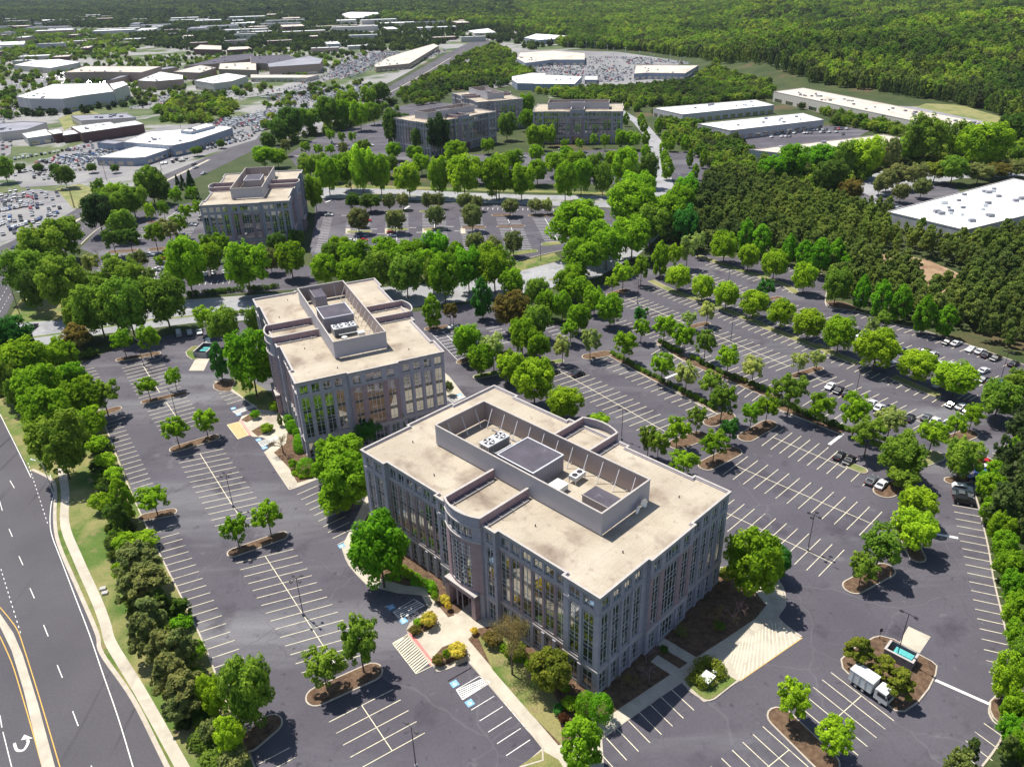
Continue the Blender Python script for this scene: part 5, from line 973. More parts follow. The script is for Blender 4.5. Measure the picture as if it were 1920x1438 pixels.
row('F6','broad','g','leafy tree','from the left, in front of the square on far block',[(60,500,100,80),(200,360,130,140,0,'m'),(350,310,110,110),(430,440,160,140),(530,430,90,110),(640,480,70,60,'light','g'),(745,480,80,70,'light','g'),(850,450,70,80,'light','g'),(940,460,80,90,'light','g'),(1060,450,100,100),(1150,460,110,90),(650,570,110,90),(350,200,110,130,0,'g')])
row('F5','broad','g','second rank tree','from the left, behind the left part of the access road row',[(480,640,130,110,0,'m'),(560,690,130,120),(850,640,130,120,0,'m'),(1240,640,120,110),(1660,700,120,120,0,'m'),(1760,660,110,110),(740,590,120,90,0,'y')])
row('F5','light','g','little bay tree','from the left, bays beyond the access road',[(465,525,80,70),(555,525,80,70),(365,510,90,80),(220,500,80,90,0,'ol'),(640,430,70,70),(560,420,70,70),(655,530,80,110,0,'ol'),(800,510,130,110,0,'m'),(720,430,70,70)])
row('F8','broad','g','large tree','from the left, round the warehouse yard',[(580,420,200,120,0,'v'),(730,430,150,180,0,'m'),(870,420,220,180,0,'y'),(1030,400,120,150,0,'ol'),(1170,360,200,120,0,'y'),(1260,310,250,230,0,'m'),(1500,330,170,200,0,'m'),(1640,350,300,230,0,'g'),(1560,255,140,80,0,'d'),(1850,235,190,140,0,'d'),(620,560,200,180,0,'d'),(1090,540,170,110,0,'ol'),(1010,570,120,100,0,'ol'),(1220,530,110,110,0,'ol'),(1330,510,150,90,0,'o'),(1450,500,180,120,0,'m'),(770,640,150,110,0,'br'),(960,600,100,90,0,'ol'),(1240,620,110,90,0,'ol'),(1100,650,100,90,0,'ol'),(1620,520,160,90,0,'ol'),(1740,510,150,80,0,'br'),(1870,490,140,90,0,'ol'),(1880,400,120,90,0,'m'),(380,450,200,160,0,'v'),(250,500,170,130,0,'v')])
# clipped shrubs, hedges and beds round the nearest block
for t, x, y, w_, h_, k, c, lb in (('C7',1330,1130,110,130,'ball','v','tall clipped bright bush at the near corner of the block'),('C7',1400,1150,130,150,'ball','v','second clipped bright bush joined to the corner one'),('C7',1250,1125,90,70,'shrub','y','low yellow green bush left of the clipped corner bushes'),
  ('C7',1295,1180,50,45,'shrub','y','small yellow ball bush below the clipped corner bush'),('C7',1335,1215,50,50,'shrub','y','lowest small yellow bush beside the corner walk'),('C7',1190,1150,60,40,'shrub','dg','bluish low bush in the corner bed'),('C7',1215,1195,60,50,'shrub','red','dark red shrub in the corner bed'),
  ('C7',1150,970,200,190,'broad','o','olive crowned tree against the facade near the corner'),('C7',1300,1340,230,240,'tall','g','dense upright tree at the bottom beside the walk end'),
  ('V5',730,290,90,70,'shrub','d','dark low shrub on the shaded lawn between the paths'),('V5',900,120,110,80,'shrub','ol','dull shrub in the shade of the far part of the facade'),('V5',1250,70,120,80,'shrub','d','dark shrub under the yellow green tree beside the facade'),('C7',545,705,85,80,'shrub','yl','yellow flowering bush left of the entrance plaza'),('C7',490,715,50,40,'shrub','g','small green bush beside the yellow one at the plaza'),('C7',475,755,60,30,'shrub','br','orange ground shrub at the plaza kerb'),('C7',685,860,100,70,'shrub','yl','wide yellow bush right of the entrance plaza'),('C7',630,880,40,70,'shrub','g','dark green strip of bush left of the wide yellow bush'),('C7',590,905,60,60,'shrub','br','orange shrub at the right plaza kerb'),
  ('C7',625,600,60,50,'shrub','yl','pale yellow shrub near the portal'),('C7',640,635,35,45,'shrub','yl','small yellow shrub at the portal foot'),('C7',575,590,40,60,'shrub','g','young green shrubs in the portal bed'),('C7',770,760,40,40,'shrub','yl','yellow shrub right of the portal'),
  ('V8',390,228,75,65,'shrub','v','bright clipped mound by the side entrance'),('V8',475,328,100,60,'shrub','g','spreading green mound below the side entrance'),('V8',530,170,80,80,'shrub','g','shrub against the wall beside the side entrance'),('V8',765,610,130,120,'ball','v','large bright ball bush at the corner of the second block'),('V8',670,600,70,80,'shrub','g','green bush left of the large ball bush'),
  ('V8',575,275,45,75,'tall','ol','small olive tree over the side walk'),('T8',370,1130,110,160,'shrub','ol','olive bushes at the far corner of the second block'),('C7',860,800,100,60,'shrub','br','low olive shrub under the bare tree'),('C7',980,860,110,70,'shrub','o','green shrub beside the bare tree'),
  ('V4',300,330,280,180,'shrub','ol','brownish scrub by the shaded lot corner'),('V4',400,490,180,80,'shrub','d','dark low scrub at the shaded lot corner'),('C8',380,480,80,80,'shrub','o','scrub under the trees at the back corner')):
    px_tree(t, (x, y, w_, h_), k, c, lb, None, KN[k], 'shrub' if k in ('shrub','ball') else 'tree')
# bare tree
def bare_tree(x, y, h, spread, seed, label, leaves=0, col='br', m_='bark', tr=.22):
    g = random.Random(seed); m = MB(); tips = []
    def grow(p0, d, L, r, dep):
        p1 = p0+d*L; m.tube(p0, p1, r, r*.62, 6 if dep < 2 else 4, 0); tips.append(p1)
        if dep >= 5: return
        for _ in range(3 if dep < 3 else 2):
            nd = (d+Vector((g.gauss(0,1), g.gauss(0,1), g.gauss(.15,.6)))*spread).normalized(); grow(p1, nd, L*g.uniform(.62,.85), r*.6, dep+1)
    grow(Vector((0,0,0)), Vector((0,0,1)), h*.26, tr, 0)
    t = empty('bare_tree', (x, y, 0)); tag(t, label, 'tree'); m.build('branches', mt[m_], t)
    if leaves:
        cl = [(q.x, q.y, q.z, h*.065) for q in tips if q.z > h*.3]; me = leaf_mesh('sparse_crown', cl, leaves, .10, mt['leaf'], seed, .9, .8); c = put('crown', me, t); k = LC[col]; c.color = (*k, 1)
mt['twig'] = plain('pale_twigs', (.24,.16,.15), .8)
q = W(p('C7',960,975)); bare_tree(q[0], q[1], 14.5, .62, 4, 'half bare tree with fine brown branches before the nearest facade', 7000, 'bare', tr=.2)
q = W(p('V5',590,600)); bare_tree(q[0], q[1], 5.5, .8, 8, 'leafless pinkish shrub tree in the shade beside the side walk', 0, m_='twig', tr=.1)
q = W(p('V5',560,420)); bare_tree(q[0], q[1], 6.0, .7, 12, 'leafless shrub tree against the shaded facade', 0, m_='twig', tr=.1)
for i_, (x_, y_) in enumerate([(430,640),(330,640),(900,180),(1150,60),(1300,30)]):
    q = W(p('V5', x_, y_)); bare_tree(q[0], q[1], 3.2+.4*i_, .9, 40+i_, f'{ORD[i_]} low twiggy leafless shrub from the near corner in the shaded mulch bed', 260, 'br', 'twig', .05)
q = W(p('V6',170,850)); bare_tree(q[0], q[1], 7.0, .7, 18, 'leafless grey tree beside the delivery pad', 0, m_='twig', tr=.12)
q = W(p('V8',600,515)); bare_tree(q[0], q[1], 7.5, .45, 22, 'thin half bare tree in the corner bed of the second block', 500, 'br')
# hedges
def hedge(t, pts, wd, h, col, label, group=None, dens=34):
    Q = [W(p(t,*c_)) for c_ in pts]; Q = smooth_line(Q, 5); c0 = Q[0]; cl = []; g = random.Random(len(label)*3)
    for i in range(len(Q)-1):
        L = np.linalg.norm(Q[i+1]-Q[i]); 
        for k in range(max(1, int(L/(wd*.35)))):
            u = g.random(); q = Q[i]+(Q[i+1]-Q[i])*u; cl.append((q[0]-c0[0]+g.uniform(-.25,.25)*wd, q[1]-c0[1]+g.uniform(-.25,.25)*wd, h*.5+g.uniform(-.1,.15)*h, wd*.42))
    L = sum(np.linalg.norm(Q[i+1]-Q[i]) for i in range(len(Q)-1)); me = leaf_mesh('hedge', cl, int(L*wd*dens*4), .17, mt['leaf'], 3, .3, .5); o = put('hedge', me, None, (c0[0], c0[1], 0)); k = LC[col]; o.color = (*k, 1); tag(o, label, 'hedge', group)
hg = 'hedges on the strips between the bays'
hedge('T1',[(690,1090),(960,1230)],1.8,1.3,'d','dark hedge at the far end of the upper strip',hg); hedge('T1',[(750,1130),(900,1200)],1.6,1.5,'y','yellow green run in the upper hedge strip',hg); hedge('T4',[(100,190),(200,250)],1.8,1.5,'y','short bright run midway along the upper hedge strip',hg)
hedge('T4',[(200,250),(400,340),(580,430)],1.8,1.3,'d','dark middle run of the upper hedge strip',hg); hedge('T4',[(580,410),(760,490)],1.8,1.5,'o','olive green run of the upper hedge strip',hg); hedge('T4',[(740,480),(920,560)],1.8,1.4,'d','dark run before the last bright hedge of the upper strip',hg); hedge('T4',[(900,540),(1060,600)],1.8,1.5,'y','last bright run of the upper hedge strip',hg)
hedge('T3',[(860,370),(1100,500),(1250,590)],1.8,1.3,'m','far run of the lower hedge strip',hg); hedge('T3',[(1250,590),(1540,740)],1.8,1.3,'d','dark middle run of the lower hedge strip',hg); hedge('T3',[(1590,760),(1900,930)],1.8,1.3,'m','near green run of the lower hedge strip',hg); hedge('T4',[(230,690),(340,740)],1.8,1.3,'d','last dark run of the lower hedge strip',hg)
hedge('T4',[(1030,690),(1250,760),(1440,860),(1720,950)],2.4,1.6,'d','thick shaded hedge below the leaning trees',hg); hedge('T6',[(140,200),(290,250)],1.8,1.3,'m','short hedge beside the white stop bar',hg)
hedge('C7',[(470,505),(570,560)],2.6,1.5,'v','bright clipped hedge left of the portal against the facade'); hedge('C7',[(300,395),(470,505)],2.4,1.5,'g','clipped hedge behind the very bright tree')
hedge('C7',[(900,850),(1100,960),(1230,1060)],2.0,1.0,'g','low green hedge along the facade foot'); hedge('V8',[(640,280),(700,400),(740,520)],3.2,1.6,'v','long bright hedge along the second block'); hedge('V8',[(680,660),(740,700),(810,690)],1.6,1.0,'y','curved low hedge round the ball bush')
hedge('V5',[(1040,540),(1040,600),(1100,640),(1160,640)],2.4,1.9,'o','clipped hedge curling round the left of the transformer box'); hedge('V5',[(1060,470),(1140,430),(1220,460),(1255,530),(1240,590)],2.2,1.9,'o','clipped hedge curling over the back of the transformer box')
hedge('C3',[(920,520),(1390,480)],2.5,2.0,'d','dark hedge along the cross road verge'); hedge('C3',[(1130,620),(1290,610)],2.5,2.0,'m','short hedge behind the second block')
hedge('V1',[(380,140),(760,140)],3.0,2.2,'d','dark hedge row at the top of the far bays')
# ---------------------------------------------------------------- woods (masses nobody could count): instanced on scattered points
def inside(px, poly):
    x, y = px[:,0], px[:,1]; r = np.zeros(len(x), bool); n = len(poly); j = n-1
    for i in range(n):
        xi, yi = poly[i]; xj, yj = poly[j]; c = ((yi > y) != (yj > y)) & (x < (xj-xi)*(y-yi)/(yj-yi+1e-12)+xi); r ^= c; j = i
    return r
def simple_tree(name, kind, seed, n, size, mat, trunk=True):
    me = leaf_mesh(name, crown_clumps(seed, kind), n, size, mt[mat], seed, .6 if kind == 'pine' else .45, .8 if kind == 'pine' else .55); o = bpy.data.objects.new(name, me); return o
VARC = {}
def var_coll(key, specs):
    c = bpy.data.collections.new(key)
    for i, s in enumerate(specs): c.objects.link(simple_tree(f'{key}_source_{i}', *s))
    return c
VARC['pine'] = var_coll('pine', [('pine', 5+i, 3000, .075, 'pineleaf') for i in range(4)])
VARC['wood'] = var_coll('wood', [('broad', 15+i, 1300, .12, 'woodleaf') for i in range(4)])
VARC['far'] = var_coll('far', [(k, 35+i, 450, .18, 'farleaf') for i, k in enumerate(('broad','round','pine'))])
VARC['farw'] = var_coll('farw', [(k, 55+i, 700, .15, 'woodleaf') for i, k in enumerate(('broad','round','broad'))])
def gn_instances(name, pts, scl, coll, label, cat, extra=None):
    me = bpy.data.meshes.new(name); me.from_pydata([tuple(q) for q in pts], [], []); o = bpy.data.objects.new(name, me); C.objects.link(o)
    a = me.attributes.new('sc', 'FLOAT_VECTOR', 'POINT'); a.data.foreach_set('vector', np.asarray(scl, np.float32).ravel())
    b = me.attributes.new('rot', 'FLOAT_VECTOR', 'POINT'); rt_ = np.zeros((len(pts),3), np.float32); rt_[:,2] = extra if extra is not None else rng.random(len(pts))*6.28; b.data.foreach_set('vector', rt_.ravel())
    ng = bpy.data.node_groups.new(name, 'GeometryNodeTree'); ng.interface.new_socket('Geometry', in_out='INPUT', socket_type='NodeSocketGeometry'); ng.interface.new_socket('Geometry', in_out='OUTPUT', socket_type='NodeSocketGeometry')
    gi = ng.nodes.new('NodeGroupInput'); go = ng.nodes.new('NodeGroupOutput'); ip = ng.nodes.new('GeometryNodeInstanceOnPoints'); ci = ng.nodes.new('GeometryNodeCollectionInfo')
    ci.inputs['Collection'].default_value = coll; ci.inputs['Separate Children'].default_value = True; ci.inputs['Reset Children'].default_value = True
    na = ng.nodes.new('GeometryNodeInputNamedAttribute'); na.data_type = 'FLOAT_VECTOR'; na.inputs['Name'].default_value = 'sc'
    nr = ng.nodes.new('GeometryNodeInputNamedAttribute'); nr.data_type = 'FLOAT_VECTOR'; nr.inputs['Name'].default_value = 'rot'
    L = ng.links.new; L(gi.outputs[0], ip.inputs['Points']); L(ci.outputs[0], ip.inputs['Instance']); ip.inputs['Pick Instance'].default_value = True
    L(na.outputs[0], ip.inputs['Scale']); L(nr.outputs[0], ip.inputs['Rotation']); L(ip.outputs[0], go.inputs[0])
    md_ = o.modifiers.new('scatter', 'NODES'); md_.node_group = ng; tag(o, label, cat, kind='stuff'); return o
BLD = []   # footprints to keep clear
for o_ in list(C.objects):
    if o_.get('category') in ('building', 'office building'):
        for ch in o_.children:
            if ch.name.startswith('wall'):
                co = [o_.matrix_basis @ v.co for v in ch.data.vertices]; xs = [v.x for v in co]; ys = [v.y for v in co]
                if o_.get('category') == 'office building': 
                    BLD.append(('c', o_.location.x, o_.location.y, 34))
                else:
                    n = len(ch.data.vertices)//2; BLD.append(('p', [(v.x, v.y) for v in co[:n]]))
def clear_of(pts, marg=4):
    ok = np.ones(len(pts), bool)
    for b in BLD:
        if b[0] == 'c': ok &= np.hypot(pts[:,0]-b[1], pts[:,1]-b[2]) > b[3]
        else:
            pl_ = np.array(b[1]); c_ = pl_.mean(0); pl2 = c_+(pl_-c_)*(1+marg*2/np.maximum(20, np.linalg.norm(pl_-c_, axis=1)))[:,None]
            near = np.hypot(pts[:,0]-c_[0], pts[:,1]-c_[1]) < 250; r = np.zeros(len(pts), bool)
            if near.any(): r[near] = inside(pts[near], [tuple(q) for q in pl2])
            ok &= ~r
    return ok
def WC(p_, far=9500.0):
    d = FW*F + (p_[0]-960)*RT - (p_[1]-719)*UP; h = np.hypot(d[0], d[1]); k = -CH/d[2] if d[2] < -1e-6 else 1e9
    return np.array([d[0], d[1]])*min(k, far/h)
def scatter(poly_px, spacing, jitter=.45, excl=(), keep=1.0, top=9.0):
    P0 = np.array([WC((a, b)) for a, b in poly_px]); x0, y0 = P0.min(0); x1, y1 = P0.max(0)
    if (x1-x0)*(y1-y0)/spacing**2 > 3e6: raise ValueError('too many')
    gx, gy = np.meshgrid(np.arange(x0, x1, spacing), np.arange(y0, y1, spacing)); q = np.stack([gx.ravel(), gy.ravel()], 1)
    q += (rng.random(q.shape)-.5)*2*jitter*spacing
    m = inside(q, [tuple(r) for r in P0])
    for e in excl: m &= ~inside(q, [tuple(W(r)) for r in e])
    q = q[m]
    if keep < 1: q = q[rng.random(len(q)) < keep]
    pv = proj(np.column_stack([q, np.full(len(q), 6.)])); v = (pv[:,0] > -260) & (pv[:,0] < 2180) & (pv[:,1] < 1700)
    for zt in (top*.55, top):
        pt_ = proj(np.column_stack([q, np.full(len(q), zt)]))
        for rp in ROOFPX: v &= ~inside(pt_, rp)
    q = q[v]
    return q[clear_of(q)]
def wood(name, q, r, h, coll, label, hr=.5):
    if not len(q): return
    v_ = rng.random(len(q)); R_ = r*(.62+.75*v_**1.3); H_ = h*(.68+.3*v_+.28*rng.random(len(q))); z = HZ(q[:,0], q[:,1]); pts = np.column_stack([q, z+H_*(1-hr)])
    gn_instances(name, pts, np.column_stack([R_, R_, H_*hr]), coll, label, 'wood')
CLEAR = [(1610,470),(1680,474),(1740,486),(1815,518),(1805,552),(1740,556),(1690,524),(1640,504)]
PINE = [(1245,470),(1290,466),(1342,476),(1423,473),(1493,492),(1552,510),(1556,560),(1600,570),(1712,603),(1755,614),(1817,634),(1925,672),(2050,730),(2300,780),(2250,430),(1985,425),(1925,440),(1815,462),(1770,445),(1700,425),(1640,405),(1560,395),(1500,372),(1420,345),(1345,335),(1320,350),(1290,400),(1250,440)]
q1 = scatter(PINE, 4.1, excl=[CLEAR]); wood('pine_wood', q1, 2.9, 10.5, VARC['pine'], 'dense olive pine wood beyond the upper car park', .36)
q1 = scatter(CLEAR, 7.5, keep=.35); wood('thinned_pines', q1, 2.2, 9, VARC['pine'], 'sparse pines in the reddish clearing', .42)
q1 = scatter([(1880,800),(1862,870),(1850,960),(1880,1060),(1900,1180),(1920,1260),(1920,1330),(1905,1400),(1990,1500),(2150,1400),(2100,700),(1960,770)], 4.4); wood('pine_wood', q1, 2.8, 9.5, VARC['pine'], 'pine wood along the right edge of the car park', .38)
q1 = scatter([(1750,1440),(1830,1400),(1960,1385),(2000,1600),(1700,1600)], 4.2); wood('pine_thicket', q1, 2.3, 6.5, VARC['pine'], 'low pine thicket at the bottom right corner', .45)
EX = [RD_L, XROAD, NROAD, LOTB3R, LOTB3L]
GREEN = [[(1150,205),(1230,215),(1310,240),(1400,270),(1400,290),(1480,300),(1600,290),(1710,262),(1560,236),(1560,222),(1460,195),(1465,182),(1640,222),(1780,262),(1900,262),(1990,270),(2000,330),(1910,325),(1780,312),(1640,325),(1600,350),(1570,380),(1500,362),(1420,342),(1345,330),(1320,300),(1260,262),(1215,215),(1180,200),(1100,195),(1000,175),(1010,168),(1150,170),(1290,158),(1350,120),(1345,136),(1440,160),(1455,168),(1440,188),(1290,205),(1230,200)],
 [(735,188),(905,75),(950,95),(1000,130),(1005,165),(850,170),(840,190),(780,200)],[(1330,352),(1345,330),(1420,342),(1570,390),(1500,372),(1420,350)]]
for i, g_ in enumerate(GREEN):
    q1 = scatter(g_, 6.2, keep=.9 if i != 1 else .42, excl=EX+[[(1370,262),(1560,235),(1630,245),(1600,262),(1400,285)],[(1000,120),(1050,95),(1160,98),(1310,120),(1290,150),(1150,160),(1010,165)]]); wood('green_wood', q1, 4.0, 7.5, VARC['wood'], ['green wood threading between the warehouses','green wood lining the main road beyond the far blocks','green edge of the pine wood'][i], .52)
RF = [(1310,112),(1200,96),(1060,90),(1000,60),(880,50),(700,40),(640,28),(700,5),(900,-26),(2300,-26),(2600,200),(2500,420),(2000,250),(1905,226),(1810,198),(1720,183),(1640,172),(1580,168),(1530,160),(1440,138),(1345,125)]
q1 = scatter(RF, 9.5); D = np.hypot(q1[:,0], q1[:,1]); near = D < 1150
wood('hillside_wood', q1[near], 6.2, 15, VARC['farw'], 'broadleaf wood covering the low hills beyond the warehouses', .55)
fq = q1[~near]; fq = fq[rng.random(len(fq)) < .75]; wood('hillside_wood', fq, 8.0, 16, VARC['farw'], 'more distant wood on the hills at upper right', .55)
DK = [(1130,82),(1300,112),(1345,128),(1440,142),(1530,164),(1640,176),(1720,186),(1800,197),(1900,224),(2050,245),(2050,225),(1900,200),(1720,172),(1600,160),(1480,150),(1400,128),(1200,88)]
q1 = scatter(DK, 6.5, keep=.8); wood('dark_pine_edge', q1, 4.0, 15, VARC['pine'], 'dark pine edge of the hillside wood', .5)
q1 = scatter([(-500,32),(0,28),(240,28),(420,34),(640,12),(640,28),(880,40),(1000,45),(900,-28),(-900,-28)], 26); wood('distant_wood', q1, 19, 19, VARC['far'], 'distant dark wood reaching the hazy horizon at upper left', .6)
for i, (pg, sp_, kp, r_, h_) in enumerate([([(0,22),(240,24),(420,28),(430,60),(240,55),(100,50),(0,52)],15,.55,9,15),([(420,26),(640,6),(700,38),(650,60),(500,62),(430,50)],14,.5,8,13),([(700,40),(900,45),(1000,60),(1060,80),(1000,95),(900,75),(830,70),(720,72)],12,.62,7,14),
   ([(0,55),(240,60),(260,90),(240,110),(0,120)],14,.5,6.5,11),([(240,62),(640,62),(860,72),(800,96),(690,98),(640,92),(480,104),(370,98),(250,84)],12,.62,6.5,12),([(0,120),(120,130),(240,112),(380,100),(480,105),(640,96),(700,98),(560,160),(420,188),(250,200),(0,195)],13,.22,5,9),
   ([(292,212),(330,190),(405,182),(452,205),(400,234),(300,230)],8,.8,6,11),([(240,205),(60,225),(20,205),(40,190),(240,180)],11,.35,5.5,9),([(485,205),(560,160),(700,150),(712,165),(650,205),(600,205)],12,.22,5,8),([(475,260),(500,215),(600,210),(740,190),(760,205),(600,262),(480,285)],9,.55,5,9),
   ([(0,175),(60,170),(110,200),(30,225),(0,230)],12,.4,5,9)]):
    q1 = scatter(pg, sp_, excl=EX, keep=min(1, kp*([.95,.85,.75,1.2,1.0,2.3,.85,1.6,1.8,.85,1.6][i]))); wood('suburb_trees', q1, r_*.8, h_*.68, VARC['farw' if i in (6,9,5,3,8,10) else 'far'], ['belt of dark trees below the horizon at left','dark trees round the far stores','dark wood beyond the bend of the main road','trees among the left edge stores','dark tree belt beyond the mall','scattered trees around the mall','dark clump beside the dealership','trees before the white department store','trees between rows of parked cars','trees along the main road before the far blocks','trees at the left edge car park'][i], .55)
# underbrush and grass in the belt at left
UB = [(205,880),(250,1000),(330,1150),(370,1260),(420,1360),(470,1450),(380,1450),(330,1340),(262,1180),(215,1060),(195,960),(175,900)]
q1 = scatter(UB, 2.2, keep=.75); wood('underbrush', q1, 1.7, 2.4, VARC['wood'], 'rough green underbrush in the belt beside the left bays', .5)
q1 = scatter([(40,640),(150,690),(195,792),(225,880),(170,890),(110,860),(30,760),(-60,720),(-60,650)], 3.0, keep=.5); wood('underbrush', q1, 1.8, 2.2, VARC['wood'], 'green underbrush below the trees by the main road', .5)
# ---------------------------------------------------------------- cars
mt['tyre'] = plain('tyre', (.02,.02,.02), .8); mt['cglass'] = plain('car_glass', (.012,.014,.018), .08, .9); mt['lamp'] = plain('headlight', (.75,.75,.72), .2, .8); mt['taillight'] = plain('taillight', (.35,.01,.01), .3)
def paint(c):
    k = 'paint_'+c
    if k not in mt:
        m, nt_, b = base_mat(k, .38, .5); b.inputs['Base Color'].default_value = (*{'white':(.60,.61,.61),'black':(.012,.012,.015),'silver':(.42,.43,.45),'grey':(.12,.13,.14),'navy':(.02,.035,.10),'red':(.42,.015,.02),'blue':(.03,.10,.30),'tan':(.35,.30,.22)}[c], 1); b.inputs['Coat Weight'].default_value = .25; b.inputs['Metallic'].default_value = .3 if c in ('silver','grey') else 0; mt[k] = m
    return mt[k]
PROF = dict(sedan=[(-2.25,.45),(-2.28,.78),(-2.15,.92),(-1.45,.98),(-.75,1.42),(.35,1.44),(1.05,1.0),(2.05,.86),(2.28,.7),(2.28,.42)],
            suv=[(-2.3,.5),(-2.34,1.0),(-2.2,1.3),(-1.9,1.72),(-.6,1.78),(.5,1.72),(1.15,1.16),(2.1,1.02),(2.3,.85),(2.3,.45)],
            van=[(-2.5,.45),(-2.55,1.9),(-2.3,2.1),(1.2,2.1),(1.9,1.25),(2.5,1.05),(2.55,.45)])
def car_body_mesh(kind, col):
    pr = PROF[kind]; m = MB(); hw = .92; gl = 1.0 if kind == 'sedan' else 1.12
    def sec(y, inset):  # profile slice
        return [(x, y*(1-(.16 if z > gl+.12 else .03 if z > .9 else 0)), z) for x, z in pr]
    L_, R_ = sec(hw, 0), sec(-hw, 0); n = len(pr); m.poly(L_[::-1], 0); m.poly(R_, 0)
    for i in range(n):
        j = (i+1) % n; m.poly([L_[i], L_[j], R_[j], R_[i]], 0)
    return m.build('body', paint(col), mesh_only=True)
def car_glass_mesh(kind):
    m = MB(); y1, y0 = .77, .86
    if kind == 'sedan': bx = [(-1.5,.99),(-.85,1.36),(.4,1.38),(1.0,1.02)]
    elif kind == 'suv': bx = [(-2.12,1.22),(-1.9,1.62),(.45,1.66),(1.05,1.2)]
    else: bx = [(.3,1.3),(.3,1.85),(1.3,1.9),(1.8,1.3)]
    for s in (-1, 1): q = [(bx[0][0]+.15, s*.90, bx[0][1]+.03),(bx[1][0]+.1, s*.795, bx[1][1]),(bx[2][0]-.1, s*.795, bx[2][1]),(bx[3][0]-.15, s*.90, bx[3][1]+.03)]; m.poly(q if s > 0 else q[::-1], 0)
    a, b = bx[2], bx[3]; o = .02; m.poly([(a[0]+.05+o, -.68, a[1]+.02+o),(a[0]+.05+o, .68, a[1]+.02+o),(b[0]-.03+o, .8, b[1]+.02+o),(b[0]-.03+o, -.8, b[1]+.02+o)], 0)
    if kind != 'van': a, b = bx[0], bx[1]; m.poly([(a[0]+.03-o, -.78, a[1]+.03+o),(a[0]+.03-o, .78, a[1]+.03+o),(b[0]-.0-o, .68, b[1]+.03+o),(b[0]-.0-o, -.68, b[1]+.03+o)], 0)
    return m.build('windows', mt['cglass'], mesh_only=True)
def wheel_mesh():
    m = MB(); m.tube((0,-.11,0),(0,.11,0),.33,.33,12,0); m.tube((0,.11,0),(0,.13,0),.2,.18,10,1); return m.build('wheel', [mt['tyre'], mt['steel']], mesh_only=True)
WH = wheel_mesh(); CBM = {}; CGM = {k: car_glass_mesh(k) for k in PROF}
_l = MB(); _l.box(2.22,2.31,.5,.82,.62,.78,0); _l.box(2.22,2.31,-.82,-.5,.62,.78,0); LMP = _l.build('headlights', mt['lamp'], mesh_only=True)
_l = MB(); _l.box(-2.37,-2.26,.5,.84,.72,.9,0); _l.box(-2.37,-2.26,-.84,-.5,.72,.9,0); TLP = _l.build('taillights', mt['taillight'], mesh_only=True)
NCAR = [0]
def car(x, y, rz, kind, col, label, group, full=True, z=.05):
    NCAR[0] += 1
    if (kind, col) not in CBM: CBM[(kind, col)] = car_body_mesh(kind, col)
    t = empty('parked_car', (x, y, z), rz); tag(t, label, 'car', group); put('body', CBM[(kind, col)], t); put('windows', CGM[kind], t)
    if full:
        for sx in (-1.4, 1.42):
            for sy in (-.84, .84): put('wheel', WH, t, (sx, sy, .33), 0 if sy > 0 else math.pi)
        put('headlights', LMP, t); put('taillights', TLP, t)
    return t
CN = {'white':'white','black':'black','silver':'silver','grey':'dark grey','navy':'navy blue','red':'red','blue':'blue','tan':'tan'}
def hd(t, a, b): v = W(p(t,*b))-W(p(t,*a)); return math.atan2(v[1], v[0])
HB = hd('T4',(990,1213),(1235,1022)); HP = hd('T5',(530,372),(625,335)); HL = hd('T6',(1240,1000),(1490,1045)); HU = hd('V1',(385,270),(635,265))
def cars(t, rz, where, lst):
    cnt = {}
    for x, y, c, *k in lst: cnt[c] = cnt.get(c, 0)+1
    seen = {}; od = 'leftmost' 
    for x, y, c, *k in lst:
        kd = k[0] if k else 'sedan'; seen[c] = seen.get(c, 0)+1; q = W(p(t, x, y), .7); pre = (ORD[seen[c]-1]+' ') if cnt[c] > 1 else 'only '
        car(q[0], q[1], rz+(math.pi if (int(x)+int(y)) % 3 == 0 else 0)+random.uniform(-.02,.02), kd, c, f'{pre}{CN[c]} {kd} from the left {where}', 'cars '+where)
cars('T5', HP, 'in the row under the pines', [(1060,485,'black'),(1155,500,'white'),(1325,565,'white'),(1425,590,'white'),(1495,630,'black'),(1600,665,'black'),(1800,730,'black')])
cars('T5', HP, 'in the upper double bay behind round trees', [(20,365,'black'),(100,410,'white'),(545,578,'navy'),(805,590,'black'),(895,622,'silver'),(970,730,'white'),(1085,740,'white'),(1465,805,'white'),(1390,850,'navy'),(1455,900,'grey'),(1550,935,'black'),(1670,950,'blue'),(440,735,'silver'),(960,965,'white')])
cars('T5', HP, 'in the middle row before the round trees', [(1110,1185,'black'),(1215,1210,'white'),(1275,1275,'black')])
cars('T5', HB, 'in the double bay above the leaning trees', [(-325,-60,'white')][:0]+[(205,1175,'white'),(285,1220,'white'),(400,1230,'black'),(635,1335,'black'),(820,1330,'grey'),(915,1370,'white'),(1050,1400,'white')])
cars('T4', HB, 'of the trio beside the brown island', [(1660,500,'white'),(1750,545,'black'),(1850,585,'black')])
cars('T6', HB, 'beside the scrubby island mid right', [(175,475,'black'),(265,515,'black'),(475,705,'grey'),(570,745,'white')])
cars('T6', HB, 'half hidden under the big tree', [(690,345,'black','suv'),(800,385,'black'),(890,425,'white')])
cars('T6', HL, 'against the right hand hedge trees', [(1560,535,'red'),(1555,590,'white'),(1540,640,'blue'),(1480,690,'navy'),(1335,785,'white','suv'),(1335,845,'grey'),(1355,905,'black','suv')])
cars('T3', hd('T3',(607,907),(948,787)), 'behind the nearest roof', [(220,585,'black'),(500,600,'black')])
cars('T8', hd('T8',(855,520),(1000,488)), 'right of the second block', [(412,437,'white'),(710,605,'white')])
cars('V4', hd('V4',(1465,330),(1440,200)), 'in the shaded corner by the dumpster pen', [(1410,275,'silver','van'),(1530,260,'silver','suv'),(1640,250,'white')])
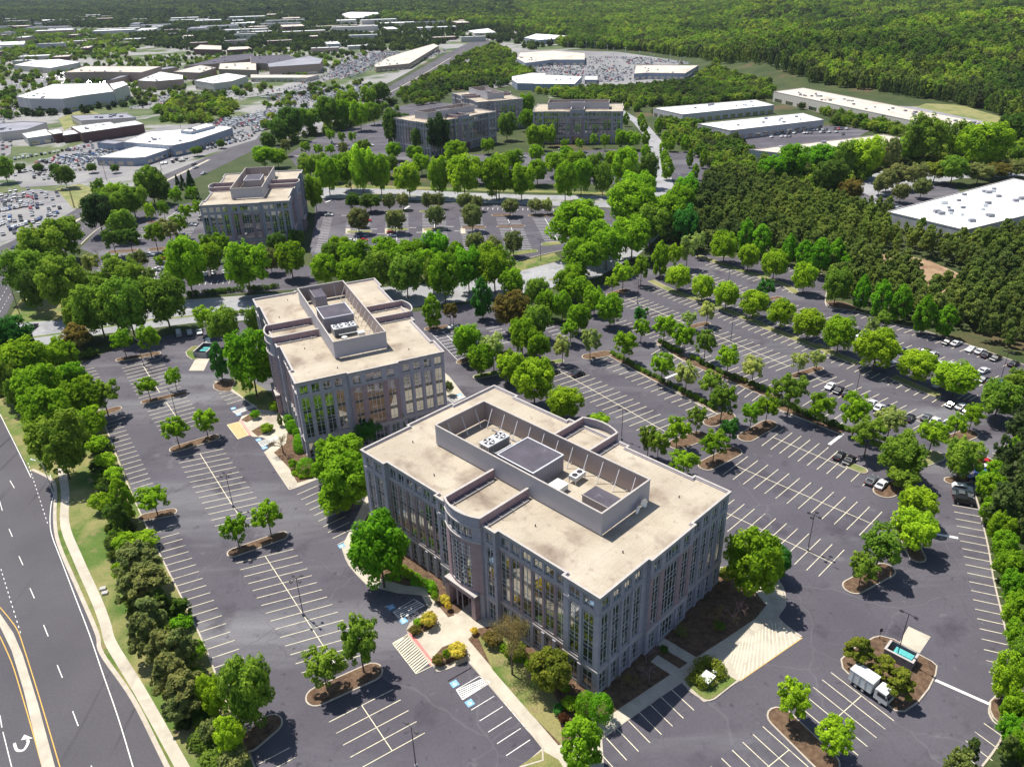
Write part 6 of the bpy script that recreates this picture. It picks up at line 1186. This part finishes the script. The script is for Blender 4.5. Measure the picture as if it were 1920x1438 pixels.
cars('V3', hd('V3',(880,400),(1130,395)), 'in the bays left of the lone block', [(970,705,'white','suv'),(1100,700,'black'),(1160,658,'red'),(1140,745,'red'),(1095,800,'black'),(1040,870,'white'),(1440,370,'white'),(1560,270,'white'),(1340,480,'grey'),(510,875,'white')])
cars('V3', hd('V3',(1610,1045),(1640,960)), 'below the lone block by the tree row', [(1585,920,'white'),(1675,905,'white'),(1800,895,'white')])
cars('V1', HU, 'in the far bays right of the lone block', [(520,465,'navy'),(535,500,'navy'),(540,540,'red'),(400,545,'white'),(400,580,'black'),(860,450,'red'),(865,490,'white'),(865,550,'grey'),(870,580,'red'),(515,625,'white'),(160,258,'white'),(570,400,'black'),(850,240,'white'),(590,320,'red')])
cars('C3', hd('C3',(0,320),(90,270)), 'driving on the roads at left', [(75,275,'navy'),(165,672,'black')])
cars('F1', hd('F1',(400,1165),(640,1085)), 'driving past the dealership', [(1455,712,'black'),(1465,735,'white'),(1525,780,'white')])
cars('F6', 0.1, 'before the square on far block', [(500,560,'silver'),(550,580,'grey'),(325,578,'white'),(245,570,'red'),(890,625,'black'),(950,645,'blue'),(985,575,'white'),(1000,598,'black'),(735,560,'white','suv'),(610,520,'white'),(20,630,'red')])
cars('F5', 0.5, 'in the bays behind the tree row', [(1040,625,'white'),(1090,615,'black'),(1135,655,'red'),(1665,630,'blue'),(1690,640,'red'),(900,600,'white')])
# dense far car rows
COLS = ['white']*7+['silver']*3+['grey']*3+['black']*4+['red','navy','blue','tan']
def lot_points(t, quad, nr, nc, fill):
    Q = [W(p(t,*c_)) for c_ in quad]; out = []
    for i in range(nr):
        for j in range(nc):
            if rng.random() > fill: continue
            u = (j+.5)/nc; v = (i+.5)/nr; a = lerp(Q[0],Q[1],u); b = lerp(Q[3],Q[2],u); q = lerp(a,b,v)+rng.normal(size=2)*.3; d = Q[3]-Q[0]; out.append((q[0], q[1], math.atan2(d[1], d[0])))
    return out
FL = [('F1',[(60,1225),(430,1085),(445,1070),(60,1200)],1,16,.95,'in the line beside the verge at left'),('F1',[(-20,1190),(110,1140),(80,1110),(-20,1150)],2,5,.8,'in the lot at the left edge'),('F1',[(-10,1090),(240,1030),(230,1010),(-10,1050)],1,10,.95,'in the row of pale vans by the hedge'),
 ('F1',[(90,690),(610,598),(605,585),(90,675)],1,16,.9,'in the line below the retaining wall'),('F1',[(400,680),(830,600),(930,610),(700,690)],5,14,.85,'packed before the dealership'),('F1',[(260,710),(720,720),(700,690),(300,690)],2,14,.8,'in the second rank before the dealership'),('F1',[(220,775),(650,770),(650,745),(200,750)],1,12,.8,'in the front rank along the road'),
 ('F1',[(1200,720),(1420,690),(1400,665),(1220,700)],2,8,.7,'right of the showroom'),('F1',[(1550,610),(1900,520),(1900,495),(1550,590)],2,14,.85,'along the dealership side road')]
for t, qd, nr, nc, fl, wh in FL:
    pts = lot_points(t, qd, nr, nc, fl)
    if NCAR[0]+len(pts) > 296: pts = pts[:max(0, 296-NCAR[0])]
    cc = {}; cl = [random.choice(COLS) for _ in pts]
    for (x, y, rz), c in zip(pts, cl):
        cc[c] = cc.get(c, 0)+1; pre = ORD[min(cc[c], len(ORD))-1]+' ' if cl.count(c) > 1 else 'only '
        car(x, y, rz, random.choice(['sedan','sedan','suv']), c, f'{pre}{CN[c]} car {wh}', 'cars '+wh, full=False, z=.16)
# remaining thousands of far cars: one mass
cc = bpy.data.collections.new('far_car_sources')
for c in ['white','white','silver','grey','black','red','navy','white','silver','black','white','white','silver','grey','white','black','white','silver']:
    me = CBM.get(('sedan', c)) or car_body_mesh('sedan', c); CBM[('sedan', c)] = me
    m = MB(); pr = PROF['sedan']; L_ = [(x, .9, z) for x, z in pr]; R__ = [(x, -.9, z) for x, z in pr]; m.poly(L_[::-1], 0); m.poly(R__, 0)
    for i in range(len(pr)): j = (i+1) % len(pr); m.poly([L_[i], L_[j], R__[j], R__[i]], 1 if i in (3, 5) else 0)
    cc.objects.link(bpy.data.objects.new('car_source', m.build('car_source', [paint(c), mt['cglass']], mesh_only=True)))
far = []
for t, qd, nr, nc, fl in [('F1',[(1500,400),(1950,330),(1950,420),(1650,450)],6,24,.85),('F5',[(0,235),(250,235),(130,370),(0,400)],9,22,.85),('F5',[(20,120),(700,60),(830,90),(640,120)],5,60,.8),('F5',[(20,130),(600,110),(500,140),(100,160)],3,40,.5),('F3',[(180,300),(330,300),(330,325),(180,325)],4,14,.8),
   ('F3',[(1230,440),(1430,370),(1420,400),(1260,450)],4,20,.7),('F3',[(1580,440),(1880,420),(1860,520),(1640,470)],8,26,.75),('F4',[(560,430),(790,430),(830,600),(600,560)],9,16,.55),('F4',[(800,430),(1050,440),(1060,490),(880,490)],6,26,.85),('F4',[(930,430),(1400,480),(1410,500),(930,455)],3,40,.7),
   ('F4',[(20,510),(540,510),(540,560),(20,550)],4,40,.6),('F4',[(640,560),(820,560),(820,620),(640,620)],5,14,.6),('F1',[(1060,205),(1260,185),(1200,250),(1090,215)],3,14,.6),('F2',[(200,640),(420,610),(420,635),(230,650)],3,16,.7),('F2',[(1680,690),(1850,670),(1850,740),(1690,720)],4,12,.6),
   ('F1',[(-60,930),(330,870),(300,1010),(-60,1000)],4,12,.5),('F8',[(760,710),(1100,720),(1080,770),(800,720)],3,10,.6),('F8',[(330,230),(750,215),(750,270),(200,290)],3,22,.45),('F3',[(1430,260),(1560,245),(1560,290),(1430,280)],4,14,.8),('F5',[(420,480),(900,440),(900,600),(480,560)],4,12,.25)]:
    far += lot_points(t, qd, nr, nc, fl)
def lot_fill(poly, fill, th, pitch=8.5):
    P0 = np.array([W(q) for q in poly]); c_, s_ = math.cos(th), math.sin(th); Rm = np.array([[c_, s_], [-s_, c_]]); L0 = P0 @ Rm.T; a0, b0 = L0.min(0); a1, b1 = L0.max(0); out = []
    gx, gy = np.meshgrid(np.arange(a0, a1, 2.75), np.arange(b0, b1, pitch)); q = np.stack([gx.ravel(), gy.ravel()], 1); blk = rng.random(q.shape[0]) < fill; q = q[blk]; q += rng.normal(size=q.shape)*.2; w0 = q @ Rm
    m = inside(w0, [tuple(r) for r in P0]); w0 = w0[m]; w0 = w0[clear_of(w0, 3)]; return [(x, y, th+math.pi/2) for x, y in w0]
for poly, fl, th in (([(20,330),(150,270),(170,262),(190,300),(100,340)],.4,.5),([(430,228),(515,205),(500,245),(440,262)],.55,.5),([(500,205),(560,165),(700,160),(705,185),(640,210),(520,215)],.42,.3),([(240,205),(330,175),(400,178),(330,205)],.4,.3),([(0,190),(30,205),(20,290),(0,300)],.3,.2),
   ([(420,190),(560,160),(640,130),(690,105),(640,145),(540,170)],.4,.3),([(10,150),(120,135),(130,160),(20,175)],.15,.2),([(600,130),(680,98),(740,100),(640,150)],.45,.3),([(0,372),(60,357),(108,362),(130,390),(60,438),(0,450)],.45,.5),([(855,150),(900,100),(1000,108),(1010,148),(930,164)],.55,.1),
   ([(120,160),(240,140),(300,165),(200,180)],.18,.2),([(240,140),(520,110),(600,112),(480,140),(300,160)],.15,.25),([(620,130),(720,96),(760,100),(660,150)],.4,.6),([(1000,125),(1300,125),(1270,150),(1010,160)],.35,.1)):
    far += lot_fill(poly, fl, th)
far = np.array(far); gn_instances('far_parked_cars', np.column_stack([far[:,:2], np.full(len(far), .28)]), np.ones((len(far),3)), cc, 'closely packed cars in the distant dealership and mall car parks', 'cars', extra=far[:,2])
# ---------------------------------------------------------------- garbage truck
def truck():
    q = W(p('C8',1080,1065), 1.5); a = W(p('C8',975,1010)); b = W(p('C8',1190,1135)); rz = math.atan2(b[1]-a[1], b[0]-a[0]); a = W(p('V7',160,425)); b = W(p('V7',400,590)); L = np.linalg.norm(b-a); c = (a+b)/2; rz = math.atan2(*(b-a)[::-1]); nrm = np.array([-math.sin(rz), math.cos(rz)]); c = c+nrm*1.25
    t = empty('refuse_truck', (c[0], c[1], .02), rz); tag(t, 'white refuse truck with long box body parked beside the island trees', 'truck'); h = L/2
    m = MB(); m.box(-h, h-2.9, -1.22, 1.22, 1.0, 3.3, 0)
    for x in np.arange(-h+.6, h-3.1, 1.15): m.box(x-.06, x+.06, -1.29, 1.29, 1.05, 3.28, 1)
    m.box(-h-.05, h-2.85, -1.27, 1.27, 3.3, 3.42, 0); m.build('box_body', [mt['unit'], mt['white']], t)
    m = MB(); x0 = h-2.4; pr = [(x0,.7),(x0,2.7),(x0+.35,2.85),(h-.45,2.8),(h-.02,1.65),(h,.7)]; n = len(pr); m.poly([(x,1.18,z) for x,z in pr][::-1], 0); m.poly([(x,-1.18,z) for x,z in pr], 0)
    for i in range(n): j = (i+1)%n; m.poly([(pr[i][0],1.18,pr[i][1]),(pr[j][0],1.18,pr[j][1]),(pr[j][0],-1.18,pr[j][1]),(pr[i][0],-1.18,pr[i][1])], 0)
    cb = m.build('cab', paint('white'), t); m = MB(); m.poly([(h-.40,-1.02,2.72),(h-.40,1.02,2.72),(h-.0,1.05,1.72),(h-.0,-1.05,1.72)], 0); m.build('windscreen', mt['cglass'], cb)
    for s in (-1,1): m = MB(); q_ = [(x0+.5,s*1.19,1.7),(x0+.5,s*1.19,2.55),(h-.6,s*1.19,2.55),(h-.2,s*1.19,1.7)]; m.poly(q_ if s > 0 else q_[::-1], 0); m.build('window', mt['cglass'], cb); m = MB(); m.box(h-.25,h-.15,min(s*1.2,s*1.45),max(s*1.2,s*1.45),1.8,2.4,0); m.build('mirror', mt['dark'], cb)
    m = MB(); m.box(-h, h-.3, -.45, .45, .7, 1.0, 0); m.build('chassis', mt['dark'], t)
    for x in (-h+1.4, -h+2.7, h-1.2):
        for s in (-1,1): m = MB(); m.tube((x,s*.85,.5),(x,s*1.15,.5),.5,.5,14,0); m.tube((x,s*1.15,.5),(x,s*1.18,.5),.25,.25,10,1); m.build('wheel', [mt['tyre'], mt['steel']], t)
truck()
# ---------------------------------------------------------------- dumpster pens
mt['teal'] = plain('teal_metal', (.10,.42,.40), .5); mt['penwall'] = noisy('grey_block_wall', (.20,.19,.21), (.27,.26,.28), 1.0, fine=5, fa=.1)
def pen(t, crn, gate, label, bins, lb2):
    Q = [W(p(t,*c_), 2.0) for c_ in crn]; c = sum(Q)/4; e = Q[1]-Q[0]; L = np.linalg.norm(e); e /= L; f = np.array([-e[1], e[0]]); Wd = abs((Q[2]-Q[1])@f); rz = math.atan2(e[1], e[0])
    r_ = empty('dumpster_pen', (c[0], c[1], .03), rz); tag(r_, label, 'dumpster pen', 'dumpster pens'); ax = [(-L/2,-Wd/2),(L/2,-Wd/2),(L/2,Wd/2),(-L/2,Wd/2)]
    for i in range(4):
        a, b = ax[i], ax[(i+1)%4]; m = MB(); x0, x1 = sorted((a[0], b[0])); y0, y1 = sorted((a[1], b[1]))
        if i == gate:
            m.box(x0-.03, x1+.03, y0-.05, y1+.05, .1, 1.9, 0) if i % 2 else m.box(x0, x1, y0-.05, y0+.05, .1, 1.9, 0); m.build('gate', mt['greyroof'], r_); continue
        k = .2; m.box(x0-k*.5, x1+k*.5, y0-k*.5+(.0 if i % 2 == 0 else .21), y1+k*.5-(0 if i % 2 == 0 else .21), 0, 2.0, 0); m.build('wall', mt['penwall'], r_)
        m = MB(); m.box(x0-.2, x1+.2, y0-.2+(.0 if i % 2 == 0 else .41), y1+.2-(0 if i % 2 == 0 else .41), 2.0, 2.12, 0); m.build('coping', mt['trim'], r_)
    for (u, v_, l_, w2) in bins:
        pos = c+e*u+f*v_; d = empty('dumpster', (pos[0], pos[1], .04), rz); tag(d, lb2.pop(0), 'dumpster', 'teal lidded dumpsters')
        m = MB(); m.prism([(-l_/2,-w2/2),(l_/2,-w2/2),(l_/2,w2/2),(-l_/2,w2/2)], .1, 1.35, 0); m.build('bin', mt['dark'], d); m = MB(); m.box(-l_/2-.06, l_/2+.06, -w2/2-.06, w2/2+.06, 1.35, 1.5, 0)
        for x in np.linspace(-l_/2+.3, l_/2-.3, 4): m.box(x-.04, x+.04, -w2/2, w2/2, 1.5, 1.55, 0)
        m.build('lid', mt['teal'], d)
pen('V7', [(402,212),(572,300),(605,238),(445,155)], 2, 'grey block pen holding one teal dumpster on the near right island', [(.35,.1,3.0,1.7)], ['teal lidded dumpster in the near right pen'])
pen('V4', [(1600,480),(1745,485),(1805,380),(1640,385)], 0, 'grey block pen on the small lawn beside the second block', [(0,-.9,2.2,1.3),(.1,.9,2.2,1.3)], ['nearer teal lid dumpster of the pen by the second block','farther teal lid dumpster of the pen by the second block'])
# transformer, control boxes
q = W(p('V5',1140,575), 1); r_ = hd('V5',(1080,560),(1200,560)); t = empty('transformer_box', (q[0], q[1], .1), rz=B1.rotation_euler.z+R(90)); tag(t, 'pale green transformer box ringed by the clipped hedge', 'transformer'); m = MB(); m.box(-1.1,1.1,-.9,.9,.0,1.5,0); m.build('cabinet', mt['greenglass'], t); m = MB(); m.box(-1.2,1.2,-1.0,1.0,1.5,1.62,0); m.build('lid', mt['unit'], t)
mt['greencab'] = plain('green_cabinet', (.10,.12,.10), .6); t.children[0].data.materials[0] = mt['greencab']
q = W(p('V5',1205,560)); t = empty('utility_pedestal', (q[0], q[1], .1)); tag(t, 'small dark pedestal with white cap right of the transformer box', 'pedestal'); m = MB(); m.box(-.25,.25,-.25,.25,0,1.5,0); m.build('post', mt['dark'], t); m = MB(); m.box(-.3,.3,-.3,.3,1.5,1.6,0); m.build('cap', mt['unit'], t)
for x, y, lb in ((515,550,'upper of two pale utility slabs on the grass beside the sidewalk'),(525,572,'lower pale utility slab with small box beside the sidewalk')):
    q = W(p('C6',x,y)); t = empty('utility_box', (q[0], q[1], .03), .3); tag(t, lb, 'utility box'); m = MB(); m.box(-.55,.55,-.4,.4,0,.35,0); m.build('box', mt['unit'], t); m = MB(); m.box(-.6,.6,-.45,.45,.35,.42,0); m.build('lid', mt['trim'], t)
# ---------------------------------------------------------------- lamp posts
def lamp(t, x, y, h, label, arms=2, rz=None, top=None, name='lamp_post', mat='dark'):
    q = W(p(t, x, y)); r = empty(name, (q[0], q[1], .03), rz if rz is not None else B1.rotation_euler.z); tag(r, label, 'lamp post', 'car park lamp posts' if name == 'lamp_post' else None)
    m = MB(); m.tube((0,0,0),(0,0,.7),.28,.28,10,0); m.build('base', mt['penwall'], r); m = MB(); m.tube((0,0,.7),(0,0,h),.09,.06,8,0); m.build('pole', mt[mat], r)
    m = MB(); m.box(-1.0,1.0,-.04,.04,h-.16,h-.06,0)
    if arms == 4: m.box(-.04,.04,-1.0,1.0,h-.17,h-.07,0)
    m.build('crossarm', mt[mat], r)
    for a in range(arms):
        s = [(-1.2,0),(1.2,0),(0,-1.2),(0,1.2)][a]; m = MB(); m.box(s[0]-.32,s[0]+.32,s[1]-.22,s[1]+.22,h-.25,h-.02,0); m.build('lamp_head', mt[mat], r)
for t, x, y, h, lb in (('C6',1515,680,9.5,'lamp post on the centre line of the near left bay'),('C6',1165,140,9.5,'lamp post on the centre line of the middle left bay'),('V4',1395,1235,9.5,'lamp post between the brown islands of the left bay'),('V4',1015,635,9.5,'lamp post at the far end of the left bay'),
   ('T7',1103,1270,9.5,'lamp post with visible shadow in the bay right of the nearest block'),('T1',1497,1075,9.5,'lamp post midway in the upper car park'),('T1',450,655,9.5,'lamp post at the far left of the upper car park'),('T1',1468,445,9.5,'lamp post in the top double bay'),('T5',1650,920,9.5,'lamp post with bright head near the right hand cars'),
   ('T5',30,1060,9.5,'lamp post beside the trio of cars'),('T3',905,240,8,'lamp post by the entrance drive'),('T3',990,1345,9.5,'lamp post just behind the nearest roof'),('T8',433,580,9.5,'lamp post in the bay right of the second block'),('V7',468,278,11,'tall lamp post rising from the near right dumpster pen island'),
   ('V2',800,770,9.5,'lamp post on the verge of the far bays'),('T2',1190,890,9.5,'lamp post before the vivid trees by the pine wood'),('V3',1045,310,9,'lamp post in the bays left of the lone block'),('V3',430,900,9,'lamp post in the lower left bays'),('C7',480,1440,9.5,'lamp post at the bottom edge of the picture'),('V2',455,370,9,'lamp post on the tan island of the far bays')):
    lamp(t, x, y, h, lb, 4 if t in ('T7','C6') else 2)
lamp('F6',1495,830,9,'pale lamp post on the island at the access road end',1,name='street_lamp',mat='frame')
q = W(p('C8',1140,800)); t = empty('sign_post', (q[0], q[1], .2)); tag(t, 'short dark sign post on the dumpster island', 'sign'); m = MB(); m.tube((0,0,0),(0,0,2.2),.05,.05,6,0); m.build('post', mt['dark'], t); m = MB(); m.box(-.25,.25,-.03,.03,1.7,2.5,0); m.build('sign_board', mt['dark'], t)
def ustreet(t, x, y, h, ax, ay, label, group='utility poles along the roads'):
    q = W(p(t, x, y)); r = empty('utility_pole', (q[0], q[1], 0), math.atan2(ay, ax)); tag(r, label, 'utility pole', group)
    m = MB(); m.tube((0,0,0),(0,0,h),.16,.10,8,0); m.build('pole', mt['bark'], r); m = MB(); m.tube((0,0,h-.4),(2.2,0,h),.05,.04,6,0); m.build('arm', mt['steel'], r); m = MB(); m.box(1.9,2.8,-.15,.15,h-.05,h+.1,0); m.build('lamp_head', mt['unit'], r)
ustreet('C3',112,650,12,1,0,'utility pole at the junction corner by the trees'); ustreet('F1',560,1035,12,-1,.4,'utility pole on the lawn triangle'); ustreet('F1',800,835,10,1,0,'utility pole beside the lawn triangle tree'); ustreet('C3',370,80,11,-1,0,'utility pole beside the road below the lawn triangle')
ustreet('F3',1345,560,14,1,0,'tall utility pole where the main road widens')
ustreet('F1',1355,445,11,1,0,'pale pole behind the dealership workshop'); ustreet('F1',1210,760,9,1,0,'pole before the showroom corner')
q = W(p('C6',268,80)); r = empty('street_light', (q[0], q[1], 0), R(160)); tag(r, 'street light leaning over the dark road below the tree belt', 'street light'); m = MB(); m.tube((0,0,0),(0,0,9.5),.12,.08,8,0); m.build('pole', mt['steel'], r); m = MB(); m.tube((0,0,9.4),(2.6,0,9.8),.05,.05,6,0); m.build('arm', mt['steel'], r); m = MB(); m.box(2.4,3.5,-.2,.2,9.7,9.9,0); m.build('lamp_head', mt['unit'], r)
for i, (x, y) in enumerate([(420,355),(480,350),(555,350),(620,350),(715,380),(850,400),(955,430),(1035,440),(1060,460),(1185,460),(1260,480),(1290,480),(570,590),(760,405)]):
    q = W(p('F4', x, y+18)); m = MB(); m.tube((0,0,0),(0,0,11),.22,.14,6,0); m.box(-1.3,1.3,-.25,.25,10.8,11.1,0); o = m.build('lamp_mast', mt['unit'], loc=(q[0], q[1], 0)); tag(o, f'{ORD[i]} white lamp mast from the left round the far car yard', 'lamp mast', 'white lamp masts of the far car yard')
for x, y in ((1010,385),(1060,755)): 
    q = W(p('C3', x, y)) if x < 1050 else W(p('C7', 75, 470)); m = MB(); m.prism([(.4*math.cos(a), .4*math.sin(a)) for a in np.linspace(0, 5.9, 12)], .015, .055, 0); o = m.build('manhole_cover', mt['dark'], loc=(q[0], q[1], 0)); tag(o, 'dark drain cover on the asphalt before the bright tree' if x > 1050 else 'dark drain cover by the far bays', 'drain cover')
# ---------------------------------------------------------------- air
hz = bpy.data.meshes.new('haze'); bm = bmesh.new(); bmesh.ops.create_cube(bm, size=1); bm.to_mesh(hz); bm.free(); ho = bpy.data.objects.new('haze', hz); C.objects.link(ho); ho.scale = (42000, 42000, 260); ho.location = (0, 0, 128); ho['kind'] = 'stuff'
hm = bpy.data.materials.new('haze'); hm.use_nodes = True; n_ = hm.node_tree; n_.nodes.clear(); vo = n_.nodes.new('ShaderNodeVolumePrincipled'); vo.inputs['Color'].default_value = (.78,.86,1,1); vo.inputs['Density'].default_value = 2.6e-5; oo = n_.nodes.new('ShaderNodeOutputMaterial'); n_.links.new(vo.outputs[0], oo.inputs['Volume']); hz.materials.append(hm)
